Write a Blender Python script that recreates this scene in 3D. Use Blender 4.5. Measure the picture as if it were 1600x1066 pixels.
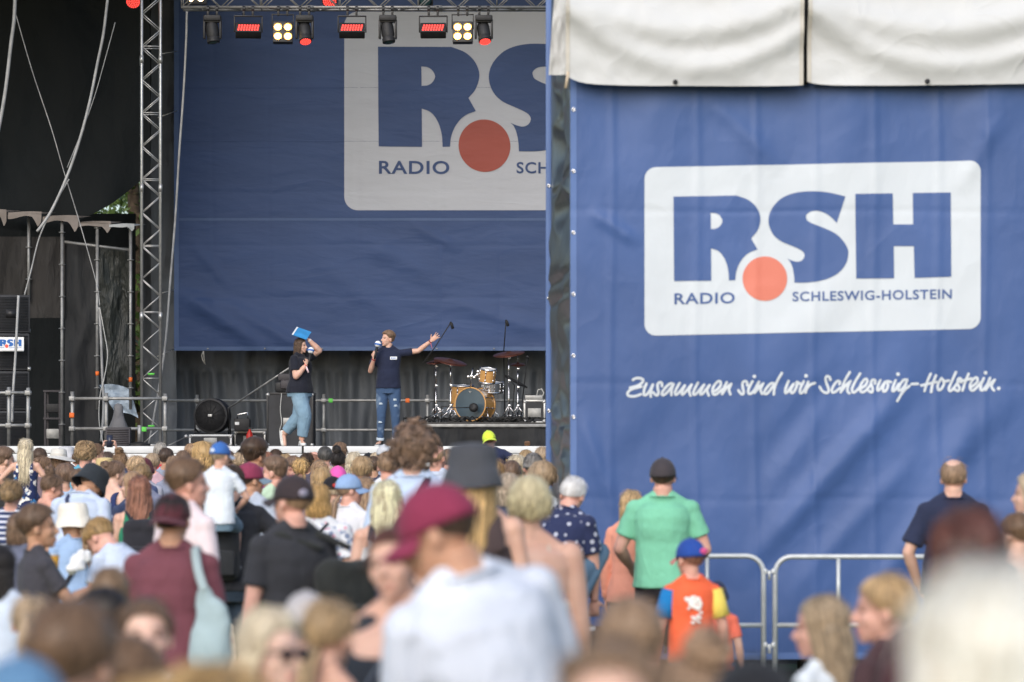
import bpy, bmesh, math, random
import numpy as np
from mathutils import Vector, Matrix, Euler
from mathutils.geometry import tessellate_polygon

for _o in list(bpy.data.objects):
    bpy.data.objects.remove(_o)
R = math.radians
SC = bpy.context.scene
COL = SC.collection
random.seed(7)
RNG = np.random.default_rng(7)

# ---------------------------------------------------------------- camera, sky, sun, exposure
F, HOR, CAMZ = 5000.0, 712.0, 1.8          # focal length in photo pixels, horizon row, eye height
cam_d = bpy.data.cameras.new('camera')
cam = bpy.data.objects.new('camera', cam_d)
COL.objects.link(cam)
cam.location = (0, 0, CAMZ)
cam.rotation_euler = (R(90), 0, 0)
cam_d.sensor_width = 36.0
cam_d.lens = F / 1600.0 * 36.0
cam_d.shift_y = (HOR - 533.0) / 1600.0
cam_d.clip_start, cam_d.clip_end = 0.3, 2000.0
cam_d.dof.use_dof = True
cam_d.dof.focus_distance = 44.0
cam_d.dof.aperture_fstop = 2.8
SC.camera = cam

SUN_EL, SUN_AZ = R(34), R(16)              # the sun stands behind the camera, a little to its left
world = bpy.data.worlds.new('World')
SC.world = world
world.use_nodes = True
wn = world.node_tree
sky = wn.nodes.new('ShaderNodeTexSky')
sky.sky_type = 'NISHITA'
sky.sun_disc = False
sky.sun_elevation = SUN_EL
sky.sun_rotation = R(180) + SUN_AZ
sky.air_density = 1.0
sky.dust_density = 2.0
sky.ozone_density = 1.0
bg = wn.nodes['Background']
bg.inputs['Strength'].default_value = 0.15
wn.links.new(sky.outputs['Color'], bg.inputs['Color'])

sun_d = bpy.data.lights.new('sun', 'SUN')
sun_d.energy = 1.35
sun_d.angle = R(50)
sun_d.color = (1.0, 0.985, 0.965)
sun = bpy.data.objects.new('sun', sun_d)
COL.objects.link(sun)
_sd = Vector((-math.sin(SUN_AZ) * math.cos(SUN_EL), -math.cos(SUN_AZ) * math.cos(SUN_EL), math.sin(SUN_EL)))
sun.rotation_euler = _sd.to_track_quat('Z', 'Y').to_euler()

vs = SC.view_settings
vs.view_transform = 'Standard'
vs.look = 'None'
vs.gamma = 1.0
vs.exposure = 0.38
SC.cycles.use_denoising = True
SC.cycles.max_bounces = 8
SC.cycles.sample_clamp_indirect = 6.0

# ---------------------------------------------------------------- helpers
def P(px, py, d):
    return Vector(((px - 800.0) / F * d, d, CAMZ + (HOR - py) / F * d))

def PX(px, d):
    return (px - 800.0) / F * d

def PZ(py, d):
    return CAMZ + (HOR - py) / F * d

def lin(c):
    if isinstance(c, str):
        c = c.lstrip('#')
        v = [int(c[i:i + 2], 16) / 255.0 for i in (0, 2, 4)]
        return tuple(x / 12.92 if x <= 0.04045 else ((x + 0.055) / 1.055) ** 2.4 for x in v)
    return tuple(c)

def _hash2(ix, iy, seed):
    h = (ix.astype(np.int64) * 374761393 + iy.astype(np.int64) * 668265263 + seed * 1442695041) & 0xffffffff
    h = ((h ^ (h >> 13)) * 1274126177) & 0xffffffff
    return ((h ^ (h >> 16)) & 0xffff) / 65535.0

def vnoise(x, y, seed=0):
    x = np.asarray(x, float); y = np.asarray(y, float)
    x, y = np.broadcast_arrays(x, y)
    ix, iy = np.floor(x), np.floor(y)
    fx, fy = x - ix, y - iy
    fx = fx * fx * fx * (fx * (fx * 6 - 15) + 10); fy = fy * fy * fy * (fy * (fy * 6 - 15) + 10)
    a = _hash2(ix, iy, seed); b = _hash2(ix + 1, iy, seed)
    c = _hash2(ix, iy + 1, seed); d = _hash2(ix + 1, iy + 1, seed)
    return (a * (1 - fx) + b * fx) * (1 - fy) + (c * (1 - fx) + d * fx) * fy - 0.5

def fbm(x, y, seed=0, o=3):
    s, a, f = 0.0, 1.0, 1.0
    for k in range(o):
        s = s + a * vnoise(np.asarray(x) * f + 17.3 * k, np.asarray(y) * f + 5.1 * k, seed + k)
        a *= 0.5; f *= 2.03
    return s

def noise3(p, scale, seed=0):
    return (vnoise(p[:, 0] * scale + 3 * p[:, 2], p[:, 2] * scale - 2 * p[:, 1], seed) +
            vnoise(p[:, 1] * scale + 9.1, p[:, 2] * scale + 2 * p[:, 0], seed + 5))

class MB:
    """collects faces of one mesh"""
    def __init__(s):
        s.v = []; s.f = []; s.t = []; s.n = 0
    def add(s, v, f, t=0.5):
        v = np.asarray(v, float).reshape(-1, 3)
        s.v.append(v)
        s.f += [tuple(i + s.n for i in q) for q in f]
        s.t.append(np.full(len(v), t) if np.isscalar(t) else np.asarray(t, float))
        s.n += len(v)
        return s
    def verts(s):
        return np.concatenate(s.v) if s.v else np.zeros((0, 3))
    # --- shapes
    def box(s, c, size, rot=None, bev=0.0, t=0.5):
        bm = bmesh.new()
        bmesh.ops.create_cube(bm, size=1.0)
        for v in bm.verts:
            v.co = Vector((v.co.x * size[0], v.co.y * size[1], v.co.z * size[2]))
        if bev > 0:
            bmesh.ops.bevel(bm, geom=list(bm.edges), offset=min(bev, min(size) * 0.45), segments=2, affect='EDGES', profile=0.5)
        bm.verts.index_update()
        M = Matrix.Translation(Vector(c))
        if rot is not None:
            M = M @ (rot.to_4x4() if isinstance(rot, Matrix) else Euler(rot).to_matrix().to_4x4())
        v = [tuple(M @ q.co) for q in bm.verts]
        f = [[q.index for q in p.verts] for p in bm.faces]
        bm.free()
        return s.add(v, f, t)
    def tube(s, pts, r, n=8, cap=True, up=None, t=0.5):
        pts = [Vector(p) for p in pts]
        m = len(pts)
        if not hasattr(r, '__len__'):
            r = [r] * m
        tang = []
        for i in range(m):
            a = pts[min(i + 1, m - 1)] - pts[max(i - 1, 0)]
            tang.append(a.normalized() if a.length > 1e-9 else Vector((0, 0, 1)))
        u = Vector(up) if up is not None else (Vector((0, 0, 1)) if abs(tang[0].z) < 0.9 else Vector((0, 1, 0)))
        V = []
        x = None
        for i in range(m):
            if x is None:
                x = u.cross(tang[i])
            x = x - tang[i] * x.dot(tang[i])
            if x.length < 1e-6:
                x = tang[i].orthogonal()
            x.normalize()
            y = tang[i].cross(x)
            rx, ry = (r[i] if hasattr(r[i], '__len__') else (r[i], r[i]))
            for k in range(n):
                a = 2 * math.pi * k / n
                V.append(pts[i] + x * (math.cos(a) * rx) + y * (math.sin(a) * ry))
        Fc = []
        for i in range(m - 1):
            for k in range(n):
                k2 = (k + 1) % n
                Fc.append((i * n + k, i * n + k2, (i + 1) * n + k2, (i + 1) * n + k))
        if cap:
            Fc.append(tuple(reversed(range(n))))
            Fc.append(tuple(range((m - 1) * n, m * n)))
        return s.add([tuple(v) for v in V], Fc, t)
    def loft(s, rings, cap=True, t=0.5):
        n = len(rings[0]); V = [tuple(p) for q in rings for p in q]; Fc = []
        for i in range(len(rings) - 1):
            for k in range(n):
                k2 = (k + 1) % n
                Fc.append((i * n + k, i * n + k2, (i + 1) * n + k2, (i + 1) * n + k))
        if cap:
            Fc.append(tuple(reversed(range(n))))
            Fc.append(tuple(range((len(rings) - 1) * n, len(rings) * n)))
        return s.add(V, Fc, t)
    def ball(s, c, r, M=None, nu=14, nv=9, t=0.5):
        if not hasattr(r, '__len__'):
            r = (r, r, r)
        V = [(0, 0, r[2])]
        for i in range(1, nv):
            th = math.pi * i / nv
            for k in range(nu):
                a = 2 * math.pi * k / nu
                V.append((r[0] * math.sin(th) * math.cos(a), r[1] * math.sin(th) * math.sin(a), r[2] * math.cos(th)))
        V.append((0, 0, -r[2]))
        Fc = [(0, 1 + k, 1 + (k + 1) % nu) for k in range(nu)]
        for i in range(nv - 2):
            for k in range(nu):
                a = 1 + i * nu
                Fc.append((a + k, a + nu + k, a + nu + (k + 1) % nu, a + (k + 1) % nu))
        e = len(V) - 1
        Fc += [(e, 1 + (nv - 2) * nu + (k + 1) % nu, 1 + (nv - 2) * nu + k) for k in range(nu)]
        V = [Vector(v) for v in V]
        if M is not None:
            V = [M @ v for v in V]
        return s.add([tuple(v + Vector(c)) for v in V], Fc, t)
    def lathe(s, prof, c=(0, 0, 0), axis=(0, 0, 1), n=24, cap=True, t=0.5):
        ax = Vector(axis).normalized()
        q = Vector((0, 0, 1)).rotation_difference(ax)
        rings = []
        for r, z in prof:
            rings.append([tuple(Vector(c) + q @ Vector((r * math.cos(2 * math.pi * k / n), r * math.sin(2 * math.pi * k / n), z))) for k in range(n)])
        return s.loft(rings, cap, t)
    def xf(s, M):
        for i in range(len(s.v)):
            a = np.array(M)
            s.v[i] = s.v[i] @ a[:3, :3].T + a[:3, 3]
        return s
    def mesh(s, name, smooth=True):
        me = bpy.data.meshes.new(name)
        me.from_pydata(s.verts().tolist(), [], s.f)
        if smooth:
            me.polygons.foreach_set('use_smooth', np.ones(len(me.polygons), bool))
        at = me.attributes.new('tint', 'FLOAT', 'POINT')
        at.data.foreach_set('value', np.concatenate(s.t) if s.t else np.zeros(0))
        me.update()
        return me

def fix_normals(me):
    bm = bmesh.new(); bm.from_mesh(me)
    bmesh.ops.recalc_face_normals(bm, faces=list(bm.faces))
    bm.to_mesh(me); bm.free()

def auto_smooth(me, ang=40):
    # sharp edges stay sharp on hard-surface parts
    bm = bmesh.new(); bm.from_mesh(me)
    bmesh.ops.recalc_face_normals(bm, faces=list(bm.faces))
    for e in bm.edges:
        if len(e.link_faces) == 2:
            e.smooth = e.calc_face_angle(0) < R(ang)
    bm.to_mesh(me); bm.free()

def tag(o, label=None, cat=None, group=None, kind=None):
    if label: o['label'] = label
    if cat: o['category'] = cat
    if group: o['group'] = group
    if kind: o['kind'] = kind
    return o

def empty(name, loc=(0, 0, 0), rotz=0.0, label=None, cat=None, group=None):
    o = bpy.data.objects.new(name, None)
    COL.objects.link(o)
    o.empty_display_size = 0.1
    o.location = loc
    o.rotation_euler = (0, 0, rotz)
    return tag(o, label, cat, group)

def obj(name, mb, mat, parent=None, hard=False, loc=None, smooth=True):
    me = mb if isinstance(mb, bpy.types.Mesh) else mb.mesh(name, smooth)
    if hard:
        auto_smooth(me)
    o = bpy.data.objects.new(name, me)
    COL.objects.link(o)
    if mat is not None:
        if len(me.materials) == 0:
            me.materials.append(mat)
        elif me.materials[0] is not mat:
            o.material_slots[0].link = 'OBJECT'
            o.material_slots[0].material = mat
    if parent is not None:
        o.parent = parent
    if loc is not None:
        o.location = loc
    return o

def copy_tree(o, parent=None):
    c = o.copy()
    COL.objects.link(c)
    if parent is not None:
        c.parent = parent
    for ch in list(o.children):
        copy_tree(ch, c)
    return c

# ---------------------------------------------------------------- materials
_mats = {}
def new_mat(name):
    m = bpy.data.materials.new(name)
    m.use_nodes = True
    nt = m.node_tree
    return m, nt, nt.nodes['Principled BSDF']

def N(nt, kind, **kw):
    n = nt.nodes.new(kind)
    for k, v in kw.items():
        if hasattr(n, k):
            setattr(n, k, v)
        else:
            n.inputs[k].default_value = v
    return n

def coords(nt, scale=(1, 1, 1)):
    tc = N(nt, 'ShaderNodeTexCoord')
    mp = N(nt, 'ShaderNodeMapping')
    mp.inputs['Scale'].default_value = scale
    nt.links.new(tc.outputs['Object'], mp.inputs['Vector'])
    return mp.outputs['Vector']

def mat_plain(name, col, rough=0.6, metal=0.0, spec=0.4, var=0.25, vscale=6.0, bump=0.0, bscale=40.0, coat=0.0):
    """base colour with patchy wear, optional grain"""
    key = ('plain', name)
    if key in _mats: return _mats[key]
    m, nt, b = new_mat(name)
    c = lin(col)
    v = coords(nt)
    nz = N(nt, 'ShaderNodeTexNoise'); nz.inputs['Scale'].default_value = vscale; nz.inputs['Detail'].default_value = 5
    nt.links.new(v, nz.inputs['Vector'])
    rp = N(nt, 'ShaderNodeValToRGB')
    rp.color_ramp.elements[0].position = 0.3; rp.color_ramp.elements[1].position = 0.7
    rp.color_ramp.elements[0].color = tuple(x * (1 - var) for x in c) + (1,)
    rp.color_ramp.elements[1].color = tuple(min(1, x * (1 + var)) for x in c) + (1,)
    nt.links.new(nz.outputs['Fac'], rp.inputs['Fac'])
    nt.links.new(rp.outputs['Color'], b.inputs['Base Color'])
    b.inputs['Roughness'].default_value = rough
    b.inputs['Metallic'].default_value = metal
    b.inputs['Specular IOR Level'].default_value = spec
    b.inputs['Coat Weight'].default_value = coat
    if bump:
        n2 = N(nt, 'ShaderNodeTexNoise'); n2.inputs['Scale'].default_value = bscale; n2.inputs['Detail'].default_value = 4
        nt.links.new(v, n2.inputs['Vector'])
        bp = N(nt, 'ShaderNodeBump'); bp.inputs['Strength'].default_value = bump; bp.inputs['Distance'].default_value = 0.01
        nt.links.new(n2.outputs['Fac'], bp.inputs['Height'])
        nt.links.new(bp.outputs['Normal'], b.inputs['Normal'])
    _mats[key] = m
    return m

def mat_emit(name, col, strength):
    key = ('emit', name)
    if key in _mats: return _mats[key]
    m, nt, b = new_mat(name)
    b.inputs['Base Color'].default_value = (0.02, 0.02, 0.02, 1)
    b.inputs['Emission Color'].default_value = lin(col) + (1,)
    b.inputs['Emission Strength'].default_value = strength
    _mats[key] = m
    return m

def mat_tarp(name, col, rough=0.5, stretch=(1, 1, 1), scale=1.2, strength=0.5, dist=0.04, fine=14.0, var=0.12, spec=0.35, fine_amt=0.25, crease=0.35):
    """hung cloth or PVC sheet: large soft folds, creases and fine crumple as bump"""
    key = ('tarp', name)
    if key in _mats: return _mats[key]
    m, nt, b = new_mat(name)
    c = lin(col)
    v = coords(nt, stretch)
    n1 = N(nt, 'ShaderNodeTexNoise'); n1.inputs['Scale'].default_value = scale; n1.inputs['Detail'].default_value = 5; n1.inputs['Distortion'].default_value = 0.4
    n2 = N(nt, 'ShaderNodeTexNoise'); n2.inputs['Scale'].default_value = fine; n2.inputs['Detail'].default_value = 5; n2.inputs['Distortion'].default_value = 0.4
    for q in (n1, n2): nt.links.new(v, q.inputs['Vector'])
    # creases: ridges of a second noise
    n3 = N(nt, 'ShaderNodeTexNoise'); n3.inputs['Scale'].default_value = scale * 1.7; n3.inputs['Detail'].default_value = 2; n3.inputs['Distortion'].default_value = 0.5
    nt.links.new(v, n3.inputs['Vector'])
    sb = N(nt, 'ShaderNodeMath', operation='SUBTRACT'); sb.inputs[1].default_value = 0.5
    ab = N(nt, 'ShaderNodeMath', operation='ABSOLUTE')
    pw = N(nt, 'ShaderNodeMath', operation='MULTIPLY'); pw.inputs[1].default_value = -4.0
    ex = N(nt, 'ShaderNodeMath', operation='EXPONENT')
    nt.links.new(n3.outputs['Fac'], sb.inputs[0]); nt.links.new(sb.outputs[0], ab.inputs[0])
    nt.links.new(ab.outputs[0], pw.inputs[0]); nt.links.new(pw.outputs[0], ex.inputs[0])
    a1 = N(nt, 'ShaderNodeMath', operation='MULTIPLY_ADD'); a1.inputs[1].default_value = crease
    nt.links.new(ex.outputs[0], a1.inputs[0]); nt.links.new(n1.outputs['Fac'], a1.inputs[2])
    a2 = N(nt, 'ShaderNodeMath', operation='MULTIPLY_ADD'); a2.inputs[1].default_value = fine_amt
    nt.links.new(n2.outputs['Fac'], a2.inputs[0]); nt.links.new(a1.outputs[0], a2.inputs[2])
    bp = N(nt, 'ShaderNodeBump'); bp.inputs['Strength'].default_value = strength; bp.inputs['Distance'].default_value = dist
    nt.links.new(a2.outputs[0], bp.inputs['Height']); nt.links.new(bp.outputs['Normal'], b.inputs['Normal'])
    rp = N(nt, 'ShaderNodeValToRGB')
    rp.color_ramp.elements[0].position = 0.3; rp.color_ramp.elements[1].position = 0.7
    rp.color_ramp.elements[0].color = tuple(x * (1 - var) for x in c) + (1,)
    rp.color_ramp.elements[1].color = tuple(min(1, x * (1 + var)) for x in c) + (1,)
    nt.links.new(n1.outputs['Fac'], rp.inputs['Fac']); nt.links.new(rp.outputs['Color'], b.inputs['Base Color'])
    b.inputs['Roughness'].default_value = rough
    b.inputs['Specular IOR Level'].default_value = spec
    _mats[key] = m
    return m

M_STEEL = mat_plain('galvanised_steel', (0.30, 0.30, 0.295), 0.5, 0.5, 0.5, 0.25, 9)
M_ALU = mat_plain('aluminium', (0.46, 0.46, 0.455), 0.42, 0.7, 0.5, 0.15, 12)
M_RAIL = mat_plain('barrier_zinc', (0.55, 0.58, 0.60), 0.45, 0.35, 0.5, 0.12, 14)
M_CHROME = mat_plain('chrome', (0.78, 0.78, 0.80), 0.18, 1.0, 0.5, 0.05, 9)
M_BLACKMETAL = mat_plain('black_metal', (0.018, 0.018, 0.020), 0.45, 0.0, 0.4, 0.3, 12)
M_BLACKPLASTIC = mat_plain('black_plastic', (0.022, 0.022, 0.024), 0.55, 0.0, 0.35, 0.25, 20, 0.2, 90)
M_BLACKBOX = mat_plain('black_lacquered_wood', (0.035, 0.036, 0.040), 0.6, 0.0, 0.3, 0.2, 5, 0.25, 120)
M_GREYBOX = mat_plain('grey_lacquered_wood', (0.060, 0.055, 0.060), 0.6, 0.0, 0.3, 0.15, 5, 0.2, 90)
M_CABLE = mat_plain('cable_black', (0.02, 0.02, 0.02), 0.5)
M_CABLEGREY = mat_plain('cable_grey', (0.36, 0.36, 0.36), 0.6)
M_CABLEWHITE = mat_plain('cable_white', (0.55, 0.55, 0.53), 0.6)
M_ROPE = mat_plain('rope', (0.55, 0.52, 0.46), 0.8)
M_WHITEPAINT = mat_plain('white_paint', (0.72, 0.73, 0.74), 0.5, 0, 0.4, 0.06, 3)
M_RED = mat_plain('red_paint', (0.55, 0.03, 0.02), 0.4)
M_ORANGE = mat_plain('orange_tape', (0.85, 0.17, 0.03), 0.6)
M_GREEN = mat_plain('green_tape', (0.12, 0.55, 0.08), 0.6)
M_DECK = mat_plain('stage_deck', (0.05, 0.048, 0.046), 0.65, 0, 0.35, 0.3, 2)
# ================================================================ cloth and lettering
def sheet_mb(x0, x1, z0, z1, y, fold, nx, nz, edge=None):
    xs = np.linspace(x0, x1, nx + 1); zs = np.linspace(z0, z1, nz + 1)
    X, Z = np.meshgrid(xs, zs)
    if edge is not None:
        X, Z = edge(X, Z, (X - x0) / (x1 - x0), (Z - z0) / (z1 - z0))
    Y = y - fold(X, Z)
    V = np.stack([X, np.broadcast_to(Y, X.shape), Z], -1).reshape(-1, 3)
    Fc = [(j * (nx + 1) + i, j * (nx + 1) + i + 1, (j + 1) * (nx + 1) + i + 1, (j + 1) * (nx + 1) + i) for j in range(nz) for i in range(nx)]
    return MB().add(V, Fc)

def cloth_tris(mb, pts, tris, y, fold, off, step):
    """flat polygons given as (x, z) points are cut on a grid and laid on the folded cloth"""
    bm = bmesh.new()
    vv = [bm.verts.new((p[0], 0, p[1])) for p in pts]
    for t in tris:
        try: bm.faces.new([vv[i] for i in t])
        except ValueError: pass
    a = np.array(pts); lo, hi = a.min(0), a.max(0)
    for ax in (0, 1):
        k = math.ceil(lo[ax] / step) * step
        while k < hi[ax]:
            co = (k, 0, 0) if ax == 0 else (0, 0, k)
            no = (1, 0, 0) if ax == 0 else (0, 0, 1)
            bmesh.ops.bisect_plane(bm, geom=list(bm.verts) + list(bm.edges) + list(bm.faces), plane_co=co, plane_no=no, dist=1e-6)
            k += step
    bm.verts.index_update()
    X = np.array([[v.co.x, v.co.z] for v in bm.verts])
    Y = y - fold(X[:, 0], X[:, 1]) - off
    V = np.stack([X[:, 0], Y, X[:, 1]], -1)
    fs = []
    for f in bm.faces:
        q = [v.index for v in f.verts]
        c = X[q]
        ar = sum(c[i][0] * c[(i + 1) % len(q)][1] - c[(i + 1) % len(q)][0] * c[i][1] for i in range(len(q)))
        fs.append(q if ar > 0 else q[::-1])
    bm.free()
    return mb.add(V, fs)

def cloth_poly(mb, loops, y, fold, off, step):
    pts = [p for l in loops for p in l]
    tris = tessellate_polygon([[Vector((p[0], p[1], 0)) for p in l] for l in loops])
    return cloth_tris(mb, pts, tris, y, fold, off, step)

def smooth_loop(pts, sharp=(), n=5, closed=True):
    """Catmull-Rom through the points; indices in sharp stay corners"""
    out = []; m = len(pts)
    for i in range(m if closed else m - 1):
        p1, p2 = np.array(pts[i], float), np.array(pts[(i + 1) % m], float)
        p0 = np.array(pts[i - 1] if (closed or i > 0) else pts[i], float)
        p3 = np.array(pts[(i + 2) % m] if (closed or i + 2 < m) else pts[(i + 1) % m], float)
        s1, s2 = i in sharp, ((i + 1) % m) in sharp
        if s1 and s2:
            out.append(tuple(p1)); continue
        if s1: p0 = 2 * p1 - p2 + 0.0
        if s2: p3 = 2 * p2 - p1
        for k in range(n):
            t = k / n
            out.append(tuple(0.5 * ((2 * p1) + (-p0 + p2) * t + (2 * p0 - 5 * p1 + 4 * p2 - p3) * t * t + (-p0 + 3 * p1 - 3 * p2 + p3) * t ** 3)))
    if not closed: out.append(tuple(map(float, pts[-1])))
    return out

def zA(p): return [(1040 + x / 5.33, 285 + y / 5.33) for x, y in p]
def zB(p): return [(1280 + x / 5.33, 285 + y / 5.33) for x, y in p]
_R = [(65,120),(590,110),(690,148),(760,215),(790,305),(765,400),(712,468),(765,560),(700,585),(650,625),(612,680),(588,745),(580,815),(527,817),(522,740),(505,670),(475,610),(435,570),(378,550),(380,820),(70,823)]
LOGO_R = [smooth_loop(zA(_R), {0, 1, 6, 7, 12, 13, 18, 19, 20}),
          smooth_loop(zA([(375,253),(420,258),(455,282),(473,322),(455,362),(420,385),(377,390)]), {0, 6})]
_S = [(1497,118),(1425,340),(1390,300),(1340,262),(1290,241),(1250,236),(1205,245),(1175,268),(1170,290),(1185,322),(1240,350),(1330,385),(1420,430),(1480,490),(1513,545),(1522,590),(1505,670),(1450,745),(1370,795),(1280,822),(1180,835),(1072,837),(1068,770),(1055,705),(1035,660),(1012,636),(1050,652),(1100,662),(1140,645),(1157,610),(1145,580),(1110,555),(1040,525),(960,490),(905,445),(870,385),(857,320),(870,250),(910,185),(970,130),(1050,95),(1140,78),(1240,75),(1340,82),(1420,98)]
LOGO_S = [smooth_loop(zA(_S), {0, 1, 21, 25})]
LOGO_H = [zB([(300,97),(613,92),(617,350),(782,350),(780,88),(1097,84),(1099,787),(793,797),(787,532),(620,532),(623,800),(307,803)])]
LOGO_DOT = [[(1195 + 34.8 * math.cos(a), 435.6 + 34.8 * math.sin(a)) for a in np.linspace(0, 2 * math.pi, 48, endpoint=False)]]
def _rbox(x0, y0, x1, y1, r, sh=-0.0209):
    o = []
    for cx, cy, a0 in ((x1 - r, y0 + r, -90), (x1 - r, y1 - r, 0), (x0 + r, y1 - r, 90), (x0 + r, y0 + r, 180)):
        for k in range(9):
            a = R(a0 + 90 * k / 8)
            o.append((cx + r * math.cos(a), cy + r * math.sin(a)))
    return [(x, y + sh * (x - 1195)) for x, y in o]
LOGO_BOX = [_rbox(1007, 258, 1532, 521, 18)]
_text_cache = {}
def text_mesh(body, bold=0.02):
    """outline of the built-in font as points and triangles in a unit box"""
    if body in _text_cache: return _text_cache[body]
    cu = bpy.data.curves.new('lettering_curve', 'FONT')
    cu.body = body; cu.size = 1.0; cu.offset = bold; cu.space_character = 1.1
    cu.resolution_u = 4
    o = bpy.data.objects.new('lettering_curve', cu); COL.objects.link(o)
    dg = bpy.context.evaluated_depsgraph_get()
    me = bpy.data.meshes.new_from_object(o.evaluated_get(dg), depsgraph=dg)
    v = np.array([(p.co.x, p.co.y) for p in me.vertices]); f = [list(p.vertices) for p in me.polygons]
    bpy.data.objects.remove(o); bpy.data.curves.remove(cu); bpy.data.meshes.remove(me)
    lo, hi = v.min(0), v.max(0)
    _text_cache[body] = ((v - lo) / (hi - lo), f)
    return _text_cache[body]

def logo(parent, tr, d, y, fold, step, m_box, m_ink, m_dot, o0=0.004, small=True):
    """tr maps a photo pixel of the big logo to the pixel where it stands; d turns pixels to metres"""
    W = lambda L: [[(PX(*(tr(*p)[0:1] + (d,))), PZ(tr(*p)[1], d)) for p in l] for l in L]
    mb = MB(); cloth_poly(mb, W(LOGO_BOX), y, fold, o0, step); obj('logo_panel', mb, m_box, parent)
    for nm, L in (('letter', LOGO_R), ('letter', LOGO_S), ('letter', LOGO_H)):
        mb = MB(); cloth_poly(mb, W(L), y, fold, 2 * o0, step); obj(nm, mb, m_ink, parent)
    mb = MB(); cloth_poly(mb, W(LOGO_DOT), y, fold, 2 * o0, step); obj('dot', mb, m_dot, parent)
    if not small: return
    for body, (u0, v0, u1, v1) in (('RADIO', (1053.5, 458.3, 1148, 476)), ('SCHLESWIG-HOLSTEIN', (1238, 456.2, 1487, 471.5))):
        v, f = text_mesh(body)
        pts = []
        for a, b in v:
            uu = u0 + a * (u1 - u0); vv = v1 + b * (v0 - v1) - 0.0175 * (uu - 1053.5 if body == 'RADIO' else uu - 1238)
            q = tr(uu, vv); pts.append((PX(q[0], d), PZ(q[1], d)))
        mb = MB(); cloth_tris(mb, pts, f, y, fold, 2 * o0, step); obj('lettering', mb, m_ink, parent)

# handwriting, stroke by stroke, in pixels of three enlargements of the photograph
_A = [[(150,190),(190,170),(240,170),(278,190),(265,225),(205,265),(115,288)],[(115,288),(190,284),(270,272),(190,290),(120,315),(85,352),(92,385),(150,397),(200,388),(250,370)],
 [(320,235),(295,300),(285,360),(297,383),(330,365),(370,310),(400,250)],[(400,250),(375,330),(374,400)],[(515,268),(512,235),(490,220),(462,242),(460,290),(470,340),(460,380),(430,375),(405,345)],
 [(660,245),(630,235),(590,255),(540,310),(515,355),(525,380),(560,365),(610,310),(660,245)],[(660,245),(635,310),(632,380)],
 [(735,230),(695,300),(677,350),(690,375),(730,345),(800,260)],[(800,260),(768,330),(766,372),(800,350),(885,250)],[(885,250),(855,320),(870,385)],
 [(965,225),(925,300),(906,350),(920,375),(960,345),(1040,250)],[(1040,250),(1000,330),(996,370),(1030,355),(1110,255)],[(1110,255),(1080,320),(1100,385)],
 [(1165,335),(1215,300),(1250,250),(1240,207),(1205,217),(1160,275),(1145,330),(1160,370),(1200,365),(1270,305)],[(1325,220),(1290,290),(1266,368)],[(1266,368),(1320,290),(1380,240)],[(1380,240),(1352,310),(1370,372)]]
_B = [[(140,258),(135,220),(110,205),(82,230),(85,290),(95,350),(75,370),(50,350),(30,322)],[(205,208),(165,280),(152,340),(167,365),(205,345),(275,250)],[(285,215),(250,280),(230,352)],[(230,352),(290,280),(340,235)],[(340,235),(305,310),(325,365)],
 [(480,240),(440,232),(390,280),(352,340),(365,367),(405,345),(480,240)],[(570,105),(520,190),(480,290),(470,372)],[(655,205),(625,280),(612,340),(630,352),(680,290),(720,240)],[(720,240),(685,310),(687,347),(712,350),(745,300),(762,245),(757,215),(800,242)],
 [(845,208),(805,290),(795,340),(815,357),(850,320),(885,255)],[(900,215),(880,290),(868,350)],[(875,315),(920,255),(985,230)],[(1180,192),(1165,155),(1135,145),(1118,175),(1130,230),(1155,300),(1150,345),(1120,352),(1075,325),(1045,278)],
 [(1293,245),(1300,215),(1270,205),(1230,245),(1198,310),(1205,345),(1245,335),(1300,290)],[(1420,95),(1360,200),(1308,342)],[(1308,342),(1370,260),(1430,205)],[(1430,205),(1400,270),(1393,330),(1415,357)],[(1550,112),(1490,210),(1450,300),(1460,345),(1500,330),(1560,265)]]
_C = [[(148,232),(195,200),(215,155),(195,138),(160,180),(143,235),(162,264),(200,248),(245,195)],[(287,182),(290,152),(264,148),(250,180),(265,230),(256,266),(228,252)],[(340,150),(315,205),(312,247),(335,235),(385,165)],[(385,165),(365,220),(370,257),(395,245),(412,200),(404,160),(440,168)],
 [(485,150),(460,215),(455,252),(478,245),(515,185)],[(597,145),(560,150),(520,205),(510,243),(532,245),(572,205),(597,150)],[(597,150),(570,220),(535,290),(500,350)],[(620,205),(575,240),(540,285)],[(640,186),(702,184)],
 [(825,88),(790,170),(767,252)],[(875,105),(845,180),(830,262)],[(735,200),(800,185),(880,165)],[(930,130),(895,190),(900,243),(932,228),(957,170),(930,130)],[(950,165),(1000,152)],[(1068,72),(1025,170),(1000,230),(1015,252),(1050,222),(1085,172)],
 [(1120,168),(1113,133),(1090,140),(1085,180),(1102,225),(1090,252),(1055,238)],[(1190,88),(1160,160),(1132,248)],[(1108,162),(1215,133)],[(1222,212),(1270,168),(1272,128),(1245,130),(1210,180),(1205,228),(1228,248),(1265,222),(1308,170)],
 [(1335,130),(1310,190),(1305,237),(1328,242),(1375,180)],[(1395,128),(1370,190),(1353,243)],[(1353,243),(1395,185),(1440,145)],[(1440,145),(1410,205),(1432,247)]]
_DOTS = [(1150 + 227 / 8, 570 + 148 / 8), (1150 + 873 / 8, 570 + 140 / 8), (1320 + 508 / 6.154, 570 + 92 / 6.154), (1320 + 1352 / 6.154, 570 + 78 / 6.154), (1320 + 1478 / 6.154, 570 + 228 / 6.154)]
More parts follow.
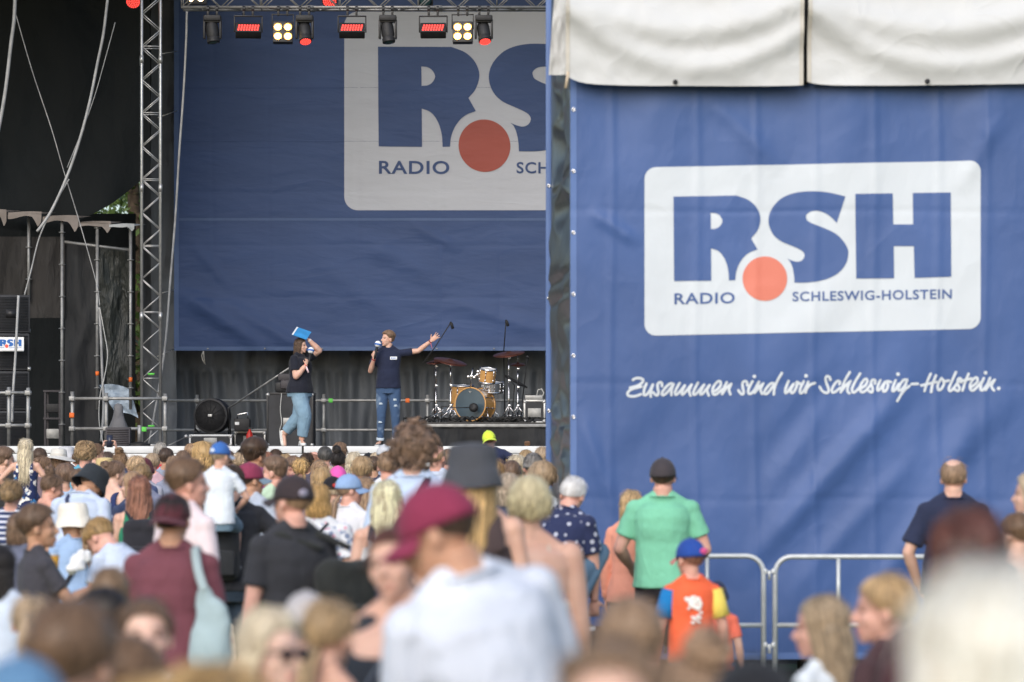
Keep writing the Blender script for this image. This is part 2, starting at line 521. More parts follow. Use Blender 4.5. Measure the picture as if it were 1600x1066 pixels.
STROKES = ([[(970 + x / 8, 570 + y / 8) for x, y in s] for s in _A] + [[(1150 + x / 8, 570 + y / 8) for x, y in s] for s in _B] +
           [[(1320 + x / 6.154, 570 + y / 6.154) for x, y in s] for s in _C])

def handwriting(parent, d, y, fold, mat, w=2.05):
    mb = MB()
    for k, s in enumerate(STROKES):
        q = np.array(smooth_loop(s, (), 6, False))
        tg = np.gradient(q, axis=0); tg /= np.linalg.norm(tg, axis=1)[:, None] + 1e-9
        nn = np.stack([-tg[:, 1], tg[:, 0]], -1)
        cap0 = [q[0] + w * (nn[0] * math.cos(a) - tg[0] * math.sin(a)) for a in np.linspace(0, math.pi, 7)]
        cap1 = [q[-1] + w * (-nn[-1] * math.cos(a) + tg[-1] * math.sin(a)) for a in np.linspace(0, math.pi, 7)]
        L, Rr = q + w * nn, q - w * nn
        V = []; Fc = []
        for a, b in zip(L, Rr): V += [a, b]
        for i in range(len(q) - 1): Fc.append((2 * i, 2 * i + 1, 2 * i + 3, 2 * i + 2))
        for cp in (cap0, cap1):
            b0 = len(V); V += list(cp); Fc.append(tuple(range(b0, b0 + len(cp))))
        V = np.array(V)
        X = (V[:, 0] - 800) / F * d; Z = CAMZ + (HOR - V[:, 1]) / F * d
        Y = y - fold(X, Z) - 0.004 - 0.00025 * (k % 6)
        mb.add(np.stack([X, Y, Z], -1), Fc)
    for u, v in _DOTS:
        a = np.linspace(0, 2 * math.pi, 14, endpoint=False)
        X = PX(u + 2.9 * np.cos(a), d); Z = PZ(v - 2.9 * np.sin(a), d)
        mb.add(np.stack([X, y - fold(X, Z) - 0.0045, Z], -1), [tuple(range(14))])
    obj('lettering', mb, mat, parent)

# ================================================================ ground
M_GRASS = mat_plain('grass_ground', (0.075, 0.095, 0.035), 0.9, 0, 0.2, 0.45, 0.8, 0.6, 30)
g = MB(); g.add([(-400, -60, 0), (400, -60, 0), (400, 700, 0), (-400, 700, 0)], [(0, 1, 2, 3)])
tag(obj('ground', g, M_GRASS), kind='structure')

# ================================================================ stage
SX0, SX1, SY0, SY1, SZ = -15.0, 9.0, 46.0, 60.0, 1.94
stage = empty('stage_platform', (0, SY0, 0), 0, 'long raised stage platform with dark deck and pale front fascia behind the crowd', 'stage')
def at_root(mb, root):
    return mb.xf(Matrix.Translation(-root.location))
obj('deck', at_root(MB().box(((SX0 + SX1) / 2, (SY0 + SY1) / 2, SZ - 0.06), (SX1 - SX0, SY1 - SY0, 0.12)), stage), M_DECK, stage, True)
fas = MB()
x = SX0
while x < SX1:
    fas.box((x + 0.995, SY0 - 0.02, SZ - 0.055), (1.97, 0.05, 0.10), bev=0.008)
    fas.box((x + 0.995, SY0 - 0.015, SZ - 0.17), (1.985, 0.04, 0.115), bev=0.006)
    fas.box((x + 0.995, SY0 - 0.01, SZ - 0.57), (1.985, 0.03, 0.67), bev=0.006)
    x += 2.0
obj('fascia', at_root(fas, stage), M_WHITEPAINT, stage, True)
sk = sheet_mb(SX0, SX1, 0.02, SZ - 0.9, SY0 + 0.05, lambda X, Z: 0.05 * np.sin(X * 9), 300, 4)
obj('skirt', at_root(sk, stage), M_BLACKPLASTIC, stage)

M_TARPBLACK = mat_tarp('black_roof_tarp', (0.013, 0.0155, 0.017), 0.7, (1, 1, 0.6), 0.6, 0.6, 0.12, 6, 0.12, 0.12)
M_CURTAIN = mat_tarp('black_stage_curtain', (0.115, 0.125, 0.138), 0.62, (1.6, 1, 0.45), 1.2, 0.55, 0.08, 9, 0.2)
M_MESH = mat_tarp('black_scaffold_mesh', (0.019, 0.020, 0.022), 0.7, (1.5, 1, 0.5), 1.1, 0.6, 0.08, 10, 0.3)
M_MESHBROWN = mat_tarp('brownish_scaffold_mesh', (0.021, 0.019, 0.018), 0.7, (2, 1, 0.6), 1.3, 0.6, 0.08, 10, 0.3)
M_MESHGREEN = mat_tarp('greenish_plastic_sheet', (0.028, 0.031, 0.028), 0.45, (2.4, 1, 0.7), 1.5, 0.9, 0.14, 8, 0.4)

roof = empty('stage_roof', (0, 50, 10.6), 0, 'black tarpaulin stage roof over the banner and truss, closed on three sides', 'stage roof')
rr = MB()
rr.box((1.2, 55.0, 12.2), (15.2, 11.0, 0.12))
obj('roof_sheet', at_root(rr, roof), M_TARPBLACK, roof, True)
obj('wing_shade_sheet', at_root(MB().box((-10.4, 52.5, 10.9), (9.0, 14.0, 0.12)), roof), M_TARPBLACK, roof, True)  # unseen overhang, added to shade the wing tarpaulin below
obj('side_sheet', at_root(MB().box((8.6, 56, 6.9), (0.06, 9, 10.4)), roof), M_TARPBLACK, roof, True)
obj('rear_sheet', at_root(MB().box((1.2, 60.3, 6.8), (15.2, 0.06, 10.6)), roof), M_TARPBLACK, roof, True)

# black curtain hanging behind the banner
def pleat(X, Z): return 0.10 * np.sin(X * 10 + 3.0 * fbm(X * 1.3, Z * 0.30, 3)) * (0.6 + fbm(X * .9, Z * .5, 17)) + 0.045 * np.sin(X * 23 + 4 * fbm(X, Z * .4, 23)) * (np.asarray(Z) < 3.35) + 0.20 * fbm(X * 1.1, Z * 0.28, 11) + 0.05 * np.exp(-((np.asarray(Z) - 3.37) / .03) ** 2)
cur = obj('stage_curtain', sheet_mb(PX(221, 58), PX(905, 58), SZ + 0.01, 10.7, 58.2, pleat, 420, 130), M_CURTAIN)
tag(cur, 'grey-black pleated backdrop curtain hanging below and beside the dark blue banner', 'curtain')
# lapped black tarpaulin strip between truss tower and banner
strip = obj('tarpaulin_strip', sheet_mb(PX(236, 57.6), PX(276, 57.6), SZ + 0.02, 10.6, 57.6, lambda X, Z: 0.10 * fbm(X * 2, Z * 1.6, 21) + 0.05 * np.sin(Z * 4 + 2 * fbm(X * 2, Z, 5)), 24, 160), M_CURTAIN)
tag(strip, 'narrow wrinkled black tarpaulin strip between the lattice tower and the dark blue banner', 'tarpaulin')

# ---------------------------------------------------------------- the dark blue banner behind the stage
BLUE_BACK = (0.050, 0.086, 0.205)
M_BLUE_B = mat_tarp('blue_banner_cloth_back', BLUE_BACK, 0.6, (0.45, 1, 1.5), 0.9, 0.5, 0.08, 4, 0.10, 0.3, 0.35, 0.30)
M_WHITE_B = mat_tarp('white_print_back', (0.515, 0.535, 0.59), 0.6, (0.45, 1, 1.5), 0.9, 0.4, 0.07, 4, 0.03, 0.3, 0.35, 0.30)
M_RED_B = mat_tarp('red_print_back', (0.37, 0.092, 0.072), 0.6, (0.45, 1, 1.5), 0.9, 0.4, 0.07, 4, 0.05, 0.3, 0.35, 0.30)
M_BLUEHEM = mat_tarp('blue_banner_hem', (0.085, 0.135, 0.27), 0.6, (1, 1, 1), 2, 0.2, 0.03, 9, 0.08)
DB = 57.0
def groove(X, Z, d, u0, v0, u1, v1, w, amp):
    """long soft fold between two points given in photo pixels"""
    x0, z0, x1, z1 = PX(u0, d), PZ(v0, d), PX(u1, d), PZ(v1, d)
    L = math.hypot(x1 - x0, z1 - z0); ux, uz = (x1 - x0) / L, (z1 - z0) / L
    t = ((X - x0) * ux + (Z - z0) * uz) / L; n = -(X - x0) * uz + (Z - z0) * ux
    e = np.clip(np.minimum(t, 1 - t) / .3 + .15, 0, 1)
    return amp * e * np.exp(-(n / w) ** 2)
def foldB(X, Z):
    X = np.asarray(X, float); Z = np.asarray(Z, float)
    f = foldB0(X, Z)
    for g_ in ((276, 452, 420, 546, .16, .10), (330, 462, 480, 548, .13, .06), (560, 370, 700, 450, .18, .04), (480, 390, 640, 520, .2, .035), (700, 470, 860, 520, .14, .05), (300, 380, 360, 450, .1, .03), (640, 350, 720, 390, .1, .04)):
        f = f + groove(X, Z, DB, *g_)
    for v in (383, 465, 60, 300): f = f - 0.008 * np.exp(-((Z - PZ(v, DB) - .01 * np.sin(X * 1.7)) / 0.035) ** 2)
    for u in (332, 420, 560, 690, 780): f = f - 0.005 * np.exp(-((X - PX(u, DB) - .015 * np.sin(Z * 1.5)) / 0.04) ** 2)
    return f
def foldB0(X, Z): return 0.020 * fbm(np.asarray(X) * 0.6, np.asarray(Z) * 1.3, 41) + 0.008 * fbm(np.asarray(X) * 1.2 + np.asarray(Z) * 0.8, np.asarray(Z) * 3.5, 47)
bx0, bx1, bz0, bz1 = PX(272, DB), PX(915, DB), PZ(548, DB), PZ(-75, DB)
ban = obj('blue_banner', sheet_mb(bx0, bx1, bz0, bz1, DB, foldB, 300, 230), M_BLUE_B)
tag(ban, 'large dark blue backdrop banner behind the presenters, with a pale logo panel', 'banner')
hem = MB()
hem.add(*(lambda q: (q.verts() - np.array((0, 0.006, 0)), q.f))(sheet_mb(bx0, bx1, bz0, bz0 + 0.07, DB, foldB, 300, 3)))
obj('hem', hem, M_BLUEHEM, ban); hem = MB()
hem.add(*(lambda q: (q.verts() - np.array((0, 0.0065, 0)), q.f))(sheet_mb(bx0, bx0 + 0.085, bz0 + 0.07, bz1, DB, foldB, 2, 100)))
obj('hem', hem, M_BLUEHEM, ban)
zs_ = PZ(343, DB)
sm = MB().add(*(lambda q: (q.verts() - np.array((0, 0.006, 0)), q.f))(sheet_mb(bx0 + 0.09, bx1, zs_ - 0.022, zs_ + 0.022, DB, foldB, 300, 2)))
obj('seam', sm, M_BLUEHEM, ban)
for yy in (137, 221):
    zz = PZ(yy, DB)
    sm = MB()
    q = sheet_mb(bx0 + 0.09, bx1, zz - 0.012, zz + 0.012, DB, foldB, 300, 2)
    v = q.verts(); v[:, 1] -= 0.006 * (np.abs(v[:, 2] - zz) < 0.002) + 0.005
    obj('seam', sm.add(v, q.f), M_BLUE_B, ban)
trB = lambda u, v: (757 + (u - 1195) * 1.165, 228 + (v + 0.0209 * (u - 1195) - 435.6) * 1.18)
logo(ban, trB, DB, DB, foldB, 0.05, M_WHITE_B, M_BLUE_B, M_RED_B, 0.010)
gr = MB()
for k in range(8):
    gx = bx0 + 0.6 + k * 1.02
    gr = MB().lathe([(0.012, 0), (0.016, 0.004), (0.012, 0.008)], (gx, DB - float(foldB(gx, bz0 + 0.035)) - 0.016, bz0 + 0.035), (0, -1, 0), 8)
    obj('eyelet', gr, M_STEEL, ban)
tie = MB().tube([P(318, 549, 56.9), P(315, 556, 56.9), P(317, 563, 56.9), P(321, 570, 56.9), P(319, 560, 56.9), P(318, 549, 56.9)], 0.009, 5)
obj('tie_cord', tie, M_ROPE, ban)

# ---------------------------------------------------------------- lattice trusses
def truss(root, p0, p1, w, bay, rc, rl, mat, rot=0.0, dep=None):
    """box truss along p0-p1, given in root space; four chords and one lacing mesh per face"""
    dep = dep or w
    p0, p1 = Vector(p0), Vector(p1); ax = (p1 - p0); L = ax.length; ax.normalize()
    u = Vector((1, 0, 0)) if abs(ax.z) > 0.5 else Vector((0, 1, 0))
    u = Matrix.Rotation(rot, 3, ax) @ u
    v = ax.cross(u)
    cs = [u * (w / 2 * a) + v * (dep / 2 * b) for a, b in ((-1, -1), (1, -1), (1, 1), (-1, 1))]
    for c in cs:
        mb = MB().tube([p0 + c, p1 + c], rc, 8)
        k = 2.0
        while k < L:
            mb.tube([p0 + c + ax * (k - .06), p0 + c + ax * (k + .06)], rc * 1.35, 8); k += 2.0
        obj('chord', mb, mat, root)
    nb = max(1, int(round(L / bay)))
    for i in range(4):
        a, b = cs[i], cs[(i + 1) % 4]
        mb = MB()
        for j in range(nb):
            s0, s1 = p0 + ax * (L * j / nb), p0 + ax * (L * (j + 1) / nb)
            q = (s0 + a, s1 + b) if ((j + (i >= 2)) % 2 == 0) else (s0 + b, s1 + a)
            mb.tube(q, rl, 6)
            if j % 4 == 0:
                mb.tube((s0 + a, s0 + b), rl, 6)
        obj('lacing', mb, mat, root)

tw = empty('truss_tower', (PX(236, 50), 50, SZ), 0, 'tall aluminium lattice tower standing on the stage left of the dark blue banner', 'truss tower')
truss(tw, (0, 0, 0.03), (0, 0, 9.6), 0.29, 0.26, 0.023, 0.0095, M_ALU, R(7))
obj('base_plate', MB().box((0, 0, 0.015), (0.5, 0.5, 0.03), bev=0.006), M_STEEL, tw, True)
for zt in (1.13, 0.32):
    obj('tape_mark', MB().box((0.02, -0.16, zt), (0.10, 0.012, 0.03)), M_GREEN, tw)
ht = empty('lighting_truss', (0, 50, PZ(14, 50)), 0, 'horizontal aluminium lattice truss at the top of the stage carrying the row of lamps', 'truss')
truss(ht, (PX(285, 50), 0, 0.15), (PX(930, 50), 0, 0.15), 0.29, 0.30, 0.024, 0.010, mat_plain('dull_aluminium', (.25, .245, .24), .5, .6), 0)
tw2 = empty('truss_tower', (6.6, 50, SZ), 0, 'second lattice tower carrying the far end of the lighting truss', 'truss tower')
truss(tw2, (0, 0, 0.03), (0, 0, 9.6), 0.29, 0.6, 0.025, 0.011, M_ALU, 0)
bpy.data.objects.remove(tw2) if False else None

# ---------------------------------------------------------------- lamps on the truss
M_LENS = mat_plain('dark_glass_lens', (0.02, 0.045, 0.05), 0.12, 0, 0.8, 0.1)
M_REDLED = mat_emit('red_led', (1.0, 0.06, 0.045), 1.9)
M_WARM = mat_emit('warm_lamp', (1.0, 0.70, 0.36), 14.0)
M_WARMRIM = mat_plain('gold_reflector', (0.75, 0.48, 0.16), 0.25, 1.0, 0.5, 0.1)
LD = 49.8
def clamp_parts(root, z0):
    for sx in (-0.07, 0.07):
        mb = MB().box((sx, 0, z0 - 0.06), (0.035, 0.05, 0.10), bev=0.006)
        mb.lathe([(0.045, -0.02), (0.045, 0.02)], (sx, 0, z0), (1, 0, 0), 10)
        obj('clamp', mb, M_BLACKMETAL, root, True)
def moving_head(px, label, red, ytop=20, tilt=20, yaw=0):
    r = empty('moving_head_lamp', P(px, 14, LD), R(yaw), label, 'stage lamp', 'lamps hanging from the lighting truss')
    clamp_parts(r, 0.0)
    obj('base', MB().box((0, 0, -0.15), (0.27, 0.20, 0.09), bev=0.02), M_BLACKPLASTIC, r, True)
    y = MB()
    for s in (-1, 1):
        y.box((s * 0.125, 0, -0.32), (0.035, 0.12, 0.30), bev=0.012)
    y.box((0, 0, -0.20), (0.27, 0.12, 0.035), bev=0.01)
    obj('yoke', y, M_BLACKMETAL, r, True)
    ax = Vector((0.12, -math.sin(R(tilt)), -math.cos(R(tilt)))).normalized()
    c = Vector((0, 0, -0.37))
    h = MB().lathe([(0.03, -0.17), (0.085, -0.155), (0.10, -0.09), (0.10, 0.03), (0.088, 0.08), (0.10, 0.10), (0.10, 0.16), (0.085, 0.165)], c, ax, 18)
    hd = obj('lamp_head', h, M_BLACKPLASTIC, r, True)
    if red:
        e = ax.orthogonal().normalized(); f = ax.cross(e)
        obj('face', MB().lathe([(0.088, 0.160), (0.088, 0.172)], c, ax, 18), M_BLACKMETAL, hd)
        mb = MB()
        for rad, n in ((0.0, 1), (0.028, 6), (0.052, 11), (0.075, 16)):
            for k in range(n):
                a = 2 * math.pi * k / n
                mb.lathe([(0.0105, 0.172), (0.0105, 0.177)], c + e * (rad * math.cos(a)) + f * (rad * math.sin(a)), ax, 8)
        obj('led_array', mb, M_REDLED, hd)
    else:
        obj('lens', MB().lathe([(0.075, 0.16), (0.06, 0.175), (0.03, 0.185), (0.0, 0.188)], c, ax, 16, False), M_LENS, hd)
    return r
def led_bar(px, label, yaw=0):
    r = empty('led_wash_lamp', P(px, 14, LD), R(yaw), label, 'stage lamp', 'lamps hanging from the lighting truss')
    clamp_parts(r, 0.0)
    y = MB()
    for s in (-1, 1): y.box((s * 0.215, 0, -0.24), (0.02, 0.05, 0.26), bev=0.006)
    y.box((0, 0, -0.115), (0.44, 0.06, 0.02), bev=0.006)
    obj('yoke', y, M_BLACKMETAL, r, True)
    Rt = Matrix.Rotation(R(-38), 3, 'X')
    b = obj('housing', MB().box((0, 0, -0.34), (0.40, 0.16, 0.20), Rt, 0.015), M_BLACKPLASTIC, r, True)
    mb = MB()
    for i in range(8):
        for j in range(3):
            q = Rt @ Vector((-0.155 + i * 0.042 + j * .008, -0.083, -0.060 + j * 0.045)) + Vector((0, 0, -0.34))
            mb.box(q, (0.027, 0.006, 0.035), Rt)
    obj('led_array', mb, M_REDLED, b)
    return r
def blinder(px, label, yaw=0):
    r = empty('blinder_lamp', P(px, 14, LD), R(yaw), label, 'stage lamp', 'lamps hanging from the lighting truss')
    clamp_parts(r, 0.0)
    y = MB()
    for s in (-1, 1): y.box((s * 0.165, 0, -0.20), (0.015, 0.04, 0.24), bev=0.005)
    y.box((0, 0, -0.09), (0.34, 0.05, 0.015), bev=0.005)
    obj('yoke', y, M_BLACKMETAL, r, True)
    Rt = Matrix.Rotation(R(-12), 3, 'X')
    b = obj('housing', MB().box((0, 0.03, -0.37), (0.31, 0.12, 0.34), Rt, 0.012), M_BLACKMETAL, r, True)
    for i in (-1, 1):
        for j in (-1, 1):
            c = Rt @ Vector((i * 0.078, -0.065, j * 0.075)) + Vector((0, 0.03, -0.37))
            ax = Rt @ Vector((0, -1, 0))
            obj('reflector', MB().lathe([(0.046, -0.02), (0.064, 0.012), (0.066, 0.012), (0.066, -0.02)], c, ax, 18, False), M_WARMRIM, b)
            obj('bulb', MB().lathe([(0.046, -0.004), (0.040, 0.006), (0.02, 0.010), (0, 0.011)], c, ax, 16), M_WARM, b)
    return r
moving_head(332, 'dark moving-head stage lamp, leftmost below the lighting truss', False, tilt=10)
led_bar(388, 'red LED wash lamp between the dark moving head and the warm blinder lamp', 6)
blinder(442, 'four-bulb warm white blinder lamp in front of plain dark blue cloth', 4)
moving_head(476, 'red-lit moving-head lamp right beside the blinder in front of plain blue cloth', True, tilt=28)
led_bar(550, 'red LED wash lamp above the left edge of the pale logo panel', 2)
moving_head(606, 'dark unlit moving-head lamp above the letter R of the back banner', False, tilt=12)
led_bar(677, 'red LED wash lamp between the dark moving head and the blinder over the letter R', -2)
blinder(723, 'four-bulb warm white blinder lamp in front of the pale logo panel', -3)
moving_head(756, 'red-lit moving-head lamp right beside the blinder over the pale logo panel', True, tilt=28)
# lamps of a higher row, cut by the frame
for px, py, lab, red in ((208, 3, 'red-lit lamp at the very top beside the lattice tower', True), (515, 2, 'red-lit lamp at the top edge behind the lighting truss', True), (665, 4, 'dark lamp at the top edge behind the lighting truss lacing', False)):
    r = empty('par_lamp', P(px, py, 51.0), 0, lab, 'stage lamp', 'upper row of stage lamps')
    ax = Vector((0, -math.cos(R(35)), -math.sin(R(35)))); e = ax.orthogonal().normalized(); f = ax.cross(e)
    hd = obj('lamp_head', MB().lathe([(0.04, -0.22), (0.10, -0.18), (0.12, -0.05), (0.125, 0.0), (0.115, 0.0)], (0, 0, 0), ax, 18), M_BLACKPLASTIC, r, True)
    if red:
        mb = MB()
        for rad, n in ((0.0, 1), (0.035, 6), (0.065, 12), (0.095, 18)):
            for k in range(n):
                a = 2 * math.pi * k / n
                mb.lathe([(0.0125, 0.003), (0.0125, 0.010)], e * (rad * math.cos(a)) + f * (rad * math.sin(a)), ax, 8)
        obj('led_array', mb, M_REDLED, hd)
    else:
        obj('lens', MB().lathe([(0.10, 0.003), (0.06, 0.02), (0, 0.025)], (0, 0, 0), ax, 16), M_LENS, hd)
    obj('yoke', MB().box((0, 0.1, 0.22), (0.26, 0.03, 0.22), bev=0.01), M_BLACKMETAL, r, True)
r = empty('blinder_lamp', P(306, -3, 51), 0, 'warm white blinder lamp cut by the top edge above the truss end', 'stage lamp', 'upper row of stage lamps')
b = obj('housing', MB().box((0, 0.07, 0), (0.34, 0.1, 0.2), bev=0.01), M_BLACKMETAL, r, True)
for s in (-1, 1):
    obj('bulb', MB().lathe([(0.05, 0), (0.03, 0.008), (0, 0.01)], (s * 0.075, 0.018, 0), (0, -1, 0), 16), M_WARM, b)

# ---------------------------------------------------------------- left wing
wing = obj('wing_tarpaulin', sheet_mb(PX(-60, 54), PX(233, 54), PZ(350, 54), PZ(-120, 54), 54.0,
    lambda X, Z: 0.35 * fbm(X * 0.7, Z * 0.35, 61) + 0.5 * np.clip((Z - 5.4) / 6, 0, 1) ** 2 * -1.0 + 0.10 * np.sin(X * 3.1 + Z * 0.8), 90, 120,
    lambda X, Z, a, b: (X, Z + (1 - b) ** 4 * (0.55 * (a - 0.35) ** 2 * 4 - 0.12 + 0.10 * np.clip((a - 0.8) / 0.2, 0, 1)))), M_TARPBLACK)
tag(wing, 'huge black tarpaulin hanging over the left wing above the small beige awnings', 'tarpaulin')
wr = obj('wing_back_wall', sheet_mb(PX(-60, 58), PX(206, 58), SZ, PZ(330, 58), 58.6, lambda X, Z: 0.1 * fbm(X, Z * 0.4, 71), 30, 20), M_TARPBLACK)
tag(wr, 'black cloth wall at the rear of the left wing behind the scaffold', 'curtain')

WD = 52.0
M_BEIGE = mat_tarp('beige_awning_cloth', (0.22, 0.19, 0.17), 0.7, (1, 1, 1), 2.2, 0.5, 0.06, 12, 0.2)
M_PALE = mat_tarp('pale_awning_cloth', (0.38, 0.40, 0.41), 0.6, (1, 1, 1), 2.2, 0.4, 0.05, 12, 0.1)
for i, (xa, xb, y0, y1, mt, lab) in enumerate(((-30, 12, 330, 352, M_BEIGE, 'beige awning flap cut by the left edge above the loudspeakers'), (14, 66, 333, 352, M_BEIGE, 'beige awning flap above the second gap of the scaffold, left of the cables'),
        (68, 124, 339, 360, M_BEIGE, 'beige awning flap with drooping corner right of the hanging cables'), (124, 174, 348, 364, M_BEIGE, 'brownish awning flap with eyelets left of the pale awning'), (172, 211, 352, 363, M_PALE, 'pale grey awning flap next to the green tree gap'))):
    xa_, xb_ = PX(xa, WD), PX(xb, WD); z0, z1 = PZ(y1, WD), PZ(y0, WD)
    def edge(X, Z, a, b):
        h = .40 + .08 * np.sin(a * 7 + i) + .62 * np.clip((a - .70) / .2, 0, 1) ** 1.5 - .35 * np.clip((a - .92) / .08, 0, 1)
        return X, z1 - (z1 - z0) * 1.15 * h * (1 - b) - .05 * np.clip(a - .72, 0, 1) + .03 * a
    aw = obj('awning', sheet_mb(xa_, xb_, z0, z1, WD - 0.1, lambda X, Z: 0.05 * fbm(X * 3, Z * 4, 80 + i) + 0.25 * (z1 - Z), 30, 8, edge), mt)
    tag(aw, lab, 'awning', 'small awnings of the left wing')
    # its top runs back under the tarpaulin
    top = MB().add([(xa_, WD - 0.1, z1), (xb_, WD - 0.1, z1 - 0.02), (xb_, WD + 1.5, z1 + 0.12), (xa_, WD + 1.5, z1 + 0.14)], [(0, 1, 2, 3)])
    obj('awning_top', top, mt, aw)

def pole(px, ya, yb, d, label, marks=()):
    r = empty('scaffold_pole', (PX(px, d), d, PZ(yb, d)), 0, label, 'pole', 'scaffold poles of the left wing')
    L = PZ(ya, d) - PZ(yb, d)
    obj('tube', MB().tube([(0, 0, 0), (0, 0, L)], 0.026, 10), M_STEEL, r)
    k = 0.35; mb = MB()
    while k < L:
        mb.lathe([(0.03, -0.012), (0.055, -0.006), (0.055, 0.006), (0.03, 0.012)], (0, 0, k), n=8); k += 0.52
    obj('rosette', mb, M_STEEL, r)
    for z in marks:
        obj('tape_mark', MB().tube([(0, 0, z), (0, 0, z + 0.07)], 0.030, 10), M_ORANGE, r)
    return r
pole(97, 345, 697, WD, 'steel scaffold pole at the right edge of the dark doorway beside the loudspeakers')
pole(45, 340, 470, WD + .2, 'short steel scaffold pole above the loudspeaker stack')
pole(152, 350, 640, WD, 'steel scaffold pole with orange tape in front of black mesh', (0.55,))
pole(204, 355, 640, WD, 'steel scaffold pole with orange tape beside the green tree gap', (0.45,))
hb = MB().tube([P(100, 378, WD + .05), P(203, 391, WD + .05)], 0.024, 8)
tag(obj('scaffold_bar', hb, M_STEEL), 'slanting steel bar holding the top of the black mesh curtains', 'pole')

def meshcloth(name, xa, xb, ya, yb, d, mat, lab, seed, k=0.12, edge=None):
    o = obj(name, sheet_mb(PX(xa, d), PX(xb, d), PZ(yb, d), PZ(ya, d), d, lambda X, Z: k * fbm(X * 2.2, Z * 0.7, seed) + 0.03 * np.sin(X * 14 + 3 * fbm(X, Z, seed + 3)), 40, 40, edge), mat)
    return tag(o, lab, 'curtain', 'mesh curtains of the left wing')
meshcloth('mesh_curtain', -30, 101, 370, 497, WD + .25, M_MESHBROWN, 'brownish black mesh panel hanging above the dark doorway', 91, 0.06)
meshcloth('mesh_curtain', 101, 155, 379, 694, WD + .3, M_MESH, 'black mesh curtain hanging full height between two scaffold poles', 92, 0.10)
def tatter(X, Z, a, b): return X + 0.10 * (1 - b) * np.sin(b * 7) - 0.18 * (a - 0.5) * np.clip(0.75 - b, 0, 1) * 1.4, Z
meshcloth('mesh_curtain', 154, 204, 387, 640, WD + .3, M_MESHGREEN, 'glossy greenish plastic curtain bunched up beside the tree gap', 93, 0.30, tatter)
bl = sheet_mb(PX(168, WD), PX(203, WD), PZ(645, WD), PZ(600, WD), WD + .1, lambda X, Z: 0.12 * fbm(X * 6, Z * 6, 95), 14, 14, lambda X, Z, a, b: (X + 0.12 * (1 - b) - 0.15 * b * (1 - a), Z - 0.18 * (a - 0.3) ** 2))
M_LB = mat_tarp('light_blue_sheet', (0.38, 0.46, 0.55), 0.5, (1, 1, 1), 4, 0.6, 0.05, 15)
tag(obj('plastic_sheet', bl, M_LB), 'crumpled pale blue plastic sheet stuffed behind the front rail', 'plastic sheet')
sp = empty('gear_rack', P(84, 697, WD + .6), 0, 'dark equipment rack standing in the doorway beside the loudspeakers', 'rack')
rk = MB()
for dx in (-0.12, 0.12):
    for dy in (-0.15, 0.15):
        rk.box((dx, dy, 0.45), (0.03, 0.03, 0.9))
rk.box((0, 0, 0.9), (0.30, 0.36, 0.03)); rk.box((0, 0, 0.45), (0.30, 0.36, 0.03))
obj('frame', rk, M_GREYBOX, sp, True)
obj('device', MB().box((0, 0, 0.62), (0.24, 0.3, 0.14), bev=0.01), M_BLACKPLASTIC, sp, True)
obj('device', MB().box((0, 0, 0.20), (0.24, 0.3, 0.16), bev=0.01), M_STEEL, sp, True)

# hanging cables
def cable(label, pts, r, mat, d=49.0, name='hanging_cable'):
    p = [P(a, b, d + (c[0] if c else 0)) for a, b, *c in pts]
    q = smooth_loop([tuple(v) for v in p], (), 6, False)
    return tag(obj(name, MB().tube(q, r, 6), mat), label, 'cable', 'cables hanging in the left wing')
cable('thick pale cable bundle hanging at the left edge of the photo', [(24, -20), (22, 30), (17, 70), (10, 130), (3, 175), (-10, 240)], 0.028, M_CABLEGREY)
cable('pale cable bundle bowing down from the top to the awnings', [(170, -20), (162, 50), (152, 100), (140, 160), (124, 220), (105, 275), (80, 330), (58, 362)], 0.022, M_CABLEGREY, 49.3)
cable('thin grey cable crossing the awnings down to the loudspeakers', [(108, 280), (85, 320), (62, 370), (48, 425), (38, 462)], 0.012, M_CABLEGREY, 49.5)
cable('thin dark wire slanting down from the top left', [(24, 20), (50, 110), (80, 200), (98, 262), (125, 350), (150, 440), (156, 478)], 0.007, M_CABLEGREY, 49.6)
cable('thin dark wire behind the bowed cable bundle', [(180, 35), (165, 90), (148, 150), (128, 205), (105, 262)], 0.007, M_CABLEGREY, 49.8)
cable('grey cable lying over the loudspeaker stack front', [(29, 462), (27, 500), (24, 560), (20, 620), (19, 660)], 0.020, M_CABLEGREY, 47.0)
cable('looped grey cables hanging down the middle scaffold pole', [(155, 480), (158, 530), (160, 590), (162, 640), (158, 690)], 0.022, M_CABLEGREY, 51.6)
cable('thin pale cable loop beside the middle scaffold pole', [(156, 482), (163, 520), (168, 555), (163, 590), (156, 620), (155, 660), (162, 697)], 0.008, M_CABLEWHITE, 51.5)
cable('grey cable running down the edge of the dark blue banner', [(292, 18), (291, 60), (287, 140), (280, 240), (274, 340), (266, 440), (258, 540), (246, 620), (232, 697)], 0.018, M_CABLEGREY, 50.5)
for pts in ([(249, 85), (277, 80)], [(247, 184), (277, 173)], [(246, 460), (272, 453)], [(246, 557), (272, 545)]):
    tag(obj('guy_rope', MB().tube([P(*pts[0], 50.3), P(*pts[1], 56.9)], 0.007, 5), M_ROPE), 'short rope tying the edge of the dark blue banner to the lattice tower', 'rope', 'ropes between tower and banner')

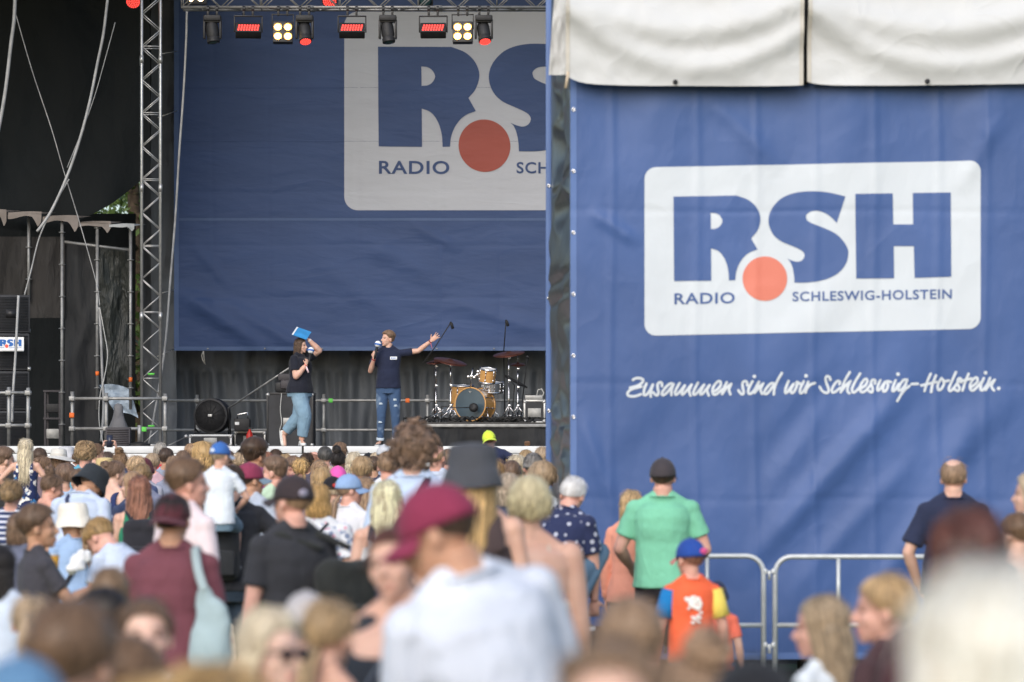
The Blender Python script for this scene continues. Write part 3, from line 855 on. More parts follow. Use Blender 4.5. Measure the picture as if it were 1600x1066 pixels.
# loudspeaker stack
for i, (ya, yb, xr) in enumerate(((460, 520, 47), (520, 579, 46), (579, 641, 46), (641, 697, 46))):
    lab = ('topmost black loudspeaker cabinet of the stack with small recessed handle', 'black loudspeaker cabinet carrying the small white sign', 'black loudspeaker cabinet directly below the one with the sign', 'bottom loudspeaker cabinet of the stack on the stage floor')[i]
    d = 48.0
    h = PZ(ya, d) - PZ(yb, d) - 0.01
    r = empty('loudspeaker_cabinet', (PX(xr, d), d, PZ(yb, d) if i < 3 else SZ), R(9), lab, 'loudspeaker', 'stacked loudspeaker cabinets')
    if i == 3: h = PZ(ya, d) - SZ - 0.01
    obj('cabinet', MB().box((-0.5, 0.40, h / 2), (1.0, 0.80, h), bev=0.012), M_BLACKBOX, r, True)
    gl = MB(); n = 22
    for k in range(n):
        gl.box((-0.5, -0.004, 0.03 + (h - 0.06) * (k + 0.5) / n), (0.95, 0.012, (h - 0.06) / n * 0.55))
    obj('grille', gl, M_BLACKMETAL, r)
    obj('corner_bracket', MB().box((0.003, 0.72, 0.05), (0.012, 0.03, 0.06)), M_ALU, r)
    obj('corner_bracket', MB().box((-0.003, -0.006, 0.025), (0.05, 0.02, 0.05)), M_ALU, r) if i else None
    if i == 0:
        obj('handle', MB().box((-0.28, -0.014, h * 0.5), (0.16, 0.02, 0.11)), M_BLACKMETAL, r)
        obj('badge', MB().lathe([(0.06, 0), (0.06, 0.01)], (-0.52, -0.012, h * 0.5), (0, -1, 0), 16), M_ALU, r)
M_SIGNBLUE = mat_plain('sign_blue', (0.01, 0.12, 0.42), 0.5, 0, 0.4, 0.05)
M_SIGNWHITE = mat_plain('sign_white', (0.80, 0.82, 0.84), 0.5, 0, 0.4, 0.04)
M_SIGNRED = mat_plain('sign_red', (0.85, 0.10, 0.06), 0.5, 0, 0.4, 0.05)
sg = empty('stage_sign', (0, 0, 0), 0, 'small white sign with blue letters and red dot on the loudspeaker stack', 'sign')
dS = 47.75
trS = lambda u, v: (10.5 + (u - 1195) * 0.0795, 541 + (v + 0.0209 * (u - 1195) - 435.6) * 0.0795)
sgn = obj('plate', MB().box((PX(15.5, dS), dS + 0.012, PZ(538.3, dS)), (PX(37.5, dS) - PX(-6, dS), 0.02, 0.205), bev=0.008), M_SIGNWHITE, sg, True)
logo(sg, trS, dS, dS, lambda X, Z: 0 * np.asarray(X), 5.0, M_SIGNWHITE, M_SIGNBLUE, M_SIGNRED, 0.003, True)

# rails at the front edge of the stage
def rail(label, posts, bars, d, tapes=(), ybot=697):
    r = empty('stage_railing', (PX(posts[0][0], d), d, SZ), 0, label, 'railing')
    for px, yt in posts:
        mb = MB().tube([(PX(px, d) - r.location.x, 0, 0), (PX(px, d) - r.location.x, 0, PZ(yt, d) - SZ)], 0.029, 10)
        obj('post', mb, M_STEEL, r)
    for xa, xb, y in bars:
        mb = MB().tube([(PX(xa, d) - r.location.x, -0.05, PZ(y, d) - SZ), (PX(xb, d) - r.location.x, -0.05, PZ(y, d) - SZ)], 0.025, 10)
        for px, _ in posts:
            if min(xa, xb) - 2 <= px <= max(xa, xb) + 2:
                mb.box((PX(px, d) - r.location.x, -0.03, PZ(y, d) - SZ), (0.09, 0.10, 0.075), bev=0.012)
        obj('bar', mb, M_STEEL, r)
    for px, y, m in tapes:
        obj('tape_mark', MB().box((PX(px, d) - r.location.x, -0.05, PZ(y, d) - SZ), (0.075, 0.062, 0.075), bev=0.01), m, r)
    return r
rail('short steel pipe railing in front of the loudspeaker stack', ((14, 605), (44, 606)), ((-30, 50, 614), (-30, 50, 665)), 46.6)
rail('steel pipe railing in front of the lattice tower with orange tape', ((113, 612), (166, 614), (258, 615)), ((110, 262, 623), (110, 262, 670)), 48.4, ((113, 649, M_ORANGE), (226, 671, M_GREEN)))
rail('steel pipe railing at the rear of the stage behind presenters and drums', ((308, 617), (506, 616), (668, 617), (845, 617)), ((262, 905, 626), (262, 905, 672)), 56.4, ((517, 626, M_GREEN), (637, 626, M_ORANGE)))

# ---------------------------------------------------------------- things standing on the stage
r = empty('monitor_speaker', P(184, 697, 46.5), R(4), 'grey stage loudspeaker box in front of the railing beside a raised phone', 'loudspeaker')
r.location.z = SZ - 0.35
obj('cabinet', MB().box((0, 0.15, 0.31), (0.36, 0.30, 0.62), bev=0.015), M_GREYBOX, r, True)
gl = MB()
for k in range(18): gl.box((0, -0.004, 0.04 + k * 0.032), (0.31, 0.012, 0.018))
obj('grille', gl, M_GREYBOX, r)
ms = empty('covered_stand', P(185, 697, 49.6), 0, 'grey cloth-covered stand behind the grey stage loudspeaker', 'stand')
ms.location.z = SZ
obj('cover', MB().lathe([(0.16, 0.0), (0.15, 0.30), (0.10, 0.42), (0.075, 0.52), (0.07, 0.62), (0.045, 0.66), (0, 0.67)], (0, 0, 0), n=14), mat_tarp('grey_cover', (0.17, 0.17, 0.18), 0.7, (1, 1, 1), 3, 0.6, 0.05), ms)
st = empty('lamp_stand', P(218, 697, 46.4), 0, 'small stage-edge lamp stand with round foot in front of the lattice tower', 'stand')
st.location.z = SZ
obj('foot', MB().lathe([(0.16, 0), (0.16, 0.03), (0.05, 0.06), (0, 0.06)], n=16), M_BLACKMETAL, st, True)
obj('stem', MB().tube([(0, 0, 0.05), (0.0, 0, 0.3)], 0.03, 8), M_STEEL, st)

fan = empty('stage_fan', P(332, 690, 53), R(-8), 'large round black stage fan standing on a pale road case', 'fan')
fan.location.z = SZ + 0.21
fz = 0.31
obj('drum', MB().lathe([(0.255, -0.16), (0.285, -0.15), (0.29, -0.13), (0.275, 0), (0.29, 0.13), (0.285, 0.15), (0.255, 0.16), (0.25, 0.14), (0.25, -0.14)], (0, 0, fz), (0, -1, 0), 40, False), M_BLACKPLASTIC, fan, True)
gr = MB()
for k in range(11):
    q = 0.022 + k * 0.0225
    gr.tube([(q * math.cos(a), -0.16, fz + q * math.sin(a)) for a in np.linspace(0, 2 * math.pi, 33)], 0.0028, 4)
for k in range(12):
    a = 2 * math.pi * k / 12
    gr.tube([(0, -0.163, fz), (0.26 * math.cos(a), -0.163, fz + 0.26 * math.sin(a))], 0.004, 4)
obj('grille', gr, M_BLACKMETAL, fan)
obj('mesh_disc', MB().lathe([(0.0, 0), (0.255, 0), (0.255, .004), (0, .004)], (0, -.145, fz), (0, -1, 0), 36, False), M_BLACKPLASTIC, fan)
obj('hub_badge', MB().box((0, -0.175, fz), (0.07, 0.012, 0.045), bev=0.004), M_ALU, fan, True)
bd = MB()
for k in range(5):
    a = 2 * math.pi * k / 5
    Mx = Matrix.Translation((0, 0, fz)) @ Matrix.Rotation(a, 4, 'Y') @ Matrix.Translation((0, 0, 0.13)) @ Matrix.Rotation(R(35), 4, 'Z')
    bd.xf(Matrix.Identity(4)); q = MB().box((0, 0, 0), (0.10, 0.008, 0.21)); q.xf(Mx); bd.add(q.verts(), q.f)
obj('blade', bd, M_BLACKPLASTIC, fan)
ft = MB()
for s in (-1, 1):
    ft.tube([(s * 0.29, 0, fz), (s * 0.30, 0, 0.1), (s * 0.26, -0.18, 0.015), ], 0.014, 8); ft.tube([(s * 0.30, 0, 0.1), (s * 0.26, 0.18, 0.015)], 0.014, 8)
ft.tube([(-0.26, -0.18, 0.015), (0.26, -0.18, 0.015)], 0.014, 8)
obj('stand', ft, M_BLACKMETAL, fan)

def road_case(name, loc, size, label, rotz=0, mat=None, edge=None, cat='road case'):
    r = empty(name, loc, rotz, label, cat)
    w, dd, h = size
    obj('body', MB().box((0, 0, h / 2), (w - 0.012, dd - 0.012, h - 0.012)), mat or M_BLACKBOX, r, True)
    e = MB(); t = 0.03
    for sx in (-1, 1):
        for sy in (-1, 1):
            e.box((sx * (w / 2 - t / 2 + .003), sy * (dd / 2 - t / 2 + .003), h / 2), (t, t, h), bev=.004)
    for z in (t / 2 - .003, h - t / 2 + .003):
        for sy in (-1, 1): e.box((0, sy * (dd / 2 - t / 2 + .002), z), (w - 2 * t, t, t), bev=.004)
        for sx in (-1, 1): e.box((sx * (w / 2 - t / 2 + .002), 0, z), (t, dd - 2 * t, t), bev=.004)
    obj('edge_trim', e, edge or M_ALU, r, True)
    for sx in (-1, 1):
        for z in (0.03, h - 0.03): obj('ball_corner', MB().ball((sx * (w / 2 - .02), -dd / 2 + .02, z), 0.036, nu=10, nv=6), M_ALU, r)
    hd = MB().box((0, -dd / 2 - 0.004, h * 0.45), (0.22, 0.016, min(0.15, h * 0.6)), bev=0.006)
    obj('handle', hd, M_STEEL, r, True)
    return r
fb = road_case('road_case', (PX(331, 53), 53, SZ), (0.70, 0.5, 0.205), 'low pale road case under the round black fan', 0, M_BLACKBOX, M_WHITEPAINT)
bx = empty('power_box', (PX(379, 53), 53, SZ + 0.27), 0, 'small dark power box with chrome handle right of the round fan', 'box')
obj('body', MB().box((0, 0, 0.10), (0.26, 0.24, 0.20), bev=0.02), M_BLACKPLASTIC, bx, True)
obj('handle', MB().tube([(-0.09, 0, 0.2), (-0.08, 0, 0.27), (0.08, 0, 0.30), (0.09, 0, 0.2)], 0.014, 8), M_CHROME, bx)
obj('socket', MB().box((-0.08, -0.125, 0.12), (0.07, 0.02, 0.05), bev=0.006), M_WHITEPAINT, bx, True)
road_case('road_case', (PX(392, 53.4), 53.4, SZ), (0.52, 0.45, 0.26), 'black road case with thin metal edges below the small power box', 0)
fe = empty('fire_extinguisher', (PX(390, 52.6), 52.6, SZ), 0, 'red fire extinguisher beside the black road case', 'fire extinguisher')
obj('cylinder', MB().lathe([(0.05, 0), (0.055, 0.02), (0.055, 0.20), (0.035, 0.25), (0.018, 0.27), (0.018, 0.29)], n=16), M_RED, fe)
obj('valve', MB().box((0.02, 0, 0.305), (0.09, 0.02, 0.025), bev=0.006), M_BLACKMETAL, fe, True)

road_case('speaker_box', (PX(453, 51.5), 51.5 + .3, SZ), (0.75, 0.6, 0.87), 'tall black cabinet standing behind the woman with the blue card', 0, M_BLACKBOX, M_BLACKMETAL, 'cabinet')
ab = empty('gear_bag', (PX(443, 51.5), 51.7, SZ + 0.875), 0, 'grey and black gear pile on top of the tall black cabinet', 'bag')
obj('bag', MB().box((0, 0, 0.09), (0.30, 0.25, 0.18), bev=0.05), M_BLACKPLASTIC, ab, True)
obj('pouch', MB().box((0.03, -0.1, 0.13), (0.18, 0.14, 0.15), bev=0.04), M_GREYBOX, ab, True)
obj('case', MB().box((0.02, 0, 0.25), (0.24, 0.2, 0.12), bev=0.03), M_GREYBOX, ab, True)
bp_ = empty('boom_pole', (0, 0, 0), 0, 'slanting metal boom pole between the round fan and the gear pile', 'pole')
obj('tube', MB().tube([P(357, 638, 52.8), P(452, 575, 52.0)], 0.016, 8), M_STEEL, bp_)
obj('rest', MB().tube([P(357, 638, 52.8), P(357, 697, 53.3)], 0.012, 6), M_BLACKMETAL, bp_)
cable('pale cable hanging in front of the tall black cabinet', [(440, 615), (438, 640), (440, 660), (437, 675), (443, 690)], 0.006, M_CABLEWHITE, 51.3, 'microphone_cable')
cs_ = empty('microphone_boom', (0, 0, 0), 0, 'low boom stand lying on the stage left of the round fan', 'microphone stand')
obj('boom', MB().tube([P(262, 697, 52), P(289, 684, 52.3)], 0.012, 6), M_STEEL, cs_)
obj('microphone', MB().ball(P(291, 682, 52.3), 0.035), M_ALU, cs_)

# drum riser
DR = 53.8
RZ = PZ(660, 52.6)
ri = empty('drum_riser', (PX(745, 53), 53.9, SZ), 0, 'black skirted riser carrying the drum kit at the right of the stage', 'riser')
rx0, rx1 = PX(636, 52.6) - ri.location.x, PX(915, 52.6) - ri.location.x
obj('top', MB().box(((rx0 + rx1) / 2, 0.2, RZ - SZ - 0.03), (rx1 - rx0, 3.0, 0.06), bev=0.008), M_DECK, ri, True)
q = sheet_mb(rx0, rx1, 0.0, RZ - SZ - 0.06, -1.28, lambda X, Z: 0.012 * np.sin(X * 16 + 2 * fbm(X, Z, 6)) + 0.03 * fbm(X * 2, Z * 4, 12), 120, 8)
obj('skirt', q, M_MESH, ri)
obj('edge_trim', MB().box(((rx0 + rx1) / 2 - 0.25, -1.305, RZ - SZ - 0.055), (rx1 - rx0 - 0.5, 0.02, 0.05), bev=0.006), M_STEEL, ri, True)

M_MAPLE, nt, b = new_mat('natural_maple_shell')
v = coords(nt, (4, 4, 60)); w_ = N(nt, 'ShaderNodeTexNoise'); w_.inputs['Scale'].default_value = 1.0; w_.inputs['Detail'].default_value = 6
nt.links.new(v, w_.inputs['Vector'])
rp = N(nt, 'ShaderNodeValToRGB'); rp.color_ramp.elements[0].color = (0.50, 0.24, 0.07, 1); rp.color_ramp.elements[1].color = (0.74, 0.42, 0.15, 1)
nt.links.new(w_.outputs['Fac'], rp.inputs['Fac']); nt.links.new(rp.outputs['Color'], b.inputs['Base Color'])
b.inputs['Roughness'].default_value = 0.25; b.inputs['Coat Weight'].default_value = 0.5
M_HEADBLUE = mat_plain('smoky_blue_drum_head', (0.055, 0.085, 0.11), 0.22, 0, 0.5, 0.15, 3)
M_HEADWHITE = mat_plain('white_drum_head', (0.75, 0.75, 0.74), 0.5)
M_CYMBAL = mat_plain('dark_bronze_cymbal', (0.16, 0.06, 0.045), 0.35, 0.7, 0.5, 0.3, 14)

def drum(name, c, r, h, axis, label, shell, head_front, head_back, lugs=8, hoop=None, grp='drum kit'):
    """c is the centre; axis points to the front head"""
    o = empty(name, c, 0, label, 'drum', grp)
    ax = Vector(axis).normalized()
    obj('shell', MB().lathe([(r, -h / 2), (r, h / 2)], (0, 0, 0), ax, 40, False), shell, o)
    for s, hd in ((1, head_front), (-1, head_back)):
        obj('drum_head', MB().lathe([(r * 0.985, s * (h / 2 + 0.004)), (r * 0.5, s * (h / 2 + 0.006)), (0.0, s * (h / 2 + 0.006))], (0, 0, 0), ax, 40, False), hd, o)
        obj('hoop', MB().lathe([(r * 0.985, s * (h / 2 - 0.012)), (r * 1.05, s * (h / 2 - 0.012)), (r * 1.06, s * (h / 2 + 0.014)), (r * 0.985, s * (h / 2 + 0.016)), (r * 0.985, s * (h / 2 - 0.012))], (0, 0, 0), ax, 40, False), hoop or M_CHROME, o)
    e = ax.orthogonal().normalized(); f = ax.cross(e)
    for k in range(lugs):
        lg = MB()
        a = 2 * math.pi * (k + .5) / lugs
        rr_ = e * math.cos(a) + f * math.sin(a)
        lg.tube([rr_ * (r * 1.04) - ax * h / 2, rr_ * (r * 1.04) + ax * h / 2], 0.006, 6)
        for s in (-1, 1): lg.tube([rr_ * (r * 1.02) + ax * (s * h * 0.22), rr_ * (r * 1.02) + ax * (s * h * 0.40)], 0.014, 6)
        obj('lug', lg, M_CHROME, o)
    return o
kax = Vector((-0.42, -1, 0.02)).normalized()
kc = Vector((PX(735, DR), DR, PZ(632, DR)))
kick = drum('bass_drum', kc - kax * 0.2, 0.275, 0.40, kax, 'bass drum with smoky blue head and natural maple shell', M_MAPLE, M_HEADBLUE, M_HEADWHITE, 10, M_MAPLE)
em = MB().lathe([(0.0, 0), (0.001, 0.0)], (0, 0, 0)) if False else MB()
e1 = kax * 0.212 + Vector((0, 0, 0.205)); sx_ = Vector((0, 0, 1)).cross(kax).normalized() * -1
em.add([tuple(e1 - sx_ * 0.03 + Vector((0, 0, 0.018))), tuple(e1 - Vector((0, 0, 0.016))), tuple(e1 + sx_ * 0.03 + Vector((0, 0, 0.018)))], [(0, 1, 2)])
obj('head_mark', em, M_STEEL, kick)
for s in (-1, 1):
    lat = Vector((0, 0, 1)).cross(kax).normalized()
    obj('spur', MB().tube([lat * (s * 0.26) + kax * 0.12 - Vector((0, 0, .06)), lat * (s * 0.34) + kax * 0.2 - Vector((0, 0, 0.29))], 0.008, 6), M_CHROME, kick)
ft_ = drum('floor_tom', P(722, 622, DR + .75), 0.195, 0.42, (0.02, -0.10, 1), 'natural maple floor tom behind the bass drum on its left side', M_MAPLE, M_HEADWHITE, M_HEADWHITE, 8)
obj('badge', MB().lathe([(0.014, 0), (0.014, 0.004)], (-0.06, -0.195, 0.06), (0, -1, 0), 10), M_BLACKMETAL, ft_)
for k in range(3):
    a = 2 * math.pi * k / 3 + .5
    obj('leg', MB().tube([(0.21 * math.cos(a), 0.21 * math.sin(a), 0.05), (0.22 * math.cos(a), 0.22 * math.sin(a), RZ - ft_.location.z)], 0.007, 6), M_CHROME, ft_)
rt_ = drum('rack_tom', P(762, 587, DR - .1), 0.135, 0.22, (0.1, -0.22, 1), 'small natural maple tom mounted high right above the bass drum', M_MAPLE, M_HEADWHITE, M_HEADWHITE, 6)
sn_ = drum('snare_drum', P(770, 605, DR + .35), 0.178, 0.16, (0.05, -0.12, 1), 'chrome snare drum on a stand below the small tom', M_CHROME, M_HEADWHITE, M_HEADWHITE, 10)

def tripod(mb, base, h, spread=0.22, r=0.008):
    for k in range(3):
        a = 2 * math.pi * k / 3 + 0.4
        mb.tube([base + Vector((0, 0, h)), base + Vector((spread * math.cos(a), spread * math.sin(a), 0.012))], r, 6)
        mb.tube([base + Vector((0, 0, h * 0.45)), base + Vector((spread * .6 * math.cos(a), spread * .6 * math.sin(a), h * 0.42))], r * 0.7, 5)
def cymbal_stand(px, ytop, d, rad, tilt, label, cat='cymbal', hat=False, px_base=None):
    top = P(px, ytop, d); base = Vector((PX(px_base or px, d), d, RZ + .002))
    o = empty('cymbal_stand' if not hat else 'hi_hat', base, 0, label, cat, 'drum kit')
    t = top - base
    mb = MB(); tripod(mb, Vector((0, 0, 0)), 0.30)
    obj('tripod', mb, M_CHROME, o)
    mb = MB().tube([(0, 0, 0.08), (0, 0, t.z * 0.6)], 0.012, 8)
    mb.tube([(0, 0, t.z * 0.6), (0, 0, t.z - 0.09)], 0.009, 8); mb.tube([(0, 0, t.z - 0.09), tuple(t)], 0.006, 8)
    for z in (0.3, t.z * 0.6, t.z - 0.09): mb.box((0.012, 0, z), (0.05, 0.03, 0.035), bev=0.006)
    obj('stem', mb, M_CHROME, o)
    ax = Vector((math.sin(R(tilt)), -0.22, math.cos(R(tilt))))
    prof = [(0.006, 0.022), (rad * 0.12, 0.020), (rad * 0.2, 0.004), (rad * 0.6, -0.008), (rad, -0.026), (rad, -0.029), (rad * 0.6, -0.011), (rad * 0.2, 0.001), (0.006, 0.018)]
    obj('cymbal', MB().lathe(prof, t, ax, 40), M_CYMBAL, o)
    if hat:
        obj('cymbal', MB().lathe([(a, -b - 0.045) for a, b in prof], t, ax, 40), M_CYMBAL, o)
        obj('rod', MB().tube([tuple(t), tuple(t + Vector((0, 0, 0.16)))], 0.004, 6), M_CHROME, o)
        obj('pedal', MB().box((0, -0.14, 0.03), (0.08, 0.26, 0.02), (R(-8), 0, 0), 0.005), M_BLACKMETAL, o)
    return o
cymbal_stand(704, 563, DR + .1, 0.285, 11, 'dark bronze crash cymbal tilted on a stand above the floor tom')
cymbal_stand(681, 564, DR + .3, 0.16, -4, 'small dark cymbal seen edge-on at the left end of the kit')
cymbal_stand(795, 551, DR + .5, 0.27, -7, 'dark bronze ride cymbal above the chrome snare drum')
cymbal_stand(809, 568, DR + .7, 0.13, 0, 'pair of hi-hat cymbals on a chrome stand at the right end of the kit', 'hi-hat', True)
hw = empty('tom_holder', (kc.x, kc.y + .1, kc.z), 0, 'chrome tom holder rising from the bass drum', 'drum hardware', 'drum kit')
q = hw.location
obj('post', MB().tube([P(735, 606, DR) - q, P(736, 590, DR) - q, P(739, 575, DR) - q], 0.012, 8), M_CHROME, hw)
mb = MB()
for a, bb in ((732, 589), (737, 588), (741, 590), (746, 586), (747, 581)): mb.box(P(a, bb, DR) - q, (0.05, 0.04, 0.045), bev=0.01)
mb.tube([P(737, 589, DR) - q, P(750, 585, DR) - q], 0.009, 8); mb.tube([P(747, 577, DR) - q, P(747, 592, DR) - q], 0.007, 8)
obj('clamp', mb, M_CHROME, hw)
ss = empty('snare_stand', (sn_.location.x, sn_.location.y, RZ), 0, 'chrome tripod stand under the snare drum', 'drum hardware', 'drum kit')
mb = MB(); tripod(mb, Vector((0, 0, 0)), 0.22, 0.26, 0.009); mb.tube([(0, 0, 0.1), (0, 0, sn_.location.z - RZ - 0.12)], 0.013, 8)
for k in range(3):
    a = 2 * math.pi * k / 3; hz = sn_.location.z - RZ
    mb.tube([(0, 0, hz - 0.13), (0.17 * math.cos(a), 0.17 * math.sin(a), hz - 0.10)], 0.008, 6)
obj('frame', mb, M_CHROME, ss)
pd = empty('drum_hardware', P(690, 655, DR - .1), 0, 'crossed chrome stand legs on the riser left of the bass drum', 'drum hardware', 'drum kit')
pd.location.z = RZ; mb = MB()
for a, b2, c2, d2 in ((678, 650, 702, 634), (680, 634, 704, 652), (688, 655, 708, 636), (700, 655, 708, 630), (716, 655, 706, 635)):
    mb.tube([P(a, b2, DR - .15) - pd.location, P(c2, d2, DR - .1) - pd.location], 0.009, 6)
obj('frame', mb, M_CHROME, pd)

def mic_stand(label, base, pts, mic_end, mat=M_BLACKMETAL, cat='microphone stand'):
    o = empty('microphone_stand', base, 0, label, cat)
    q = o.location
    mb = MB(); tripod(mb, Vector((0, 0, 0)), 0.12, 0.25, 0.008); obj('tripod', mb, mat, o)
    obj('stem', MB().tube([(0, 0, 0.05), pts[0] - q], 0.010, 8), mat, o)
    obj('boom', MB().tube([p - q for p in pts], 0.009, 8), mat, o)
    a = pts[-1]; e = mic_end
    obj('microphone', MB().tube([a - q, a + (e - a) * 0.3 - q, e - q], [0.014, 0.028, 0.024], 10), M_BLACKPLASTIC, o)
    return o
mic_stand('black boom microphone stand behind the raised hand of the man', Vector((PX(679, 54), 54, RZ)), [P(678, 566, 54), P(662, 566, 54), P(678, 545, 54), P(702, 508, 54), P(704, 503, 54)], P(708, 514, 54))
mic_stand('tall black microphone stand rising above the ride cymbal', Vector((PX(789, 54.6), 54.6, RZ)), [P(787, 550, 54.6), P(790, 510, 54.6), P(790.5, 500, 54.6)], P(794, 510, 54.6))
mic_stand('thin black microphone stand at the far right of the drum kit', Vector((PX(814, 55), 55, RZ)), [P(817, 620, 55), P(824, 560, 55)], P(825, 556, 55))
mic_stand('low black microphone stand reaching over the hi-hat', Vector((PX(800, 54.9), 54.9, RZ)), [P(804, 602, 54.9), P(793, 590, 54.9), P(824, 606, 54.9)], P(788, 587, 54.9))
km = empty('bass_drum_microphone', P(740, 637, DR - .2), 0, 'round black microphone on a short boom in front of the bass drum', 'microphone')
obj('microphone', MB().lathe([(0.0, -0.05), (0.05, -0.045), (0.075, -0.02), (0.075, 0.02), (0.05, 0.045), (0, 0.05)], (0, 0, 0), (-0.3, -1, 0), 24), M_BLACKPLASTIC, km)
obj('boom', MB().tube([(-0.05, 0, 0), P(714, 637, DR - .2) - km.location, P(690, 635, DR - .25) - km.location], 0.008, 6), M_BLACKMETAL, km)
obj('stem', MB().tube([P(690, 635, DR - .25) - km.location, Vector((PX(690, DR - .25), DR - .25, RZ)) - km.location], 0.009, 6), M_BLACKMETAL, km)
cm = MB()
for k in range(46):
    u = RNG.uniform(655, 842); d = RNG.uniform(52.9, 54.4)
    pts = [Vector((PX(u, d), d, RZ + .012))]
    a = RNG.uniform(0, 6.28)
    for j in range(5):
        a += RNG.normal() * .9
        pts.append(pts[-1] + Vector((0.13 * math.cos(a), 0.10 * math.sin(a), 0)))
    for j, p_ in enumerate(pts):
        p_.z = RZ + .012 + (0.09 * abs(math.sin(j * 1.7 + k)) if 0 < j < 5 else 0)
        p_.y = min(max(p_.y, 52.75), 55.2)
    cm.tube(smooth_loop([tuple(p_) for p_ in pts], (), 3, False), 0.011, 5)
tag(obj('cable_tangle', cm, M_CABLE), 'tangle of black cables spread over the drum riser', 'cables')
fc = road_case('road_case', (PX(836, 54), 54.0, RZ), (0.36, 0.40, 0.385), 'upright black road case with silver edges at the right end of the riser', R(-3), None, M_ALU)
mx = empty('mixing_device', (PX(834, 54), 53.95, RZ + 0.388), 0, 'grey mixing device with cable loops on the silver-edged road case', 'mixer')
obj('body', MB().box((0.0, 0, 0.04), (0.30, 0.26, 0.08), bev=0.012), M_STEEL, mx, True)
obj('knob_panel', MB().box((-0.08, -0.02, 0.088), (0.12, 0.2, 0.02), bev=0.006), M_BLACKPLASTIC, mx, True)
obj('cable', MB().tube([(0.05, -0.05, 0.08), (0.07, -0.05, 0.17), (0.13, -0.05, 0.19), (0.17, -0.05, 0.12), (0.14, -0.05, 0.05)], 0.008, 6), M_CABLEWHITE, mx)
hbg = empty('leather_bag', (PX(824, 46.5), 46.5, SZ), 0, 'small brown leather bag lying on the stage front edge right', 'bag')
obj('bag', MB().box((0, 0.05, 0.035), (0.085, 0.08, 0.07), bev=0.02), mat_plain('tan_leather', (0.30, 0.15, 0.07), 0.6), hbg, True)
obj('flap', MB().box((0, 0.005, 0.045), (0.08, 0.012, 0.04), bev=0.005), mat_plain('dark_leather', (0.12, 0.06, 0.03), 0.6), hbg, True)

# ---------------------------------------------------------------- trees behind the stage
M_LEAF, nt, b = new_mat('leaf_green')
at = N(nt, 'ShaderNodeAttribute'); at.attribute_name = 'tint'
rp = N(nt, 'ShaderNodeValToRGB'); rp.color_ramp.elements[0].color = (0.035, 0.075, 0.012, 1); rp.color_ramp.elements[1].color = (0.14, 0.21, 0.035, 1)
nt.links.new(at.outputs['Fac'], rp.inputs['Fac']); nt.links.new(rp.outputs['Color'], b.inputs['Base Color']); b.inputs['Roughness'].default_value = 0.6
b.inputs['Subsurface Weight'].default_value = 0.0
M_BARK = mat_plain('bark', (0.09, 0.065, 0.045), 0.9, 0, 0.2, 0.4, 10, 0.6, 30)
def tree(x, y, h, label, seed):
    rg = np.random.default_rng(seed)
    o = empty('broadleaf_tree', (x, y, 0), 0, label, 'tree', 'trees behind the stage')
    mb = MB().tube([(0, 0, 0), (0.1, 0, h * .3), (-.1, .1, h * .6), (0, 0, h * .85)], [.28, .2, .13, .05], 9)
    cl = []
    for k in range(12):
        a = k * 2.4; z = h * (.10 + .055 * k); L = h * .26 * (1 - .03 * k)
        e = (L * math.cos(a), L * math.sin(a), z + L * .45)
        mb.tube([(0, 0, z), (e[0] * .5, e[1] * .5, z + L * .2), e], [.08, .05, .02], 6); cl.append(e)
    obj('trunk', mb, M_BARK, o)
    V = []; Fc = []; T = []
    for k in range(230):
        c0 = cl[k % 12]; c = np.array(c0) + rg.normal(0, 1, 3) * np.array((.8, .8, .8)) * h * .085
        sh = rg.uniform(0, 1)
        for j in range(46):
            p = c + rg.normal(0, .34, 3); n = rg.normal(0, 1, 3); n /= np.linalg.norm(n); t = np.cross(n, rg.normal(0, 1, 3)); t /= np.linalg.norm(t) + 1e-9; s = rg.uniform(.07, .13)
            q = np.cross(n, t); b0 = len(V)
            V += [p - t * s, p + q * s * .45, p + t * s, p - q * s * .45]; Fc.append((b0, b0 + 1, b0 + 2, b0 + 3)); T += [np.clip(.6 * sh + .4 * rg.uniform(), 0, 1)] * 4
    obj('crown', MB().add(V, Fc, np.array(T)), M_LEAF, o, smooth=False)
tree(PX(214, 70) , 70, 13, 'leafy green tree seen through the gap left of the lattice tower', 5)
tree(PX(160, 80) - 2, 80, 14, 'second leafy tree standing left behind the wing tarpaulin', 6)
tree(PX(240, 84) + 1, 84, 12, 'bushy tree standing right behind the lattice tower', 8)

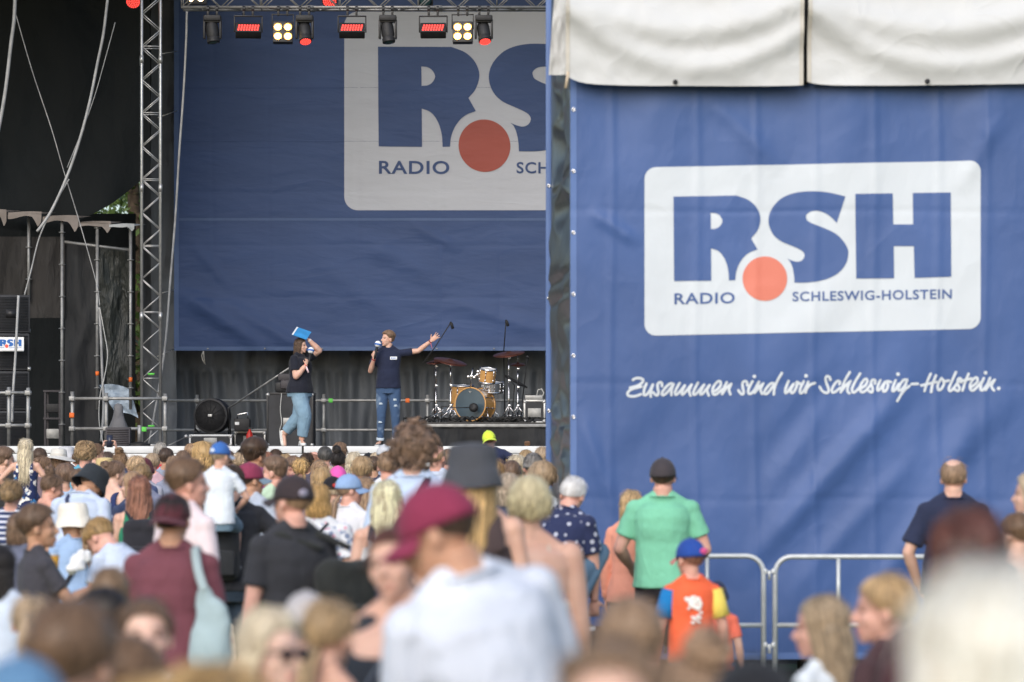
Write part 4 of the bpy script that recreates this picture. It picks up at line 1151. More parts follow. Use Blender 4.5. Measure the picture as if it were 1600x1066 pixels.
# ================================================================ front tower with the big banner
DF = 24.0
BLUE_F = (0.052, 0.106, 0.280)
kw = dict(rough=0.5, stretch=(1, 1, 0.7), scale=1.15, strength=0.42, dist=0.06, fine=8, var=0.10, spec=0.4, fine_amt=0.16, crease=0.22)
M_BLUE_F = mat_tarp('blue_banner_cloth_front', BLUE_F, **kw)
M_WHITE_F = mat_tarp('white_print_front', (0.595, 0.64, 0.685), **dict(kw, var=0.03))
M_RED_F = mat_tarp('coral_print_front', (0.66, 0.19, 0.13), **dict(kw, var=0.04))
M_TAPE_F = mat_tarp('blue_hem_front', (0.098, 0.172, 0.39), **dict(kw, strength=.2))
def foldF(X, Z):
    X = np.asarray(X); Z = np.asarray(Z)
    a = 0.020 * fbm(X * 1.3, Z * 0.5, 141)
    dg_ = np.clip(1.25 - np.hypot((X - 2.6) / 2.2, (Z - 1.7) / 1.5), 0, 1)
    b_ = 0.06 * dg_ * fbm((X - Z * 0.95) * 1.5, (X + Z) * 0.35, 151, 2)
    for g_ in ((1420, 600, 1150, 905, .10, .05), (1440, 700, 1230, 930, .08, .02), (1530, 640, 1420, 860, .11, .028), (905, 640, 960, 800, .06, .02), (1100, 150, 1220, 260, .07, .018), (1300, 620, 1200, 760, .08, .02), (1480, 760, 1330, 980, .10, .032), (1560, 180, 1500, 300, .07, .018), (920, 330, 1000, 380, .05, .02)):
        a = a + groove(X, Z, DF, *g_)
    for v in (330, 600, 780): a = a - 0.0035 * np.exp(-((Z - PZ(v, DF) - .008 * np.sin(X * 3)) / 0.022) ** 2)
    top = 0.02 * np.clip((Z - 3.4) / 1.0, 0, 1) * np.sin(X * 5.5 + 2 * fbm(X, Z, 8))
    seams = 0
    for u in (955, 1088, 1180, 1272, 1365, 1465, 1540):
        xs_ = PX(u, DF)
        seams = seams + 0.007 * np.exp(-((X - xs_ - 0.012 * np.sin(Z * 2)) / 0.030) ** 2)
    return a + b_ + top + seams
fx0, fx1, fz0, fz1 = PX(891, DF), PX(1720, DF), PZ(1030, DF), PZ(60, DF)
fban = obj('blue_banner', sheet_mb(fx0, fx1, fz0, fz1, DF, foldF, 330, 190), M_BLUE_F)
tag(fban, 'big bright blue banner with white logo panel and handwritten slogan on the front tower', 'banner')
hm = MB()
q = sheet_mb(fx0, fx0 + 0.048, fz0, fz1, DF, foldF, 3, 190); v = q.verts(); v[:, 1] -= 0.004; hm.add(v, q.f)
obj('hem', hm, M_TAPE_F, fban); hm = MB()
q = sheet_mb(fx0 + .048, fx1, fz0, fz0 + .05, DF, foldF, 200, 2); v = q.verts(); v[:, 1] -= 0.004; hm.add(v, q.f)
obj('hem', hm, M_TAPE_F, fban)
for yy in range(172, 1030, 96):
    zz = PZ(yy, DF); gx = fx0 + .024
    gm = MB().lathe([(0.006, 0.0), (0.007, 0.004), (0.0145, 0.004), (0.016, 0)], (gx, DF - float(foldF(gx, zz)) - .005, zz), (0, -1, 0), 14)
    obj('eyelet', gm, M_CHROME, fban)
logo(fban, lambda u, v: (u, v), DF, DF, foldF, 0.02, M_WHITE_F, M_BLUE_F, M_RED_F, 0.0035)
handwriting(fban, DF, DF, foldF, M_WHITE_F)

# scaffold carcass of the tower
twr = empty('front_tower', (0, DF, 0), 0, 'dark scaffold frame of the front tower behind the bright blue banner', 'tower')
mb = MB()
for xx in (fx0 + .06, PX(1300, DF), fx1 - .05):
    for yy in (DF + .15, DF + 2.6):
        mb.tube([(xx, yy - DF, 0), (xx, yy - DF, 6.2)], 0.03, 8)
obj('post', mb, M_STEEL, twr)
mb = MB()
for zz in (0.4, 2.2, 4.2, 6.0):
    mb.tube([(fx0 + .06, .15, zz), (fx1 - .05, .15, zz)], 0.025, 8)
obj('bar', mb, M_STEEL, twr)
obj('rear_wall', MB().box(((fx0 + fx1) / 2 + .3, 2.9, 3.0), (fx1 - fx0 - .3, .04, 5.9)), M_CURTAIN, twr, True)
# side wall: black sheet running back
M_SIDE = mat_tarp('black_pvc_side', (0.028, 0.030, 0.031), 0.32, (1, 1, 1), 1.1, 0.12, 0.05, 3, 0.3, 0.6, 0.2, 0.9)
xa_, ya_ = fx0 + 0.01, DF + .06
xb_, yb_ = PX(861, 27.2), 27.2
def side_mb(off, zt, zb, ny, nz, k):
    V = []
    for j in range(nz + 1):
        z = zb + (zt - zb) * j / nz
        for i in range(ny + 1):
            t = i / ny
            f_ = k * 1.5 * float(vnoise(t * 1.7 + z * 1.1, z * 1.05 - t * .9, 171)) + k * 1.6 * abs(float(vnoise(t * 2.6 - z * 2.6, z * 2.1 + t, 177))) + k * 1.2 * abs(float(vnoise(t * 3.2 + z * 3.4, z * 2.9 - 2 * t, 179))) - k * .6 + .10 * sum(math.exp(-((z - q) / .02) ** 2) for q in (1.2, 2.05, 3.05, 3.2, 4.0))
            f_ *= math.sin(math.pi * min(1, t * 1.0 + .02)) ** .5 if t < 1 else 0
            V.append((xa_ + (xb_ - xa_) * t + (f_ + .06 * math.sin(math.pi * t)) * .35 - off, ya_ + (yb_ - ya_) * t, z))
    Fc = [(j * (ny + 1) + i, j * (ny + 1) + i + 1, (j + 1) * (ny + 1) + i + 1, (j + 1) * (ny + 1) + i) for j in range(nz) for i in range(ny)]
    return MB().add(V, Fc)
tag(obj('side_tarpaulin', side_mb(0, 6.0, 0.2, 60, 200, 0.22), M_SIDE), 'wrinkled black tarpaulin covering the narrow side of the front tower', 'tarpaulin')
rb = MB().box((PX(857.5, 27.25), 27.25, 3.3), (0.050, 0.03, 6.3), bev=.004)
sbo = obj('banner_edge', rb, M_TAPE_F); tag(sbo, 'narrow blue banner edge at the rear corner of the front tower', 'banner')
for yy in range(290, 800, 176):
    gm = MB().lathe([(0.006, 0.0), (0.008, 0.004), (0.014, 0.004), (0.016, 0)], (PX(857.5, 27.2), 27.23, PZ(yy, 27.2)), (0, -1, 0), 12)
    obj('eyelet', gm, M_CHROME, sbo)

# white cover sheets over the top of the tower
M_COVER = mat_tarp('white_cover_sheet', (0.58, 0.59, 0.59), 0.55, (1, 1, 1), 1.3, 0.45, 0.05, 9, 0.04, 0.35, 0.15, 0.5)
M_COVERHEM = mat_tarp('cream_cover_hem', (0.54, 0.51, 0.45), 0.6, (1, 1, 1), 3, 0.4, 0.03, 12, 0.06)
def cover(xl, xr, yl, yr, seed, label, d=23.86, ph=0):
    x0_, x1_ = PX(xl, d), PX(xr, d); zt = PZ(-70, d)
    def fold(X, Z):
        a = (X - x0_) / (x1_ - x0_); b_ = (zt - Z) / (zt - PZ(138, d))
        sag = 0.07 * np.exp(-((b_ - (0.34 + 0.42 * (1 - (2 * a - 1) ** 2) * .55)) / 0.13) ** 2) + 0.05 * np.exp(-((b_ - (0.5 + 0.42 * (1 - (2 * a - 1.1) ** 2) * .8)) / 0.10) ** 2)
        return sag + 0.03 * fbm(X * 2.2 + Z, Z * 2.2 - X * .6, seed) + .01
    def edge(X, Z, a, b_):
        low = PZ(yl + (yr - yl) * a + 3 * np.sin(np.pi * np.clip(a, 0, 1)) ** .4 + ph * np.exp(-a / .05) * -1, d)
        return X, low + (zt - low) * b_
    o = obj('cover_sheet', sheet_mb(x0_, x1_, PZ(138, d), zt, d, fold, 80, 46, edge), M_COVER)
    tag(o, label, 'tarpaulin')
    # cream hems and the fastening knobs
    for a0, a1 in ((0.0, 0.016), (0.984, 1.0)):
        hmz = MB()
        q = sheet_mb(x0_ + (x1_ - x0_) * a0, x0_ + (x1_ - x0_) * a1, PZ(138, d), zt, d - .005, fold, 3, 46, lambda X, Z, a, b_: edge(X, Z, a * (a1 - a0) + a0, b_)); hmz.add(q.verts(), q.f)
        obj('hem', hmz, M_COVERHEM, o)
    for a in (0.46,):
        X = x0_ + (x1_ - x0_) * a; Z = PZ((yl + (yr - yl) * a) - .5, d) + .012
        obj('knob', MB().lathe([(0.019, 0), (0.017, .018), (0.009, .024), (0, .024)], (X, d - float(fold(np.array(X), np.array(Z))) - .002, Z), (0, -1, 0), 14), M_BLACKPLASTIC, o)
    # the sheet runs back over the roof of the tower
    obj('top_flap', MB().box(((x0_ + x1_) / 2, d + 1.5, zt + .015), (x1_ - x0_, 3.0, .03)), M_COVER, o, True)
    return o
cover(884, 1255, 131, 133, 181, 'white cover sheet on top of the front tower, left of the dark vertical gap', ph=14)
cover(1261, 1668, 133, 128, 187, 'white cover sheet on top of the front tower, right of the dark vertical gap', 23.9, ph=5)
obj_gap = MB().box((PX(1258, 24), 23.95, PZ(30, 24)), (.03, .02, 1.0))
tag(obj('gap_strip', obj_gap, M_BLACKMETAL), 'dark strip behind the gap of the two white cover sheets', 'strip')
q = sheet_mb(PX(857, 24.6), PX(886, 24.6), PZ(122, 24.6), PZ(-60, 24.6), 24.4, lambda X, Z: .06 * fbm(X * 8, Z * 3, 191), 14, 40, lambda X, Z, a, b_: (X + (1 - a) * .07 * b_ ** 1.2 , Z))
fl = obj('cover_flap', q, M_COVER); tag(fl, 'white cover flap folded round the side of the front tower above the black tarpaulin', 'tarpaulin')
pg = MB().tube([P(888, 112, 23.7), P(884, 138, 23.7)], [.009, .013], 8)
tag(obj('toggle_peg', pg, mat_plain('pale_wood', (.62, .50, .36), .6)), 'pale wooden toggle hanging at the corner of the white cover sheet', 'toggle')

# crowd barriers in front of the big banner
DBAR = 22.9
def barrier(xl, xr, y0, ymid, label, posts=()):
    o = empty('crowd_barrier', (PX((xl + xr) / 2, DBAR), DBAR, 0), 0, label, 'barrier', 'crowd barriers in front of the blue banner')
    w = PX(xr, DBAR) - PX(xl, DBAR); zt = PZ(y0, DBAR); rr_ = .12; rt = .0195
    pts = [(-w / 2, 0, 0.03)] + [(-w / 2 + rr_ - rr_ * math.cos(R(a)), 0, zt - rr_ + rr_ * math.sin(R(a))) for a in range(0, 91, 15)]
    pts += [(w / 2 - rr_ + rr_ * math.sin(R(a)), 0, zt - rr_ + rr_ * math.cos(R(a))) for a in range(0, 91, 15)] + [(w / 2, 0, 0.03)]
    obj('frame', MB().tube(pts, rt, 10), M_RAIL, o)
    obj('mid_rail', MB().tube([(-w / 2, 0, PZ(ymid, DBAR)), (w / 2, 0, PZ(ymid, DBAR))], rt * .9, 10), M_RAIL, o)
    for px in posts:
        x_ = PX(px, DBAR) - o.location.x
        obj('bar', MB().tube([(x_, 0, PZ(ymid, DBAR)), (x_, 0, zt)], rt * .8, 10), M_RAIL, o)
    for s in (-1, 1):
        obj('foot', MB().box((s * w / 2, 0, .015), (.06, .55, .03), bev=.008), M_RAIL, o, True)
        hk = MB()
        for z in (PZ(893, DBAR), PZ(1008, DBAR)):
            hk.tube([(s * w / 2, 0, z), (s * (w / 2 + .045), -.01, z), (s * (w / 2 + .045), -.01, z - .06)], .010, 6)
            hk.box((s * (w / 2 + .012), 0, z), (.03, .05, .04), bev=.008)
        obj('hook', hk, M_RAIL, o)
    return o
barrier(1050, 1193, 869, 977, 'zinc crowd barrier behind the boy in the orange shirt', (1105,))
barrier(1211, 1600, 870, 977, 'zinc crowd barrier with one upright, left of the man in navy', (1310, 1510))
# ================================================================ people: body, clothes, hair, hats
def remesh(mb, voxel, smooth=3, shape=None, fac=0.5):
    """union of overlapping closed shapes as one continuous skin"""
    me0 = mb.mesh('union', False)
    o = bpy.data.objects.new('union', me0); COL.objects.link(o)
    m = o.modifiers.new('r', 'REMESH'); m.mode = 'VOXEL'; m.voxel_size = voxel; m.adaptivity = 0.0
    if smooth:
        s = o.modifiers.new('s', 'SMOOTH'); s.factor = fac; s.iterations = smooth
    dg = bpy.context.evaluated_depsgraph_get()
    me = bpy.data.meshes.new_from_object(o.evaluated_get(dg), depsgraph=dg)
    bpy.data.objects.remove(o); bpy.data.meshes.remove(me0)
    n = len(me.vertices)
    co = np.zeros(n * 3); me.vertices.foreach_get('co', co); co = co.reshape(-1, 3)
    if shape is not None:
        no = np.zeros(n * 3); me.vertices.foreach_get('normal', no); no = no.reshape(-1, 3)
        co = co + no * shape(co)[:, None]
        me.vertices.foreach_set('co', co.ravel())
    me.polygons.foreach_set('use_smooth', np.ones(len(me.polygons), bool))
    me.update()
    return me, co

def set_tint(me, val):
    a = me.attributes.get('tint') or me.attributes.new('tint', 'FLOAT', 'POINT')
    a.data.foreach_set('value', np.asarray(val, float))

# --- materials of people
def mat_skin(name, col):
    key = ('skin', name)
    if key in _mats: return _mats[key]
    m, nt, b = new_mat('skin_' + name)
    c = lin(col)
    at = N(nt, 'ShaderNodeAttribute'); at.attribute_name = 'tint'
    rp = N(nt, 'ShaderNodeValToRGB'); cr = rp.color_ramp
    cr.interpolation = 'LINEAR'
    cr.elements[0].position = 0.0; cr.elements[0].color = (c[0] * .16, c[1] * .13, c[2] * .12, 1)      # brows, eyes
    cr.elements[1].position = 1.0; cr.elements[1].color = (c[0] * .85, c[1] * .58, c[2] * .56, 1)      # lips
    e = cr.elements.new(0.5); e.color = c + (1,)
    nt.links.new(at.outputs['Fac'], rp.inputs['Fac'])
    nz = N(nt, 'ShaderNodeTexNoise'); nz.inputs['Scale'].default_value = 9; nz.inputs['Detail'].default_value = 4
    nt.links.new(coords(nt), nz.inputs['Vector'])
    mx = N(nt, 'ShaderNodeMix', data_type='RGBA', blend_type='MULTIPLY'); mx.inputs[0].default_value = 1.0
    r2 = N(nt, 'ShaderNodeValToRGB'); r2.color_ramp.elements[0].position = .3; r2.color_ramp.elements[1].position = .75
    r2.color_ramp.elements[0].color = (.90, .80, .76, 1); r2.color_ramp.elements[1].color = (1.06, 1.05, 1.04, 1)
    nt.links.new(nz.outputs['Fac'], r2.inputs['Fac'])
    nt.links.new(rp.outputs['Color'], mx.inputs[6]); nt.links.new(r2.outputs['Color'], mx.inputs[7])
    nt.links.new(mx.outputs[2], b.inputs['Base Color'])
    b.inputs['Roughness'].default_value = 0.5; b.inputs['Specular IOR Level'].default_value = 0.35
    b.inputs['Subsurface Weight'].default_value = 0.12; b.inputs['Subsurface Scale'].default_value = 0.02
    b.inputs['Subsurface Radius'].default_value = (1.0, .35, .2)
    _mats[key] = m
    return m
SKIN = {'fair': mat_skin('fair', (.68, .44, .345)), 'pink': mat_skin('pink', (.70, .41, .33)), 'tan': mat_skin('tan', (.56, .335, .225)), 'pale': mat_skin('pale', (.74, .52, .43))}
HAIRC = {'blonde': (.63, .48, .335), 'gold': (.52, .34, .15), 'dkblond': (.40, .275, .15), 'ltbrown': (.31, .205, .13), 'brown': (.19, .122, .082), 'dkbrown': (.080, .052, .038),
         'dark': (.022, .018, .017), 'red': (.27, .125, .082), 'auburn': (.085, .032, .024), 'grey': (.34, .32, .30), 'white': (.80, .77, .73), 'platinum': (.82, .76, .65), 'butter': (.78, .65, .45), 'ash': (.40, .32, .235), 'dkgrey': (.10, .095, .09)}
def mat_hair(c, var=0):
    key = ('hair', c, var)
    if key in _mats: return _mats[key]
    m, nt, b = new_mat('hair_' + c)
    k_ = (1.0, .70, 1.22, .86, 1.08)[var]; col = tuple(x * (k_ if c not in ('white', 'platinum') else 1) * t for x, t in zip(HAIRC[c], ((1, 1, 1), (1, .97, .92), (1, .98, .93), (1, .94, .84), (1, 1, 1.03))[var]))
    at = N(nt, 'ShaderNodeAttribute'); at.attribute_name = 'tint'
    rp = N(nt, 'ShaderNodeValToRGB'); cr = rp.color_ramp
    cr.elements[0].color = tuple(x * (.34 if max(col) < .8 else .62) for x in col) + (1,)
    cr.elements[1].color = tuple(min(.95, x * 1.6) for x in col) + (1,)
    nt.links.new(at.outputs['Fac'], rp.inputs['Fac'])
    nt.links.new(rp.outputs['Color'], b.inputs['Base Color'])
    b.inputs['Roughness'].default_value = 0.48; b.inputs['Specular IOR Level'].default_value = 0.35
    b.inputs['Sheen Weight'].default_value = 0.04
    _mats[key] = m
    return m
def mat_cloth(col, pat=None, col2=None):
    key = ('cloth', str(col), pat, str(col2))
    if key in _mats: return _mats[key]
    m, nt, b = new_mat('cloth_' + (pat or 'plain'))
    c = lin(col); v = coords(nt)
    base = N(nt, 'ShaderNodeTexNoise'); base.inputs['Scale'].default_value = 5; base.inputs['Detail'].default_value = 5
    nt.links.new(v, base.inputs['Vector'])
    rp = N(nt, 'ShaderNodeValToRGB'); rp.color_ramp.elements[0].position = .3; rp.color_ramp.elements[1].position = .7
    rp.color_ramp.elements[0].color = tuple(x * .86 for x in c) + (1,); rp.color_ramp.elements[1].color = tuple(min(.92, x * 1.10) for x in c) + (1,)
    nt.links.new(base.outputs['Fac'], rp.inputs['Fac'])
    out = rp.outputs['Color']
    def over(fac, cc):
        nonlocal out
        mx = N(nt, 'ShaderNodeMix', data_type='RGBA'); mx.inputs[7].default_value = lin(cc) + (1,)
        nt.links.new(fac, mx.inputs[0]); nt.links.new(out, mx.inputs[6]); out = mx.outputs[2]
    def thresh(src, lo, hi):
        mr = N(nt, 'ShaderNodeMapRange'); mr.inputs[1].default_value = lo; mr.inputs[2].default_value = hi
        nt.links.new(src, mr.inputs[0]); return mr.outputs[0]
    if pat == 'stripes':
        w = N(nt, 'ShaderNodeTexWave', wave_type='BANDS', bands_direction='Z'); w.inputs['Scale'].default_value = 7.2; w.inputs['Distortion'].default_value = .6
        nt.links.new(v, w.inputs['Vector']); over(thresh(w.outputs['Fac'], .62, .72), col2)
    elif pat == 'dots':
        vo = N(nt, 'ShaderNodeTexVoronoi'); vo.inputs['Scale'].default_value = 17; vo.inputs['Randomness'].default_value = .35
        nt.links.new(v, vo.inputs['Vector']); over(thresh(vo.outputs['Distance'], .30, .22), col2)
    elif pat == 'floral':
        for k, (sc, cc) in enumerate(((14, col2), (22, '#d59aac'), (18, '#8f9ab2'))):
            vo = N(nt, 'ShaderNodeTexVoronoi'); vo.inputs['Scale'].default_value = sc
            mp = N(nt, 'ShaderNodeMapping'); mp.inputs['Location'].default_value = (k * 3.1, k, 0); nt.links.new(v, mp.inputs['Vector'])
            nt.links.new(mp.outputs['Vector'], vo.inputs['Vector']); over(thresh(vo.outputs['Distance'], .34, .24), cc)
    elif pat == 'patches':
        for k, (sc, cc) in enumerate(((7, col2), (10, '#e8e6e2'), (8, '#26355c'))):
            nz = N(nt, 'ShaderNodeTexNoise'); nz.inputs['Scale'].default_value = sc; nz.inputs['Detail'].default_value = 2
            mp = N(nt, 'ShaderNodeMapping'); mp.inputs['Location'].default_value = (k * 3.1, k, 0); nt.links.new(v, mp.inputs['Vector'])
            nt.links.new(mp.outputs['Vector'], nz.inputs['Vector']); over(thresh(nz.outputs['Fac'], .56, .60), cc)
    elif pat == 'denim':
        nz = N(nt, 'ShaderNodeTexNoise'); nz.inputs['Scale'].default_value = 3.5; nz.inputs['Detail'].default_value = 3
        nt.links.new(v, nz.inputs['Vector']); over(thresh(nz.outputs['Fac'], .52, .75), col2)
    nt.links.new(out, b.inputs['Base Color'])
    # folds: long soft ones and fine crumples
    n1 = N(nt, 'ShaderNodeTexNoise'); n1.inputs['Scale'].default_value = 11; n1.inputs['Detail'].default_value = 3; n1.inputs['Distortion'].default_value = 1.2
    mp = N(nt, 'ShaderNodeMapping'); mp.inputs['Scale'].default_value = (1.0, 1.0, .5); nt.links.new(v, mp.inputs['Vector']); nt.links.new(mp.outputs['Vector'], n1.inputs['Vector'])
    bp = N(nt, 'ShaderNodeBump'); bp.inputs['Strength'].default_value = .55; bp.inputs['Distance'].default_value = .02
    nt.links.new(n1.outputs['Fac'], bp.inputs['Height']); nt.links.new(bp.outputs['Normal'], b.inputs['Normal'])
    b.inputs['Roughness'].default_value = .85; b.inputs['Specular IOR Level'].default_value = .2
    b.inputs['Sheen Weight'].default_value = .1
    _mats[key] = m
    return m

# --- proportions: one unit figure of 1.75 m, scaled afterwards
HC = 0.128      # head centre above the neck pivot
BUILD = {
 'm': dict(rings=[(.80, .160, .112, 0), (.90, .170, .122, -.005), (.98, .163, .116, 0), (1.08, .153, .112, .005), (1.18, .160, .115, .005), (1.28, .174, .122, .0), (1.36, .182, .118, -.005), (1.42, .170, .098, -.012), (1.455, .125, .078, -.015), (1.485, .072, .066, -.012)],
           sh=(.174, -.01, 1.412), delt=.055, arm=.98, hip=.088, leg=1.0, neck=.058, head=1.0),
 'f': dict(rings=[(.80, .160, .118, -.01), (.88, .176, .128, -.012), (.97, .168, .118, -.005), (1.08, .136, .100, .0), (1.17, .142, .104, .0), (1.27, .155, .112, .005), (1.35, .158, .106, .0), (1.41, .146, .088, -.01), (1.45, .105, .070, -.014), (1.48, .058, .056, -.012)],
           sh=(.160, -.01, 1.405), delt=.050, arm=.88, hip=.090, leg=1.02, neck=.049, head=.97),
 'c': dict(rings=[(.76, .148, .110, 0), (.86, .155, .118, 0), (.95, .150, .112, 0), (1.05, .146, .108, .003), (1.15, .150, .110, .003), (1.25, .160, .112, .0), (1.32, .163, .106, -.005), (1.37, .150, .092, -.010), (1.40, .110, .074, -.012), (1.43, .062, .060, -.010)],
           sh=(.165, -.01, 1.355), delt=.052, arm=.92, hip=.080, leg=.98, neck=.052, head=1.16, pivot=1.445),
}
BUILD['M'] = dict(BUILD['m'], rings=[(z, rx * 1.08, ry * 1.20, cy) for z, rx, ry, cy in BUILD['m']['rings'][:8]] + BUILD['m']['rings'][8:], sh=(.187, -.01, 1.412), delt=.062, arm=1.12, neck=.066)
BUILD['F'] = dict(BUILD['f'], rings=[(z, rx * 1.30, ry * 1.42, cy) for z, rx, ry, cy in BUILD['f']['rings'][:8]] + BUILD['f']['rings'][8:], sh=(.185, -.01, 1.405), delt=.066, arm=1.30, leg=1.26, neck=.054)

POSE_ARMS = {
 'down': [((.245, .03, .865), (.5, -1, 0)), ((-.245, .05, .865), (-.5, -1, 0))],
 'front': [((.06, .27, 1.08), (1, -.6, -.6)), ((-.07, .27, 1.05), (-1, -.6, -.6))],
 'phone': [((.10, .30, 1.66), (1, .3, -1)), ((-.10, .30, 1.66), (-1, .3, -1))],
 'akimbo': [((.20, -.02, 1.00), (1, -.5, 0)), ((-.20, .0, 1.00), (-1, -.5, 0))],
 'pocket': [((.20, .10, .93), (1, -.8, 0)), ((-.22, .08, .93), (-1, -.8, 0))],
 'knees': [((.13, .36, .98), (1, 0, -.4)), ((-.13, .36, .98), (-1, 0, -.4))],
 'eat': [((.05, .26, 1.32), (1, -.2, -1)), ((-.12, .26, 1.06), (-1, -.6, -.6))],
}
def ik(S, T, a, b, pole):
    S, T = Vector(S), Vector(T); d = T - S; L = d.length
    if L > (a + b) * .995: T = S + d * ((a + b) * .995 / L); d = T - S; L = d.length
    n = d.normalized(); x = (a * a - b * b + L * L) / (2 * L); h = math.sqrt(max(0, a * a - x * x))
    p = Vector(pole); p = p - n * p.dot(n)
    if p.length < 1e-6: p = n.orthogonal()
    return S + n * x + p.normalized() * h, T

def hand(mb, w, d, n, kind, side, s=1.0):
    """palm, four unequal fingers with a bend, and a thumb from the side of the palm"""
    d = Vector(d).normalized(); n = Vector(n); n = (n - d * n.dot(d)).normalized(); t = d.cross(n) * side
    Mx = Matrix((t, n, d)).transposed()
    mb.ball(w + d * (.048 * s), (.042 * s, .016 * s, .054 * s), Mx, 10, 7)
    curl = {'relaxed': .45, 'grip': 1.25, 'open': .06}[kind]; spread = {'relaxed': .05, 'grip': .02, 'open': .22}[kind]
    for k, (o_, L) in enumerate(((-.030, .062), (-.011, .076), (.010, .080), (.030, .070))):
        p = w + d * (.088 * s) + t * (o_ * s); dd = (d + t * (spread * (k - 1.5))).normalized(); pts = [p - d * .02 * s, p]
        for j, f in enumerate((.45, .32, .23)):
            q = Matrix.Rotation(-curl * (.6 + .4 * j) * 1.0, 3, dd.cross(n)) if False else None
            ang = curl * (.7 if j == 0 else 1.0)
            ax = dd.cross(n).normalized(); dd = Matrix.Rotation(ang, 3, ax) @ dd
            nn_ = Matrix.Rotation(ang, 3, ax) @ n; n_save = nn_
            p = p + dd * (L * f * s); pts.append(p)
            n = n
        mb.tube(pts, [.0095 * s, .0095 * s, .0088 * s, .0080 * s, .0066 * s], 7)
    p = w + d * (.022 * s) + t * (.034 * s); dd = (d * .72 + t * .75 + n * .25).normalized()
    p1 = p + dd * (.036 * s); d2 = (dd + n * (curl * .5) + d * .35 - t * (.3 * curl)).normalized(); p2 = p1 + d2 * (.034 * s)
    mb.tube([p - dd * .01 * s, p, p1, p2], [.013 * s, .0125 * s, .0105 * s, .008 * s], 7)

def head_mb(mb, M, s, female, child):
    """skull, face, nose, lips and ears in head space: face towards +Y"""
    S3 = lambda v: M @ (Vector(v) * s)
    R3 = M.to_3x3()
    B = lambda c, r, nu=16, nv=11: mb.ball(S3(c), tuple(x * s for x in r), R3, nu, nv)
    B((0, -.012, .030), (.0765, .097, .090), 20, 14)
    B((0, .022, -.030), (.0625 if not female else .060, .070, .078), 18, 12)
    B((0, .046, -.068), (.045 if not female else .040, .040, .045))
    B((0, .072, -.100), (.022 if not female else .018, .017, .015), 10, 7)
    B((0, .074, .020), (.044, .018, .011), 12, 7)
    for x in (-1, 1):
        B((x * .040, .058, -.030), (.020, .022, .020), 10, 7)
        B((x * .079, -.006, -.015), (.009, .020, .031), 9, 7)
    mb.tube([S3((0, .087, .010)), S3((0, .102, -.018)), S3((0, .112, -.034))], [.007 * s, .010 * s, .0125 * s], 8)
    mb.tube([S3((-.015, .096, -.037)), S3((.015, .096, -.037))], .0085 * s, 7)
    mb.tube([S3((-.022, .083, -.066)), S3((0, .094, -.063)), S3((.022, .083, -.066))], .0065 * s, 7)
    mb.tube([S3((-.019, .082, -.076)), S3((0, .092, -.077)), S3((.019, .082, -.076))], .0070 * s, 7)

def face_tint(co, M, s, mouth_open=False, brow=True, beard=0.0):
    Mi = np.array(M.inverted()); p = (co @ Mi[:3, :3].T + Mi[:3, 3]) / s
    t = np.full(len(co), .5)
    front = p[:, 1] > .055
    lips = front & (np.abs(p[:, 0]) < .024) & (p[:, 2] > -.084) & (p[:, 2] < -.058) & (p[:, 1] > .080)
    t[lips] = .92
    if mouth_open:
        t[front & (np.abs(p[:, 0]) < .014) & (np.abs(p[:, 2] + .071) < .007) & (p[:, 1] > .080)] = .12
    for x in (-1, 1):
        eye = front & (((p[:, 0] - x * .031) / .014) ** 2 + ((p[:, 2] - .003) / .0065) ** 2 < 1)
        t[eye] = .06
        if brow:
            b = front & (np.abs(p[:, 0] - x * .032) < .018) & (np.abs(p[:, 2] - .024 + .15 * np.abs(p[:, 0] - x * .030)) < .0045)
            t[b] = .2
    return t

_geo = {}
def pose_frames(b, lean, drop, hyaw, hpitch, hroll, bend=0.0):
    Bd = BUILD[b]
    T0 = Matrix.Translation((0, 0, -drop))
    hipz = .93
    def bendM(z):
        k = min(1, max(0, (z - .86) / .34)); k = k * k * (3 - 2 * k)
        return T0 @ Matrix.Translation((0, 0, hipz)) @ Matrix.Rotation(-R(lean) * k, 4, 'X') @ Matrix.Rotation(R(bend) * k, 4, 'Y') @ Matrix.Translation((0, 0, -hipz))
    piv = Bd.get('pivot', 1.50)
    MH = bendM(2) @ Matrix.Translation((0, -.012, piv)) @ Matrix.Rotation(R(hyaw), 4, 'Z') @ Matrix.Rotation(-R(hpitch), 4, 'X') @ Matrix.Rotation(R(hroll), 4, 'Y') @ Matrix.Translation((0, .018, HC * Bd['head']))
    return Bd, bendM, MH

LEGS = {'stand': [((.092, .03, .48), (.098, -.015, .085), (.12, 1, 0)), ((-.092, .03, .48), (-.105, -.015, .085), (-.15, 1, 0))],
        'sit': [((.10, .42, .82), (.11, .44, .40), (0, 1, 0)), ((-.10, .42, .82), (-.11, .44, .40), (0, 1, 0))],
        'squat': [((.17, .36, .52), (.15, .05, .09), (.3, 1, 0)), ((-.15, .36, .40), (-.13, .0, .09), (-.2, 1, 0))]}

